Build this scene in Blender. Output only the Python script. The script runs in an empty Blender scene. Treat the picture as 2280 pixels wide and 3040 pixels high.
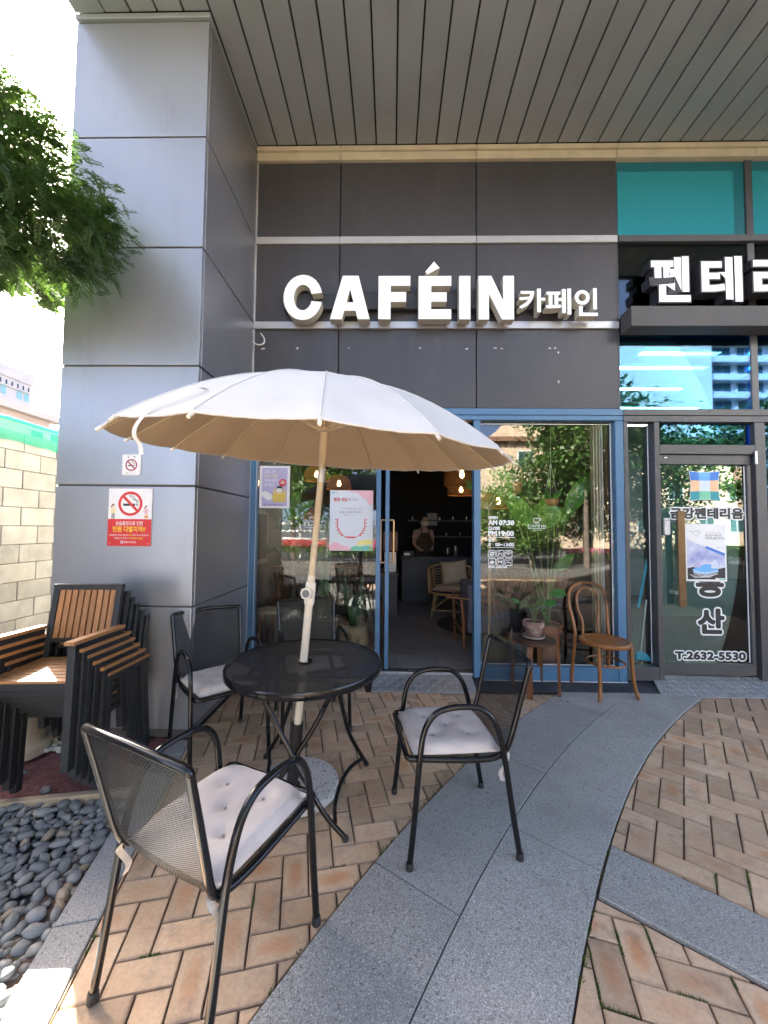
import bpy, bmesh, math, random
from mathutils import Vector, Matrix, noise as mnoise
random.seed(7)
SC = bpy.context.scene
COL = SC.collection
PI = math.pi
rad = math.radians

# ------------------------------------------------------------------ camera
CAM_POS = Vector((0.0, 0.0, 1.4))
PITCH, YAW, ROLL = 0.0429, 0.0192, 0.0093
_cp, _sp, _cy, _sy, _cr, _sr = math.cos(PITCH), math.sin(PITCH), math.cos(YAW), math.sin(YAW), math.cos(ROLL), math.sin(ROLL)
FW = Vector((-_sy*_cp, _cy*_cp, _sp))
_r0 = Vector((_cy, _sy, 0)); _u0 = _r0.cross(FW)
RT = _cr*_r0 + _sr*_u0
UP = -_sr*_r0 + _cr*_u0
cd = bpy.data.cameras.new('camera'); cam = bpy.data.objects.new('camera', cd); COL.objects.link(cam)
cd.sensor_fit = 'HORIZONTAL'; cd.sensor_width = 36.0; cd.lens = 1134.16/2280*36
cd.clip_start = 0.02; cd.clip_end = 2000
M = Matrix((RT, UP, -FW)).transposed().to_4x4(); M.translation = CAM_POS
cam.matrix_world = M
SC.camera = cam
def in_view(p, m=0.06):
    d = Vector(p)-CAM_POS; z = d.dot(FW)
    if z < 0.1: return False
    x = d.dot(RT)/z*1134.16/2280; y = d.dot(UP)/z*1134.16/2280
    return abs(x) < 0.5+m and abs(y) < 0.6667+m

# ------------------------------------------------------------------ light
SUN_AZ, SUN_EL = -44.4, 37.5       # sun behind the tree, front left
w = bpy.data.worlds.new('World'); SC.world = w; w.use_nodes = True
nt = w.node_tree; nt.nodes.clear()
sky = nt.nodes.new('ShaderNodeTexSky'); sky.sky_type = 'NISHITA'; sky.sun_disc = False
sky.sun_elevation = rad(SUN_EL); sky.sun_rotation = rad(SUN_AZ)
sky.air_density = 0.16; sky.dust_density = 2.0; sky.ozone_density = 0.0; sky.altitude = 30
bg = nt.nodes.new('ShaderNodeBackground'); bg.inputs['Strength'].default_value = 0.15
wo = nt.nodes.new('ShaderNodeOutputWorld')
tint = nt.nodes.new('ShaderNodeMix'); tint.data_type = 'RGBA'; tint.blend_type = 'MULTIPLY'; tint.inputs[0].default_value = 1.0; tint.inputs[7].default_value = (1.0, .965, .90, 1)   # warm tint put over the sky light to even out its blue
nt.links.new(sky.outputs[0], tint.inputs[6]); nt.links.new(tint.outputs[2], bg.inputs['Color']); nt.links.new(bg.outputs[0], wo.inputs['Surface'])
sd = bpy.data.lights.new('sun', 'SUN'); sd.energy = 5.0; sd.angle = rad(0.53); sd.color = (1.0, 0.94, 0.84)
sun = bpy.data.objects.new('sun', sd); COL.objects.link(sun)
_d = Vector((math.sin(rad(SUN_AZ))*math.cos(rad(SUN_EL)), math.cos(rad(SUN_AZ))*math.cos(rad(SUN_EL)), math.sin(rad(SUN_EL))))
sun.rotation_euler = _d.to_track_quat('Z', 'Y').to_euler(); sun.location = _d*30
vs = SC.view_settings
SC.display_settings.display_device = 'sRGB'
vs.view_transform = 'Standard'; vs.look = 'None'; vs.exposure = 4.15; vs.gamma = 1.0; vs.use_curve_mapping = False
SC.render.engine = 'CYCLES'
SC.cycles.use_denoising = True
SC.cycles.max_bounces = 10; SC.cycles.transparent_max_bounces = 24; SC.cycles.diffuse_bounces = 5; SC.cycles.glossy_bounces = 5
SC.cycles.sample_clamp_indirect = 8.0
SC.cycles.caustics_reflective = False; SC.cycles.caustics_refractive = False

# ------------------------------------------------------------------ materials
MATS = {}
def _n(nt, t, **kw):
    n = nt.nodes.new(t)
    for k, v in kw.items(): setattr(n, k, v)
    return n
def mixc(nt, fac, a, b, blend='MIX'):
    m = _n(nt, 'ShaderNodeMix', data_type='RGBA', blend_type=blend)
    for s, v in ((m.inputs[0], fac), (m.inputs[6], a), (m.inputs[7], b)):
        if hasattr(v, 'is_linked'): nt.links.new(v, s)
        elif isinstance(v, (tuple, list)): s.default_value = (*v[:3], 1)
        else: s.default_value = v
    return m.outputs[2]
def ramp(nt, fac, a, b):
    r = _n(nt, 'ShaderNodeMapRange'); r.inputs[1].default_value = a; r.inputs[2].default_value = b
    nt.links.new(fac, r.inputs[0]); return r.outputs[0]
def mathn(nt, op, a, b=None):
    m = _n(nt, 'ShaderNodeMath', operation=op)
    for s, v in ((m.inputs[0], a), (m.inputs[1], b)):
        if v is None: continue
        if hasattr(v, 'is_linked'): nt.links.new(v, s)
        else: s.default_value = v
    return m.outputs[0]
def noise_tex(nt, vec, scale, detail=3, rough=.55):
    t = _n(nt, 'ShaderNodeTexNoise'); t.inputs['Scale'].default_value = scale; t.inputs['Detail'].default_value = detail
    t.inputs['Roughness'].default_value = rough; nt.links.new(vec, t.inputs['Vector']); return t.outputs['Fac']
def new_mat(name):
    m = bpy.data.materials.new(name); m.use_nodes = True
    nt = m.node_tree; b = nt.nodes['Principled BSDF']; MATS[name] = m
    return m, nt, b
def pm(name, col, rough=.5, metal=0., var=.12, vscale=6., bump=0., bscale=60., spec=.5, rnd=0., world=True, dirt=None, rvar=0., coat=0., sheen=0., emit=None, estr=0., stretch=None):
    """one painted / plain surface: base colour with soft procedural variation, grain bump, optional per-object shift"""
    m, nt, b = new_mat(name)
    if world: vec = _n(nt, 'ShaderNodeNewGeometry').outputs['Position']
    else: vec = _n(nt, 'ShaderNodeTexCoord').outputs['Object']
    if stretch:
        mp = _n(nt, 'ShaderNodeMapping'); mp.inputs['Scale'].default_value = stretch; nt.links.new(vec, mp.inputs['Vector']); vec = mp.outputs[0]
    f = ramp(nt, noise_tex(nt, vec, vscale, 5), .3, .7)
    lo = tuple(c*(1-var) for c in col); hi = tuple(min(1, c*(1+var)) for c in col)
    c = mixc(nt, f, lo, hi)
    if dirt:
        g = ramp(nt, noise_tex(nt, vec, dirt[1], 6, .65), .52, .75); c = mixc(nt, mathn(nt, 'MULTIPLY', g, dirt[2]), c, dirt[0])
    if rnd:
        oi = _n(nt, 'ShaderNodeObjectInfo'); h = _n(nt, 'ShaderNodeHueSaturation')
        nt.links.new(ramp(nt, oi.outputs['Random'], -1/(2*rnd)*(1-rnd)+.5 if False else 0, 1), h.inputs['Value'])
        mr = h.inputs['Value'].links[0].from_node; mr.inputs[3].default_value = 1-rnd; mr.inputs[4].default_value = 1+rnd
        nt.links.new(c, h.inputs['Color']); c = h.outputs[0]
    nt.links.new(c, b.inputs['Base Color'])
    b.inputs['Roughness'].default_value = rough; b.inputs['Metallic'].default_value = metal
    b.inputs['Specular IOR Level'].default_value = spec
    if rvar:
        r = _n(nt, 'ShaderNodeMapRange'); r.inputs[3].default_value = max(.03, rough-rvar); r.inputs[4].default_value = min(1, rough+rvar)
        nt.links.new(noise_tex(nt, vec, vscale*1.7, 5), r.inputs[0]); nt.links.new(r.outputs[0], b.inputs['Roughness'])
    if coat: b.inputs['Coat Weight'].default_value = coat; b.inputs['Coat Roughness'].default_value = .08
    if sheen: b.inputs['Sheen Weight'].default_value = sheen
    if emit: b.inputs['Emission Color'].default_value = (*emit, 1); b.inputs['Emission Strength'].default_value = estr
    if bump:
        bp = _n(nt, 'ShaderNodeBump'); bp.inputs['Strength'].default_value = bump; bp.inputs['Distance'].default_value = .01
        nt.links.new(noise_tex(nt, vec, bscale, 4), bp.inputs['Height']); nt.links.new(bp.outputs[0], b.inputs['Normal'])
    return m
def wood(name, col, dark, rough=.45, scale=9., axis=(1, 1, 12), coat=0., rnd=.1):
    m, nt, b = new_mat(name)
    vec = _n(nt, 'ShaderNodeTexCoord').outputs['Object']
    mp = _n(nt, 'ShaderNodeMapping'); mp.inputs['Scale'].default_value = tuple(12./a for a in axis); nt.links.new(vec, mp.inputs['Vector'])
    f = ramp(nt, noise_tex(nt, mp.outputs[0], scale, 6, .6), .3, .72)
    oi = _n(nt, 'ShaderNodeObjectInfo'); h = _n(nt, 'ShaderNodeHueSaturation')
    mr = _n(nt, 'ShaderNodeMapRange'); mr.inputs[3].default_value = 1-rnd; mr.inputs[4].default_value = 1+rnd
    nt.links.new(oi.outputs['Random'], mr.inputs[0]); nt.links.new(mr.outputs[0], h.inputs['Value'])
    nt.links.new(mixc(nt, f, dark, col), h.inputs['Color']); nt.links.new(h.outputs[0], b.inputs['Base Color'])
    b.inputs['Roughness'].default_value = rough
    if coat: b.inputs['Coat Weight'].default_value = coat; b.inputs['Coat Roughness'].default_value = .1
    bp = _n(nt, 'ShaderNodeBump'); bp.inputs['Strength'].default_value = .15; bp.inputs['Distance'].default_value = .003
    nt.links.new(f, bp.inputs['Height']); nt.links.new(bp.outputs[0], b.inputs['Normal'])
    return m
def leafmat(name, col, col2, trans=.35, rough=.45, vs=3.):
    m, nt, b = new_mat(name)
    vec = _n(nt, 'ShaderNodeNewGeometry').outputs['Position']
    c = mixc(nt, ramp(nt, noise_tex(nt, vec, vs, 3), .35, .65), col, col2)
    nt.links.new(c, b.inputs['Base Color']); b.inputs['Roughness'].default_value = rough
    tr = _n(nt, 'ShaderNodeBsdfTranslucent'); nt.links.new(mixc(nt, .5, c, (col2[0]*1.6, col2[1]*1.5, col2[2]*.7)), tr.inputs['Color'])
    mx = _n(nt, 'ShaderNodeMixShader'); mx.inputs[0].default_value = trans
    nt.links.new(b.outputs[0], mx.inputs[1]); nt.links.new(tr.outputs[0], mx.inputs[2])
    nt.links.new(mx.outputs[0], nt.nodes['Material Output'].inputs['Surface'])
    return m
def glassmat(name, tint=(.85, .9, .9), base=.12, gain=.9, rough=0., rc=(.92,.96,.97)):
    """architectural pane: clear transmission plus a coated mirror reflection that grows with angle"""
    m, nt, b = new_mat(name); nt.nodes.remove(b)
    t = _n(nt, 'ShaderNodeBsdfTransparent'); t.inputs[0].default_value = (*tint, 1)
    g = _n(nt, 'ShaderNodeBsdfGlossy'); g.inputs['Roughness'].default_value = rough; g.inputs[0].default_value = (*rc, 1)
    fr = _n(nt, 'ShaderNodeFresnel'); fr.inputs[0].default_value = 1.5
    f = mathn(nt, 'ADD', mathn(nt, 'MULTIPLY', fr.outputs[0], gain), base); f = mathn(nt, 'MINIMUM', f, 1.)
    mx = _n(nt, 'ShaderNodeMixShader'); nt.links.new(f, mx.inputs[0]); nt.links.new(t.outputs[0], mx.inputs[1]); nt.links.new(g.outputs[0], mx.inputs[2])
    nt.links.new(mx.outputs[0], nt.nodes['Material Output'].inputs['Surface'])
    return m
def meshmat(name, col, cu, cv, thr, rough=.35):
    """woven / expanded metal: diamond lattice of holes laid out in metres on the sheet's own UV map"""
    m, nt, b = new_mat(name)
    b.inputs['Base Color'].default_value = (*col, 1); b.inputs['Roughness'].default_value = rough; b.inputs['Specular IOR Level'].default_value = .22
    uv = _n(nt, 'ShaderNodeTexCoord').outputs['UV']; sp = _n(nt, 'ShaderNodeSeparateXYZ'); nt.links.new(uv, sp.inputs[0])
    u = mathn(nt, 'MULTIPLY', sp.outputs[0], PI/cu); v = mathn(nt, 'MULTIPLY', sp.outputs[1], PI/cv)
    a = mathn(nt, 'ABSOLUTE', mathn(nt, 'SINE', mathn(nt, 'ADD', u, v))); c = mathn(nt, 'ABSOLUTE', mathn(nt, 'SINE', mathn(nt, 'SUBTRACT', u, v)))
    k = mathn(nt, 'GREATER_THAN', mathn(nt, 'MINIMUM', a, c), thr)
    t = _n(nt, 'ShaderNodeBsdfTransparent'); mx = _n(nt, 'ShaderNodeMixShader'); nt.links.new(k, mx.inputs[0])
    nt.links.new(b.outputs[0], mx.inputs[1]); nt.links.new(t.outputs[0], mx.inputs[2])
    nt.links.new(mx.outputs[0], nt.nodes['Material Output'].inputs['Surface'])
    return m

# ------------------------------------------------------------------ geometry helpers
def V(*a): return Vector(a)
def catmull(pts, n=6, closed=False):
    P = [Vector(p) for p in pts]; out = []
    N = len(P); seg = N if closed else N-1
    for i in range(seg):
        p0 = P[(i-1) % N] if closed or i > 0 else P[0]*2-P[1]
        p1 = P[i]; p2 = P[(i+1) % N]; p3 = P[(i+2) % N] if closed or i+2 < N else P[-1]*2-P[-2]
        for k in range(n):
            t = k/n; t2 = t*t; t3 = t2*t
            out.append(.5*((2*p1)+(p2-p0)*t+(2*p0-5*p1+4*p2-p3)*t2+(3*p1-p0-3*p2+p3)*t3))
    if not closed: out.append(P[-1])
    return out
class MB:
    def __init__(s): s.v = []; s.f = []; s.uv = {}
    def add(s, vs, fs):
        o = len(s.v); s.v += [Vector(p) for p in vs]; s.f += [tuple(i+o for i in f) for f in fs]; return s
    def box(s, x0, x1, y0, y1, z0, z1):
        return s.add([(x0,y0,z0),(x1,y0,z0),(x1,y1,z0),(x0,y1,z0),(x0,y0,z1),(x1,y0,z1),(x1,y1,z1),(x0,y1,z1)],
                     [(0,3,2,1),(4,5,6,7),(0,1,5,4),(1,2,6,5),(2,3,7,6),(3,0,4,7)])
    def obox(s, c, sx, sy, sz, rot=None):
        q = []
        for dz in (-1, 1):
            for dx, dy in ((-1,-1),(1,-1),(1,1),(-1,1)):
                p = Vector((dx*sx/2, dy*sy/2, dz*sz/2)); q.append(Vector(c)+(rot @ p if rot else p))
        return s.add(q, [(0,3,2,1),(4,5,6,7),(0,1,5,4),(1,2,6,5),(2,3,7,6),(3,0,4,7)])
    def beam(s, a, b, wx, wy, up=(0,0,1)):
        a, b = Vector(a), Vector(b); d = (b-a).normalized(); u = Vector(up)
        if abs(d.dot(u)) > .98: u = Vector((0,1,0))
        r = d.cross(u).normalized(); u = r.cross(d)
        q = [p+r*sx*wx/2+u*sy*wy/2 for p in (a, b) for sx, sy in ((-1,-1),(1,-1),(1,1),(-1,1))]
        return s.add(q, [(0,3,2,1),(4,5,6,7),(0,1,5,4),(1,2,6,5),(2,3,7,6),(3,0,4,7)])
    def prism(s, pts, z0, z1):
        n = len(pts); return s.add([(p[0],p[1],z0) for p in pts]+[(p[0],p[1],z1) for p in pts],
            [tuple(range(n-1,-1,-1)), tuple(range(n,2*n))]+[(i,(i+1)%n,n+(i+1)%n,n+i) for i in range(n)])
    def tube(s, path, r, seg=10, closed=False, cap=True, flat=1.0):
        P = [Vector(p) for p in path]; n = len(P); R = r if isinstance(r, (list, tuple)) else [r]*n
        T = []
        for i in range(n):
            a = P[i-1] if (i > 0 or closed) else P[0]; b = P[(i+1) % n] if (i < n-1 or closed) else P[-1]
            T.append((b-a).normalized())
        u = Vector((0,0,1)) if abs(T[0].z) < .9 else Vector((1,0,0))
        nrm = (u-T[0]*u.dot(T[0])).normalized(); o = len(s.v)
        for i in range(n):
            nrm = (nrm-T[i]*nrm.dot(T[i])).normalized(); bn = T[i].cross(nrm)
            for k in range(seg):
                a = 2*PI*k/seg; s.v.append(P[i]+nrm*math.cos(a)*R[i]*flat+bn*math.sin(a)*R[i])
        m = n if closed else n-1
        for i in range(m):
            for k in range(seg):
                j = (i+1) % n
                s.f.append((o+i*seg+k, o+i*seg+(k+1)%seg, o+j*seg+(k+1)%seg, o+j*seg+k))
        if cap and not closed:
            s.f.append(tuple(o+k for k in range(seg-1,-1,-1))); s.f.append(tuple(o+(n-1)*seg+k for k in range(seg)))
        return s
    def lathe(s, prof, c=(0,0,0), seg=24, cap=True):
        o = len(s.v); c = Vector(c)
        for r, z in prof:
            for k in range(seg):
                a = 2*PI*k/seg; s.v.append(c+Vector((r*math.cos(a), r*math.sin(a), z)))
        for i in range(len(prof)-1):
            for k in range(seg):
                s.f.append((o+i*seg+k, o+i*seg+(k+1)%seg, o+(i+1)*seg+(k+1)%seg, o+(i+1)*seg+k))
        if cap:
            s.f.append(tuple(o+k for k in range(seg-1,-1,-1))); q = o+(len(prof)-1)*seg; s.f.append(tuple(q+k for k in range(seg)))
        return s
    def ball(s, c, rx, ry=None, rz=None, seg=12, rings=8):
        ry = ry or rx; rz = rz or rx
        pr = [(max(1e-4, math.sin(PI*i/rings)), -math.cos(PI*i/rings)) for i in range(rings+1)]
        o = len(s.v); s.lathe(pr, (0,0,0), seg, cap=False)
        for i in range(o, len(s.v)): p = s.v[i]; s.v[i] = Vector((c[0]+p.x*rx, c[1]+p.y*ry, c[2]+p.z*rz))
        return s
    def grid(s, P, uv=None):
        """P: rows of points -> quad sheet"""
        o = len(s.v); r = len(P); c = len(P[0])
        for row in P: s.v += [Vector(p) for p in row]
        for i in range(r-1):
            for j in range(c-1): s.f.append((o+i*c+j, o+i*c+j+1, o+(i+1)*c+j+1, o+(i+1)*c+j))
        if uv:
            for i in range(r):
                for j in range(c): s.uv[o+i*c+j] = uv[i][j]
        return s
    def xf(s, M):
        s.v = [M @ p for p in s.v]; return s
    def build(s, name, mat, parent=None, off=None, smooth=False, bevel=0., angle=40, bseg=1):
        me = bpy.data.meshes.new(name)
        off = Vector(off) if off is not None else Vector((0,0,0))
        me.from_pydata([p-off for p in s.v], [], s.f)
        if s.uv:
            ul = me.uv_layers.new(name='UVMap')
            for lp in me.loops: ul.data[lp.index].uv = s.uv.get(lp.vertex_index, (0, 0))
        bm = bmesh.new(); bm.from_mesh(me); bmesh.ops.recalc_face_normals(bm, faces=bm.faces)
        if bevel: bmesh.ops.bevel(bm, geom=list(bm.edges), offset=bevel, segments=bseg, affect='EDGES', profile=.6, clamp_overlap=True)
        bm.to_mesh(me); bm.free()
        if smooth:
            for p in me.polygons: p.use_smooth = True
            try: me.set_sharp_from_angle(angle=rad(angle))
            except Exception: pass
        return link(name, me, mat, parent)
def link(name, me, mat, parent=None):
    o = bpy.data.objects.new(name, me); COL.objects.link(o)
    if mat is not None: me.materials.clear(); me.materials.append(MATS[mat] if isinstance(mat, str) else mat)
    if parent is not None: o.parent = parent
    return o
def tag(o, label=None, cat=None, group=None, kind=None):
    if label: o['label'] = label
    if cat: o['category'] = cat
    if group: o['group'] = group
    if kind: o['kind'] = kind
    return o
def thing(name, label, cat, loc=(0,0,0), rz=0., group=None):
    o = bpy.data.objects.new(name, None); COL.objects.link(o); o.location = loc; o.rotation_euler = (0,0,rz); o.empty_display_size = .1
    return tag(o, label, cat, group)
def copy_tree(o, parent=None):
    c = o.copy(); COL.objects.link(c); c.parent = parent
    for ch in list(o.children): copy_tree(ch, c)
    return c
def curve_mesh(splines=None, text=None, extrude=0., offset=0., res=6, spacing=1.):
    """planar outline (with holes) or lettering in the XY plane -> mesh vertices/faces"""
    if text is not None:
        c = bpy.data.curves.new('t', 'FONT'); c.body = text; c.size = 1; c.space_character = spacing; c.resolution_u = res
    else:
        c = bpy.data.curves.new('t', 'CURVE'); c.dimensions = '2D'; c.fill_mode = 'BOTH'
        for sp in splines:
            q = c.splines.new('POLY'); q.points.add(len(sp)-1); q.use_cyclic_u = True
            for p, (x, y) in zip(q.points, sp): p.co = (x, y, 0, 1)
    c.extrude = extrude; c.offset = offset
    if text is not None: c.fill_mode = 'BOTH'
    o = bpy.data.objects.new('t', c); me = bpy.data.meshes.new_from_object(o)
    vs = [v.co.copy() for v in me.vertices]; fs = [tuple(p.vertices) for p in me.polygons]
    bpy.data.objects.remove(o); bpy.data.curves.remove(c); bpy.data.meshes.remove(me)
    return vs, fs
def text_bold(text, x0, x1, z0, z1, y, r, n=14):
    """lettering thickened evenly by the radius r (metres): shifted copies a hair apart in depth"""
    m = text_fit(text, x0, x1, z0, z1, y); v0 = list(m.v); f0 = list(m.f)
    for k in range(n):
        a = 2*PI*k/n; m.add([p+Vector((r*math.cos(a), .00002*(k+1), r*math.sin(a))) for p in v0], f0)
    return m
def text_fit(text, x0, x1, z0, z1, y, offset=0., depth=0., spacing=1., mirror=False):
    """lettering standing on the plane y, fitted into the box; returns MB (world)"""
    ref, _ = curve_mesh(text=text, spacing=spacing)
    vs, fs = curve_mesh(text=text, extrude=.5 if depth else 0., offset=offset, spacing=spacing)
    ax, bx = min(p.x for p in ref), max(p.x for p in ref); ay, by = min(p.y for p in ref), max(p.y for p in ref)
    sx = (x1-x0)/(bx-ax); sz = (z1-z0)/(by-ay); m = MB()
    m.add([(x0+(p.x-ax)*sx if not mirror else x1-(p.x-ax)*sx, y-p.z*depth, z0+(p.y-ay)*sz) for p in vs], fs)
    return m
# ================================================================== materials of the setting
pm('asphalt', (.06, .06, .063), .9, var=.25, vscale=3, bump=.3, bscale=90)
pm('joint_dark', (.02, .02, .022), .8)
pm('joint_grey', (.10, .097, .092), .8)
pm('concrete', (.36, .34, .30), .85, var=.15, vscale=5, bump=.25, bscale=70, dirt=((.2,.18,.14), 3, .5))
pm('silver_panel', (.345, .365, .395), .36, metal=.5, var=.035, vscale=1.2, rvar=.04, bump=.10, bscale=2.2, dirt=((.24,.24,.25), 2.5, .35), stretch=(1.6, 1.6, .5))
pm('silver_shaded', (.27, .272, .29), .36, metal=.5, var=.05, vscale=1.5, rvar=.05, bump=.10, bscale=2.2, dirt=((.5,.5,.52), 9, .10))  # darker copy of the silver panels; the side's shade is in its colour
pm('dark_panel', (.060, .058, .063), .42, metal=.25, var=.10, vscale=2, rvar=.07, bump=.06, bscale=2., dirt=((.10,.096,.092), 5, .30), stretch=(1.7, 1.7, .45))
pm('aluminium', (.52, .52, .52), .35, metal=.5, var=.06, vscale=3, dirt=((.3,.27,.22), 8, .3))
pm('cream_trim', (.50, .44, .32), .6, var=.1, vscale=5, dirt=((.3,.25,.16), 7, .4))
pm('soffit_white', (.28, .31, .32), .5, metal=.15, var=.07, vscale=2, rnd=.05, dirt=((.22,.22,.2), 3, .35))
pm('blue_paint', (.07, .175, .31), .38, var=.07, vscale=4, dirt=((.04,.1,.2), 9, .35), spec=.5)
pm('sealant', (.7, .7, .7), .6)
pm('grey_frame', (.075, .075, .082), .4, metal=.2, var=.06, vscale=4, dirt=((.13,.125,.12), 10, .25))
pm('ledge_grey', (.085, .08, .078), .6, var=.12, vscale=6, dirt=((.04,.04,.04), 12, .5))
pm('steel', (.55, .55, .55), .3, metal=.9, var=.1)
pm('black_gap', (.012, .012, .013), .7)
pm('wallpaint_dark', (.018, .018, .021), .85, var=.08)
pm('wallpaint_grey', (.16, .16, .16), .85, var=.08)
pm('ceiling_dark', (.03, .03, .033), .9)
pm('office_white', (.28, .30, .30), .8)
glassmat('cafe_glass', (.97, .985, .98), .012, 1.0)
glassmat('tint_glass', (.34, .62, .66), .012, .9, rc=(.36,.60,.95))  # blue of the mirrored sky put into the reflection colour
glassmat('sign_glass', (.25, .35, .40), .06, .8)
glassmat('door_glass', (.72, .84, .84), .035, 1.0)
glassmat('side_glass', (.85, .93, .93), .006, .8)
pm('teal_spandrel', (.022, .24, .29), .18, metal=0, var=.04, vscale=1, spec=.6)
pm('teal_edge', (.012, .13, .165), .3, var=.04)

# bricks ------------------------------------------------------------
m, nt, b = new_mat('clay_brick')
obj = _n(nt, 'ShaderNodeTexCoord').outputs['Object']; geo = _n(nt, 'ShaderNodeNewGeometry').outputs['Position']; rn = _n(nt, 'ShaderNodeObjectInfo').outputs['Random']
c = mixc(nt, ramp(nt, noise_tex(nt, geo, 5, 5), .3, .7), (.585, .39, .235), (.675, .50, .335))
c = mixc(nt, ramp(nt, noise_tex(nt, geo, 70, 4), .35, .7), c, mixc(nt, .35, c, (.34, .23, .165)))
# kiln flash: an orange blush in the middle of some bricks
sp = _n(nt, 'ShaderNodeSeparateXYZ'); nt.links.new(obj, sp.inputs[0])
ex = mathn(nt, 'POWER', mathn(nt, 'DIVIDE', mathn(nt, 'ABSOLUTE', sp.outputs[0]), .075), 2.); ey = mathn(nt, 'POWER', mathn(nt, 'DIVIDE', mathn(nt, 'ABSOLUTE', sp.outputs[1]), .034), 2.)
blob = ramp(nt, mathn(nt, 'ADD', mathn(nt, 'ADD', ex, ey), mathn(nt, 'MULTIPLY', noise_tex(nt, geo, 22, 3), 1.1)), 1.7, .55)
sel = ramp(nt, rn, .45, .98)
c = mixc(nt, mathn(nt, 'MULTIPLY', mathn(nt, 'MULTIPLY', blob, sel), .62), c, (.50, .19, .055))
# grey grime towards joints and in drifting patches
c = mixc(nt, mathn(nt, 'MULTIPLY', ramp(nt, noise_tex(nt, geo, 9, 6, .7), .52, .74), .55), c, (.17, .145, .13))
ed = mathn(nt, 'MAXIMUM', mathn(nt, 'DIVIDE', mathn(nt, 'ABSOLUTE', sp.outputs[0]), .1), mathn(nt, 'DIVIDE', mathn(nt, 'ABSOLUTE', sp.outputs[1]), .049))
c = mixc(nt, mathn(nt, 'MULTIPLY', ramp(nt, ed, .86, 1.), .4), c, (.20, .13, .10))
hs = _n(nt, 'ShaderNodeHueSaturation'); mr = _n(nt, 'ShaderNodeMapRange'); mr.inputs[3].default_value = .76; mr.inputs[4].default_value = 1.16
rn2 = mathn(nt, 'FRACT', mathn(nt, 'MULTIPLY', rn, 7.13)); nt.links.new(rn2, mr.inputs[0]); nt.links.new(mr.outputs[0], hs.inputs['Value']); nt.links.new(c, hs.inputs['Color'])
nt.links.new(hs.outputs[0], b.inputs['Base Color']); b.inputs['Roughness'].default_value = .78
bp = _n(nt, 'ShaderNodeBump'); bp.inputs['Strength'].default_value = .35; bp.inputs['Distance'].default_value = .004
nt.links.new(noise_tex(nt, geo, 120, 5), bp.inputs['Height']); nt.links.new(bp.outputs[0], b.inputs['Normal'])

# granite -----------------------------------------------------------
def granite(name, dark, mid, light, sc=230):
    m, nt, b = new_mat(name)
    geo = _n(nt, 'ShaderNodeNewGeometry').outputs['Position']; rn = _n(nt, 'ShaderNodeObjectInfo').outputs['Random']
    n1 = noise_tex(nt, geo, sc, 2, .8); n2 = noise_tex(nt, geo, sc*.45, 2, .7)
    c = mixc(nt, ramp(nt, n1, .36, .60), dark, mid)
    c = mixc(nt, ramp(nt, n1, .56, .68), c, light)
    c = mixc(nt, mathn(nt, 'MULTIPLY', ramp(nt, n2, .58, .68), .8), c, tuple(x*.45 for x in dark))
    c = mixc(nt, mathn(nt, 'MULTIPLY', ramp(nt, noise_tex(nt, geo, 4, 6, .65), .48, .72), .38), c, tuple(x*.62 for x in mid))
    c = mixc(nt, mathn(nt, 'MULTIPLY', ramp(nt, noise_tex(nt, geo, 9, 4, .6), .66, .74), .5), c, (.16, .125, .09))
    c = mixc(nt, mathn(nt, 'MULTIPLY', ramp(nt, noise_tex(nt, geo, 1.6, 5, .7), .5, .68), .30), c, tuple(x*.7 for x in dark))
    vo = _n(nt, 'ShaderNodeTexVoronoi'); vo.inputs['Scale'].default_value = 5.5; nt.links.new(geo, vo.inputs['Vector'])
    sc = _n(nt, 'ShaderNodeSeparateColor'); nt.links.new(vo.outputs['Color'], sc.inputs[0])
    gum = mathn(nt, 'MULTIPLY', ramp(nt, mathn(nt, 'ADD', vo.outputs['Distance'], mathn(nt, 'MULTIPLY', noise_tex(nt, geo, 60, 2), .04)), .115, .095), mathn(nt, 'GREATER_THAN', sc.outputs[0], .86))
    c = mixc(nt, mathn(nt, 'MULTIPLY', gum, .75), c, (.07, .068, .065))
    hs = _n(nt, 'ShaderNodeHueSaturation'); mr = _n(nt, 'ShaderNodeMapRange'); mr.inputs[3].default_value = .9; mr.inputs[4].default_value = 1.1
    nt.links.new(rn, mr.inputs[0]); nt.links.new(mr.outputs[0], hs.inputs['Value']); nt.links.new(c, hs.inputs['Color'])
    nt.links.new(hs.outputs[0], b.inputs['Base Color']); b.inputs['Roughness'].default_value = .7
    bp = _n(nt, 'ShaderNodeBump'); bp.inputs['Strength'].default_value = .25; bp.inputs['Distance'].default_value = .003
    nt.links.new(n1, bp.inputs['Height']); nt.links.new(bp.outputs[0], b.inputs['Normal'])
granite('granite_blue', (.24, .236, .22), (.43, .423, .395), (.72, .71, .68))
granite('granite_pale', (.22, .22, .22), (.36, .355, .345), (.55, .54, .52))
pm('dark_stone', (.045, .047, .052), .55, var=.2, vscale=8, bump=.1, bscale=150)
# joint sand with moss
m, nt, b = new_mat('joint_sand')
geo = _n(nt, 'ShaderNodeNewGeometry').outputs['Position']
c = mixc(nt, ramp(nt, noise_tex(nt, geo, 40, 5), .35, .65), (.05, .033, .026), (.115, .075, .055))
c = mixc(nt, ramp(nt, noise_tex(nt, geo, 2.2, 5, .7), .55, .66), c, (.045, .085, .018))
nt.links.new(c, b.inputs['Base Color']); b.inputs['Roughness'].default_value = .95
leafmat('moss', (.05, .10, .015), (.11, .16, .03), .15, .8, 30)
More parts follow.
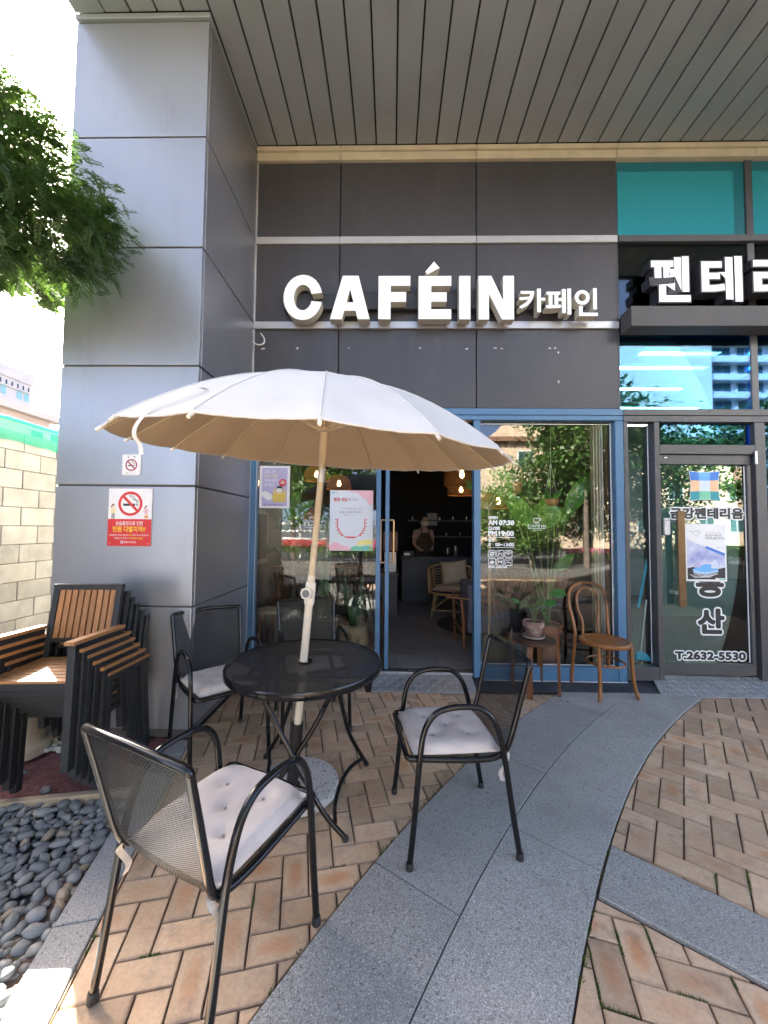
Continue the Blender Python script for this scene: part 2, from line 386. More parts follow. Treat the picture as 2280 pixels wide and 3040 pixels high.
# pebbles
m, nt, b = new_mat('river_pebble')
geo = _n(nt, 'ShaderNodeNewGeometry').outputs['Position']; rn = _n(nt, 'ShaderNodeObjectInfo').outputs['Random']
cr = _n(nt, 'ShaderNodeValToRGB'); nt.links.new(rn, cr.inputs[0]); cr.color_ramp.interpolation = 'LINEAR'
els = cr.color_ramp.elements; els[0].color = (.10, .105, .105, 1); els[1].color = (.30, .295, .275, 1)
for p_, c_ in ((.2, (.16, .163, .16, 1)), (.4, (.12, .127, .128, 1)), (.6, (.225, .226, .22, 1)), (.75, (.14, .143, .138, 1)), (.86, (.32, .315, .29, 1)), (.94, (.20, .185, .155, 1)), (.98, (.36, .26, .15, 1))):
    e_ = els.new(p_); e_.color = c_
c = mixc(nt, ramp(nt, noise_tex(nt, geo, 45, 5), .35, .7), cr.outputs[0], mixc(nt, .4, cr.outputs[0], (.25, .26, .26)))
nt.links.new(c, b.inputs['Base Color']); b.inputs['Roughness'].default_value = .55
pm('red_mulch', (.24, .10, .10), .95, var=.35, vscale=40, bump=.8, bscale=160, dirt=((.05,.025,.02), 4, .7))
pm('mulch_chip', (.27, .11, .105), .9, var=.4, vscale=60)
pm('white_pebble', (.45, .44, .40), .7, rnd=.2)
pm('urn_stone', (.42, .36, .27), .7, var=.14, vscale=9, bump=.3, bscale=60, stretch=(1, 1, 4), dirt=((.2,.17,.12), 5, .4))
# concrete blocks
m, nt, b = new_mat('concrete_block')
geo = _n(nt, 'ShaderNodeNewGeometry').outputs['Position']; rn = _n(nt, 'ShaderNodeObjectInfo').outputs['Random']
c = mixc(nt, ramp(nt, noise_tex(nt, geo, 6, 6, .6), .3, .7), (.20, .20, .19), (.30, .298, .278))
c = mixc(nt, mathn(nt, 'MULTIPLY', ramp(nt, noise_tex(nt, geo, 2.2, 6, .65), .5, .7), .6), c, (.21, .20, .17))
c = mixc(nt, mathn(nt, 'MULTIPLY', ramp(nt, noise_tex(nt, geo, 110, 3), .45, .65), .25), c, (.2, .19, .16))
hs = _n(nt, 'ShaderNodeHueSaturation'); mr = _n(nt, 'ShaderNodeMapRange'); mr.inputs[3].default_value = .85; mr.inputs[4].default_value = 1.15
nt.links.new(rn, mr.inputs[0]); nt.links.new(mr.outputs[0], hs.inputs['Value']); nt.links.new(c, hs.inputs['Color'])
nt.links.new(hs.outputs[0], b.inputs['Base Color']); b.inputs['Roughness'].default_value = .9
bp = _n(nt, 'ShaderNodeBump'); bp.inputs['Strength'].default_value = .5; bp.inputs['Distance'].default_value = .005
nt.links.new(noise_tex(nt, geo, 90, 4), bp.inputs['Height']); nt.links.new(bp.outputs[0], b.inputs['Normal'])
pm('mortar', (.20, .185, .155), .95, var=.2, vscale=12)
meshmat('green_net', (.01, .33, .22), .022, .022, .55, .7)
pm('green_hem', (.02, .48, .34), .7)

# ================================================================== ground
g = MB(); g.add([(-400,-400,-.05),(400,-400,-.05),(400,400,-.05),(-400,400,-.05)], [(0,1,2,3)])
tag(g.build('ground', 'asphalt'), kind='structure')

# ---- paving layout: concentric granite band round CB, bricks on both sides
CB = Vector((7.28, -3.306)); R0, R1, R2 = 8.095, 8.477, 8.861
def pol(r, a): return Vector((CB.x+r*math.cos(rad(a)), CB.y+r*math.sin(rad(a))))
pav = tag(MB().add([(-1.32,-4.5,-.012),(7.5,-4.5,-.012),(7.5,3.56,-.012),(-1.32,3.56,-.012)], [(0,1,2,3)]).build('brick_paving', 'joint_sand'), kind='structure')
def clip(poly, p, n):
    out = []
    for i in range(len(poly)):
        a, b_ = poly[i], poly[(i+1) % len(poly)]; da, db = (a-p).dot(n), (b_-p).dot(n)
        if da >= 0: out.append(a)
        if (da >= 0) != (db >= 0): out.append(a+(b_-a)*(da/(da-db)))
    return out
KX0, KY0, KS = -.953, 1.116, -.25        # kerb inner edge x = KX0 + KS (y-KY0)
kn = Vector((1, -KS)).normalized()
def arc_clip(poly, r, outside):
    cen = sum(poly, Vector((0,0)))/len(poly); d = (cen-CB).normalized(); p = CB+d*r
    return clip(poly, p, d if outside else -d)
def halfang(poly, a, keep_less):
    d = Vector((math.cos(rad(a)), math.sin(rad(a)))); n = Vector((-d.y, d.x))   # n points to growing angle
    return clip(poly, CB, -n if keep_less else n)
def reg_left(P):
    P = arc_clip(P, R2+.005, True)
    if len(P) > 2: P = clip(P, Vector((KX0+.004, KY0)), kn)
    if len(P) > 2: P = clip(P, Vector((-1.322, 0)), Vector((1, 0)))
    if len(P) > 2: P = clip(P, Vector((0, 3.52 if sum(p.x for p in P)/len(P) < -.2 else 3.335)), Vector((0, -1)))
    return P
def reg_right(P):
    P = arc_clip(P, R0-.005, False)
    if len(P) > 2: P = halfang(P, 140.95, True)
    if len(P) > 2: P = clip(P, Vector((0, 3.335)), Vector((0, -1)))
    return P
def reg_br(P):
    P = arc_clip(P, R0-.005, False)
    if len(P) > 2: P = halfang(P, 143.3, False)
    return P
def brick_mesh(name, poly, h=.05, bev=.0035):
    n = len(poly); cen = sum(poly, Vector((0,0)))/n
    ins = [p+(cen-p).normalized()*bev*1.4 for p in poly]
    v = [(p.x,p.y,-h) for p in poly]+[(p.x,p.y,-bev) for p in poly]+[(p.x,p.y,0) for p in ins]
    f = [tuple(range(2*n,3*n))]
    for i in range(n):
        j = (i+1) % n; f += [(i,j,n+j,n+i),(n+i,n+j,2*n+j,2*n+i)]
    me = bpy.data.meshes.new(name); me.from_pydata(v, [], f); me.materials.append(MATS['clay_brick']); return me
BW = .1025; GAP = .0052
full = [Vector((-BW+GAP/2,-BW/2+GAP/2)), Vector((BW-GAP/2,-BW/2+GAP/2)), Vector((BW-GAP/2,BW/2-GAP/2)), Vector((-BW+GAP/2,BW/2-GAP/2))]
full_me = brick_mesh('brick', full)
cand = []
def lay(angle, ox, oy, region, x0, x1, y0, y1):
    ca, sa = math.cos(rad(angle)), math.sin(rad(angle))
    for i in range(-90, 90):
        for j in range(-60, 60):
            for hv in (0, 1):
                cx, cy = (i+2*j+1, i-2*j+.5) if hv == 0 else (i+2*j+2.5, i-2*j)
                cx *= BW; cy *= BW
                c = Vector((ox+cx*ca-cy*sa, oy+cx*sa+cy*ca))
                if not (x0 < c.x < x1 and y0 < c.y < y1): continue
                th = rad(angle)+(PI/2 if hv else 0)+random.uniform(-.006, .006)
                rot = Matrix.Rotation(th, 2); P = [c+rot @ p for p in full]
                Q = region(list(P))
                if len(Q) < 3: continue
                ar = abs(sum(Q[k].x*Q[(k+1)%len(Q)].y-Q[(k+1)%len(Q)].x*Q[k].y for k in range(len(Q))))/2
                if ar < 2e-4: continue
                whole = ar > .995*(2*BW-GAP)*(BW-GAP)
                cand.append((c, th, None if whole else [rot.inverted() @ (q-c) for q in Q], random.uniform(-.0022, .0012)))
lay(13.2, -.777, 1.295, reg_left, -1.6, 2.2, -1.5, 3.7)
lay(-37.0, 1.405, 1.738, reg_right, .4, 5.6, -.2, 3.6)
lay(-15.5, .857, 1.244, reg_br, -.6, 5., -3.6, 1.8)
vis = sorted([c for c in cand if in_view((c[0].x, c[0].y, 0), .04)], key=lambda c: c[0].length)
for k, (c, th, Q, dz) in enumerate(vis[:300]):
    o = bpy.data.objects.new('brick', full_me if Q is None else brick_mesh('brick', Q)); COL.objects.link(o)
    o.location = (c.x, c.y, dz+.012); o.rotation_euler = (random.uniform(-.007,.007), random.uniform(-.007,.007), th); o.parent = pav
    o.location.z -= .012
seen = set(id(c) for c in vis[:300])
mb = MB()
for c in cand:
    if id(c) in seen: continue
    poly = c[2] or full; rot = Matrix.Rotation(c[1], 2); n = len(poly); cen = sum(poly, Vector((0,0)))/n
    w_ = [c[0]+rot @ p for p in poly]; t_ = [c[0]+rot @ (p+(cen-p).normalized()*.005) for p in poly]
    mb.add([(p.x,p.y,c[3]-.02) for p in w_]+[(p.x,p.y,c[3]) for p in t_], [tuple(range(n,2*n))]+[(i,(i+1)%n,n+(i+1)%n,n+i) for i in range(n)])
tag(mb.build('brick_field', 'clay_brick', pav), kind='stuff')
for c in vis[:0]: pass

# ---- granite band, cross band, kerb
band = tag(MB().prism([pol(R2-.01, 128+i*2) for i in range(26)]+[pol(R0+.01, 178-i*2) for i in range(26)], -.04, -.008).build('granite_paving', 'joint_sand'), kind='structure')
def slab(r0, r1, a0, a1, ymax=3.385):
    ga = math.degrees(.0028/r1); pts = []; n = 8
    for i in range(n+1): pts.append(pol(r1-.0025, a0+ga+(a1-a0-2*ga)*i/n))
    for i in range(n+1): pts.append(pol(r0+.0025, a1-ga-(a1-a0-2*ga)*i/n))
    if ymax: pts = clip(pts, Vector((0, ymax)), Vector((0, -1)))
    if len(pts) < 3: return
    cen = sum(pts, Vector((0,0)))/len(pts)
    MB().prism([p-cen for p in pts], -.05, .004+random.uniform(0,.002)).build('granite_slab', 'granite_blue', band, bevel=.0022).location = (cen.x, cen.y, 0)
for k in range(-2, 6): slab(R1, R2, 131.9+7*k, 138.9+7*k)
for k in range(-2, 6): slab(R0, R1, 128.3+7*k, 135.3+7*k)
rr = R0-.006
for k in range(4): slab(rr-1.0*(k+1)+.001, rr-1.0*k, 141.05, 143.2, None)
kerb = tag(MB().prism([Vector((KX0-.13+KS*(y-KY0)+dx, y)) for y, dx in ((2.5,0),(2.5,.12),(-1.5,.12),(-1.5,0))], -.08, -.02).build('kerb', 'joint_dark'), kind='structure')
for y0, y1 in ((-1.5,-.5),(-.5,.42),(.42,1.40),(1.40,2.38),(2.38,2.62)):
    y0_, y1_ = y0+.002, y1-.002
    pts = [Vector((KX0+KS*(y0_-KY0), y0_)), Vector((KX0+KS*(y1_-KY0), y1_)), Vector((KX0-.139+KS*(y1_-KY0), y1_-.034)), Vector((KX0-.139+KS*(y0_-KY0), y0_-.034))]
    if y1 > 2.6: pts = clip(pts, Vector((0, 2.535)), Vector((0,-1)))
    cen = sum(pts, Vector((0,0)))/4
    MB().prism([p-cen for p in pts], -.09, .008).build('kerb_stone', 'granite_pale', kerb, bevel=.004).location = (cen.x, cen.y, 0)

# dark stone step and ramps
def wedge(name, pts, z0, zs, mat, bev=.001):
    m = MB(); n = len(pts)
    m.add([(p[0],p[1],z0) for p in pts]+[(p[0],p[1],z) for p, z in zip(pts, zs)], [tuple(range(n-1,-1,-1)), tuple(range(n,2*n))]+[(i,(i+1)%n,n+(i+1)%n,n+i) for i in range(n)])
    return m
step = tag(MB().box(.70, 2.35, 3.40, 3.60, -.03, -.005).build('stone_step', 'joint_dark'), kind='structure')
for x0, x1 in ((.745,1.28),(1.284,1.88),(1.884,2.36)):
    wedge('', [(x0,3.392),(x1,3.392),(x1,3.60),(x0,3.60)], -.004, [.008,.008,.034,.034], 'dark_stone').build('step_slab', 'dark_stone', step, bevel=.0015)
# checker plate
pm('checker_plate', (.40, .41, .42), .42, metal=.55, var=.12, vscale=9, dirt=((.2,.19,.18), 5, .5))
def checker(name, label, quad, zf, zb, side):
    t = thing(name, label, 'ramp', (quad[0][0], quad[0][1], 0))
    off = t.location
    w_ = wedge('', quad, -.004 if False else -.003, [zf,zf,zb,zb], 'checker_plate'); w_.build('plate', 'checker_plate', t, off, bevel=.001)
    # raised lozenges: bars alternating in direction
    m = MB(); (ax,ay),(bx,by),(cx,cy),(dx,dy) = quad; s = .052
    ny = int(abs(cy-by)/s)
    for j in range(ny):
        y = ay+(j+.5)*(dy-ay)/ny; tt = (y-ay)/(dy-ay); x0 = ax+(dx-ax)*tt; x1 = bx+(cx-bx)*tt; z = zf+(zb-zf)*tt
        k = 0; x = x0+s*.5
        while x < x1-s*.4:
            an = PI/4 if (j+k) % 2 else -PI/4; c_, s_ = math.cos(an), math.sin(an); L, W_ = .024, .0075
            sl = (zb-zf)/(dy-ay)
            q = []
            for u, v, h in ((-L,0,0),(0,-W_,0),(L,0,0),(0,W_,0),(-L*.6,0,.004),(0,-W_*.4,.004),(L*.6,0,.004),(0,W_*.4,.004)):
                px, py = x+u*c_-v*s_, y+u*s_+v*c_; q.append((px, py, z+(py-y)*sl+h+.0003))
            m.add(q, [(4,5,6,7),(0,1,5,4),(1,2,6,5),(2,3,7,6),(3,0,4,7)])
            x += s; k += 1
    tag(m.build('tread_pattern', 'checker_plate', t, off), kind='stuff')
    return t
checker('entrance_ramp', 'narrow checker plate ramp at the open door of the cafe', [(-.16,3.338),(.745,3.338),(.745,3.60),(-.16,3.60)], .004, .075, 0)
checker('entrance_ramp', 'wide checker plate ramp with slanted end below the grey office door', [(2.30,3.338),(4.4,3.338),(4.4,3.62),(2.40,3.62)], .004, .075, 1)

# ================================================================== planted beds at the left
pm('bed_soil', (.06,.058,.052), .95, var=.4, vscale=60, bump=.5, bscale=120)
bed = MB(); N = 30
def bed_x(y): return KX0-.139+KS*(y-KY0)
pts = [Vector((-3.95,-1.5)), Vector((bed_x(-1.5),-1.5)), Vector((bed_x(2.03),2.03)), Vector((-3.95,1.50))]
pbed = tag(MB().prism(pts, -.06, -.03).build('pebble_bed', 'bed_soil'), kind='structure')
ico = []
for s in range(9):
    bm = bmesh.new(); bmesh.ops.create_icosphere(bm, subdivisions=3, radius=1)
    rx, ry, rz = random.uniform(.95,1.35), random.uniform(.72,.95), random.uniform(.48,.7); so = Vector((s*7.1, s*3.3, 0))
    for v in bm.verts:
        k = 1+.16*mnoise.noise(v.co*1.3+so)+.05*mnoise.noise(v.co*3+so); v.co = Vector((v.co.x*rx, v.co.y*ry, v.co.z*rz))*k
    me = bpy.data.meshes.new('pebble'); bm.to_mesh(me); bm.free()
    for p in me.polygons: p.use_smooth = True
    me.materials.append(MATS['river_pebble']); ico.append(me)
def in_bed(x, y, m): return x < bed_x(y)-m*.9 and y < 1.985+(x+1.72)*.23-m*.7 and x > -3.8 and y > -1.4
peb = []
cells = {}
def fits(x, y, r, q):
    ci, cj = int(x/.12), int(y/.12)
    for a in range(ci-1, ci+2):
        for b_ in range(cj-1, cj+2):
            for (px, py, pr) in cells.get((a, b_), ()):
                if (px-x)**2+(py-y)**2 < (q*(pr+r))**2: return False
    cells.setdefault((ci, cj), []).append((x, y, r)); return True
rs = random.Random(11)
for rmin, rmax, tries, q, zz in ((.022,.033,3400,.80,0.),(.015,.023,11000,.76,.004),(.010,.015,18000,.66,.0)):
    for _ in range(tries):
        x = rs.uniform(-2.45, -1.0); y = rs.uniform(.35, 2.0); r = rs.uniform(rmin, rmax)
        if in_bed(x, y, r) and fits(x, y, r, q): peb.append((x, y, r, zz))
peb.sort(key=lambda p: (not in_view((p[0],p[1],0), .03), -p[2]))
nin = sum(in_view((p[0],p[1],0), .03) for p in peb)
rest = MB()
for k, (x, y, r, zz) in enumerate(peb):
    rot = Matrix.Rotation(rs.uniform(0, 6.28), 3, 'Z') @ Matrix.Rotation(rs.uniform(-.45,.45), 3, 'X') @ Matrix.Rotation(rs.uniform(-.4,.4), 3, 'Y')
    loc = Vector((x, y, -.035+r*.75+zz+rs.uniform(0,.012)))
    if k < min(300, nin):
        o = bpy.data.objects.new('pebble', ico[k % 9]); COL.objects.link(o); o.parent = pbed
        o.location = loc; o.rotation_euler = rot.to_euler(); o.scale = (r, r, r)
    else:
        me = ico[k % 9]; b0 = len(rest.v)
        if k % 9 == 0 or True: rest.add([loc+rot @ (v.co*r) for v in me.vertices], [tuple(p.vertices) for p in me.polygons])
ob = rest.build('pebble_fill', 'river_pebble', pbed, smooth=True); tag(ob, kind='stuff')
# edging board and mulch bed
eb = MB(); eb.prism([Vector((bed_x(2.0)-.012,2.035)), Vector((bed_x(2.0)-.012,2.075)), Vector((-3.95,1.535)), Vector((-3.95,1.495))], -.06, .022)
pm('edging_concrete', (.36, .28, .19), .85, var=.15, vscale=8, bump=.2)
tag(eb.build('bed_edging', 'edging_concrete', bevel=.004), kind='structure')
mul = []
for i in range(40):
    row = []
    for j in range(60):
        y = 1.5+2.4*i/39; x = -3.96+2.62*j/59
        row.append((x, y, -.02+.035*mnoise.noise(Vector((x*2.3,y*2.3,1)))+.012*mnoise.noise(Vector((x*9,y*9,3)))))
    mul.append(row)
mb = MB().grid(mul)
keep = [f for f in mb.f if all((mb.v[i].y > 2.04+(mb.v[i].x+1.45)*.23-.03) and mb.v[i].x < bed_x(mb.v[i].y)+.03 and not (mb.v[i].y > 2.66 and mb.v[i].x > -2.2) for i in f)]
mb.f = keep
tag(mb.build('mulch_bed', 'red_mulch', smooth=True), kind='structure')
ch = MB()
for _ in range(5200):
    x = rs.uniform(-3.0,-1.36); y = rs.uniform(1.7,2.9)
    if y < 2.09+(x+1.45)*.23 or x > bed_x(y)-.01 or (x > -2.3 and y > 2.56): continue
    z = -.02+.035*mnoise.noise(Vector((x*2.3,y*2.3,1)))+.012*mnoise.noise(Vector((x*9,y*9,3)))+.003
    a = rs.uniform(0,6.28); L = rs.uniform(.004,.012); W_ = rs.uniform(.0015,.004); dx, dy = math.cos(a), math.sin(a); t1 = rs.uniform(-.005,.006)
    ch.add([(x-dx*L,y-dy*L,z-t1),(x+dy*W_,y-dx*W_,z+.003),(x+dx*L,y+dy*L,z+t1),(x-dy*W_,y+dx*W_,z+.001)], [(0,1,2),(0,2,3)])
tag(ch.build('mulch_chips', 'mulch_chip'), 'reddish bark chips scattered over the bed below the stacked chairs', 'mulch', kind='stuff')
for (x, y, r, lab) in ((-1.80,2.03,.03,'small brown stone on the red mulch close to the edging board'),(-1.66,2.14,.02,'flat tan stone on the red mulch below the stacked chairs'),(-2.06,2.17,.022,'dark stone on the mulch beside the stone urn')):
    o = bpy.data.objects.new('loose_stone', ico[2]); COL.objects.link(o); o.location = (x,y,.012); o.scale = (r,r*1.0,r); o.rotation_euler = (0,.2,x*9); tag(o, lab, 'stone')
# white pebbles and grass round the urn
wp = MB()
for _ in range(420):
    x = rs.uniform(-2.55,-1.98); y = rs.uniform(2.38,2.95); r = rs.uniform(.012,.022)
    if x > -2.31 and y > 2.53: continue
    wp.ball((x,y,.0+rs.uniform(0,.012)), r*1.2, r, r*.7, 7, 5)
tag(wp.build('white_gravel', 'white_pebble', smooth=True), 'white rounded gravel behind the stone urn', 'gravel', kind='stuff')
urn = MB().lathe([(.13,0),(.145,.01),(.145,.06),(.128,.075),(.118,.10),(.125,.16),(.135,.24),(.150,.34),(.158,.42),(.165,.44),(.165,.47),(.145,.475),(.14,.45)], (0,0,0), 32)
o = urn.build('stone_urn', 'urn_stone', smooth=True, angle=30); o.location = (-2.27,2.38,-.01); tag(o, 'beige stone urn standing on the mulch behind the stacked chairs', 'urn')
gr = MB()
for _ in range(900):
    x, y = (rs.uniform(-2.6,-2.2), rs.uniform(2.6,3.2)); h = rs.uniform(.03,.10); a = rs.uniform(0,6.28); d = Vector((math.cos(a), math.sin(a),0))*.004
    if x > -2.32 and y > 2.5: continue
    tip = Vector((x+rs.uniform(-.04,.04), y+rs.uniform(-.04,.04), h)); gr.add([Vector((x,y,0))-d, Vector((x,y,0))+d, tip], [(0,1,2)])
for _ in range(500):
    x, y = rs.uniform(-1.45,-1.1), rs.uniform(.85,1.13); h = rs.uniform(.01,.05); a = rs.uniform(0,6.28); d = Vector((math.cos(a), math.sin(a),0))*.003
    if x > bed_x(y)-.02 : continue
    tip = Vector((x+rs.uniform(-.03,.03), y+rs.uniform(-.03,.03), h)); gr.add([Vector((x,y,-.02))-d, Vector((x,y,-.02))+d, tip], [(0,1,2)])
leafmat('grass', (.07,.14,.02), (.16,.22,.04), .35, .6, 20)
tag(gr.build('grass_tufts', 'grass'), 'thin green grass tufts in the bed at the left', 'grass', kind='stuff')
# moss tufts in the paving joints
mo = MB()
def moss(x, y, n, sp):
    for _ in range(n):
        px, py = x+rs.gauss(0,sp), y+rs.gauss(0,sp); a = rs.uniform(0,6.28); d = Vector((math.cos(a),math.sin(a),0))*.0022
        mo.add([Vector((px,py,-.006))-d, Vector((px,py,-.006))+d, Vector((px+rs.uniform(-.004,.004),py+rs.uniform(-.004,.004),rs.uniform(.002,.010)))], [(0,1,2)])
for a in range(0, 60):
    an = rs.uniform(137, 152); r_ = R2+.003 if a % 2 else R0-.003
    if a % 2 == 0 and an < 141: continue
    p = pol(r_, an); moss(p.x, p.y, rs.randint(6,34), .009)
for c in cand:
    if c[0].y < 1.65 and in_view((c[0].x,c[0].y,0),.03) and rs.random() < (.9 if (c[0]-CB).length < R0 else .3):
        d = Vector((math.cos(c[1]), math.sin(c[1]))); nrm = Vector((-d.y, d.x)); L = rs.uniform(-.1,.05)
        br_ = (c[0]-CB).length < R0
        for k in range(34 if br_ else rs.randint(3,14)):
            p = c[0]+d*((-.1+k*.006) if br_ else (L+k*.006))+nrm*BW/2
            if br_ and mnoise.noise(Vector((p.x*9,p.y*9,4))) < .02: continue
            if R0-.01 < (p-CB).length < R2+.01: continue
            if 140.6 < math.degrees(math.atan2(p.y-CB.y, p.x-CB.x)) < 143.4 and (p-CB).length < R0: continue
            moss(p.x, p.y, 4, .0022)
tag(mo.build('joint_moss', 'moss'), 'green moss growing in the joints of the paving', 'moss', kind='stuff')
# ================================================================== block wall at the left
WX = -3.98
wall = thing('block_wall', 'pale concrete block boundary wall behind the clad column', 'wall', (WX, 4.0, 0))
MB().box(WX-.19, WX-.012, -1.0, 9.0, 0, 2.39).build('mortar_core', 'mortar', wall, wall.location)
blk = MB().box(-.015, .012, -.1965, .1965, -.0965, .0965).build('block', 'concrete_block', wall, bevel=.005)
first = True
for r in range(12):
    for k in range(-2, 22):
        y = k*.4+(.2 if r % 2 else 0)+.02
        if y < -.75 or y > 8.7: continue
        o = blk if first else blk.copy()
        if not first: COL.objects.link(o)
        first = False
        o.location = (random.uniform(-.002,.003)-.001, y-4.0, .1+r*.1985)
# green netting draped along the wall head
net = thing('green_netting', 'green mesh netting draped over the top of the block wall', 'netting', (WX, 4.0, 2.39))
rows = []; uvr = []
for i in range(9):
    row = []; ur = []
    for j in range(80):
        y = -.5+9.2*j/79; t = i/8
        sag = .18+.05*mnoise.noise(Vector((y*1.4,2,0)))+.03*mnoise.noise(Vector((y*5,3,0)))
        row.append((WX+.012+.05*math.sin(t*PI*.9)+.02*mnoise.noise(Vector((y*4,t*3,5))), y, 2.50-t*(sag+.06)+.015*mnoise.noise(Vector((y*6,t*2,0))))); ur.append((y, t*.24))
    rows.append(row); uvr.append(ur)
MB().grid(rows, uvr).build('mesh_sheet', 'green_net', net, net.location)
hp = [(WX+.012, -.5+9.2*j/40, 2.505+.012*mnoise.noise(Vector((j*.6,0,0)))) for j in range(41)]
MB().tube(hp, .018, 6).build('top_hem', 'green_hem', net, net.location, smooth=True)

# ================================================================== clad column
PX0, PX1, PY = -2.30, -1.332, 2.564
colm = thing('clad_column', 'silver metal clad corner column carrying the soffit', 'column', (-1.8, 2.9, 0))
L = colm.location
MB().box(PX0+.006, PX1-.016, PY+.012, 3.60, 0, 5.03).build('core', 'joint_grey', colm, L)
js = [.05, .8607, 1.6754, 2.509, 3.351, 4.1601, 5.03]
for a, b_ in zip(js[:-1], js[1:]):
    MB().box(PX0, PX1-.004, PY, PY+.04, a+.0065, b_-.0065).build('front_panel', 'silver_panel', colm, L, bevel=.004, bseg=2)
    MB().box(PX1-.03, PX1, PY+.034, 3.555, a+.0065, b_-.0065).build('side_panel', 'silver_shaded', colm, L, bevel=.004, bseg=2)
    MB().box(PX0-.001, PX0+.03, PY+.046, 3.6, a+.0065, b_-.0065).build('side_panel', 'silver_panel', colm, L, bevel=.004, bseg=2)
MB().box(PX0+.02, PX1-.02, PY+.015, 3.54, 0, .052).build('plinth', 'concrete', colm, L)
MB().box(PX0-.002, PX1+.012, PY-.02, 3.50, 5.035, 5.072).build('capping_trim', 'soffit_white', colm, L, bevel=.004)

# ================================================================== commercial building: cladding, soffit, upper floor
FY = 3.56
bld = thing('commercial_building', 'commercial building with dark metal cladding and a slatted metal soffit', 'building', (2.0, FY, 0))
L = bld.location
XA, XB, XC, XD = -1.332, -.517, .79, 2.121
zr = [(2.536, 3.289), (3.365, 4.123), (4.199, 4.951)]
for (x0, x1) in ((XA, XB), (XB, XC), (XC, XD)):
    for (z0, z1) in zr:
        MB().box(x0+.0055, x1-.0055, FY, FY+.03, z0+.003, z1-.003).build('cladding_panel', 'dark_panel', bld, L, bevel=.003, bseg=2)
    for (z0, z1) in ((3.289, 3.365), (4.123, 4.199)):
        MB().box(x0+.0015, x1-.0015, FY-.022, FY+.02, z0+.004, z1-.004).build('aluminium_rail', 'aluminium', bld, L, bevel=.003)
    MB().box(x0+.002, x1-.002, FY-.03, FY+.03, 4.953, 5.03).build('cornice_trim', 'cream_trim', bld, L, bevel=.003)
    MB().box(x0+.002, x1-.002, FY-.05, FY+.03, 5.032, 5.076).build('cornice_trim', 'cream_trim', bld, L, bevel=.003)
MB().box(XD+.002, XD+1.3, FY-.03, FY+.03, 4.953, 5.03).build('cornice_trim', 'cream_trim', bld, L, bevel=.003)
MB().box(XD+.002, XD+1.3, FY-.05, FY+.03, 5.032, 5.076).build('cornice_trim', 'cream_trim', bld, L, bevel=.003)
MB().box(XD+1.304, 7.0, FY-.03, FY+.03, 4.953, 5.03).build('cornice_trim', 'cream_trim', bld, L, bevel=.003)
MB().box(XD+1.304, 7.0, FY-.05, FY+.03, 5.032, 5.076).build('cornice_trim', 'cream_trim', bld, L, bevel=.003)
MB().box(XA, XA+.012, FY-.012, FY+.01, 2.54, 4.95).build('corner_bead', 'aluminium', bld, L)
MB().box(XA, XD, FY+.032, FY+.10, 2.53, 5.08).build('backing_wall', 'joint_dark', bld, L)
# soffit: planks with shadow gaps
sf = MB().box(-2.295, 7.6, 1.71, 3.60, 5.105, 5.16).build('soffit', 'black_gap', bld, L)
PW = .1912; x = -1.127-5*PW
MB().box(-2.30, x-.004, 1.70, 2.545, 5.076, 5.10).build('soffit_border', 'soffit_white', sf, L, bevel=.002)
while x < 7.5:
    y1 = 2.545 if x < -1.34 else 3.505
    x0_, x1_ = x+.004, x+PW-.010
    if x < -1.34 < x+PW: x1_ = x+PW-.010
    MB().box(x0_, x1_, 1.72, y1, 5.078, 5.10).build('soffit_plank', 'soffit_white', sf, L, bevel=.003)
    x += PW
MB().box(-2.31, 7.6, 1.65, 1.698, 5.06, 5.5).build('fascia', 'soffit_white', bld, L, bevel=.004)
MB().box(-2.30, 7.6, 1.71, 3.59, 5.17, 5.45).build('canopy_roof', 'dark_panel', bld, L)
MB().box(-2.30, 14.0, 3.60, 11.0, 5.17, 14.4).build('upper_wall', 'dark_panel', bld, L)
MB().box(-2.29, -2.0, 3.56, 10.9, 0, 5.1).build('side_wall', 'concrete', bld, L)
MB().box(-2.29, 7.6, 10.7, 11.0, 0, 5.16).build('rear_wall', 'concrete', bld, L)
MB().box(7.3, 7.6, 3.60, 10.7, 0, 5.16).build('side_wall', 'concrete', bld, L)
# scraps of old tape and adhesive on the cladding
pm('tape_scrap', (.55, .53, .5), .7, var=.3, vscale=80)
for (x, z, w_, h_, a) in ((-1.24,3.105,.045,.02,.1),(-.91,3.11,.03,.022,.7),(-.42,3.112,.035,.008,-.3),(.26,3.112,.026,.012,-.5),(.70,3.105,.03,.016,.3),(.97,3.112,.035,.018,.1),(1.03,3.108,.03,.012,-.1),(1.48,3.11,.03,.016,.1),(1.53,3.112,.034,.014,.2),(1.56,3.07,.02,.025,0),(1.56,2.79,.02,.03,.1)):
    vs = []
    for k in range(8):
        t = 2*PI*k/8; u, v = math.cos(t)*w_/2*random.uniform(.7,1.1), math.sin(t)*h_/2*random.uniform(.6,1.2); vs.append((x+u*math.cos(a)-v*math.sin(a), FY-.0012, z+u*math.sin(a)+v*math.cos(a)))
    MB().add(vs, [tuple(range(8))]).build('tape_scrap', 'tape_scrap', bld, L)
pm('white_cable', (.75,.75,.73), .5)
MB().tube(catmull([(-1.335,3.545,3.17),(-1.30,3.50,3.13),(-1.25,3.47,3.10),(-1.20,3.46,3.11),(-1.20,3.47,3.16),(-1.235,3.48,3.215)], 6), .006, 6).build('loose_cable', 'white_cable', bld, L, smooth=True)

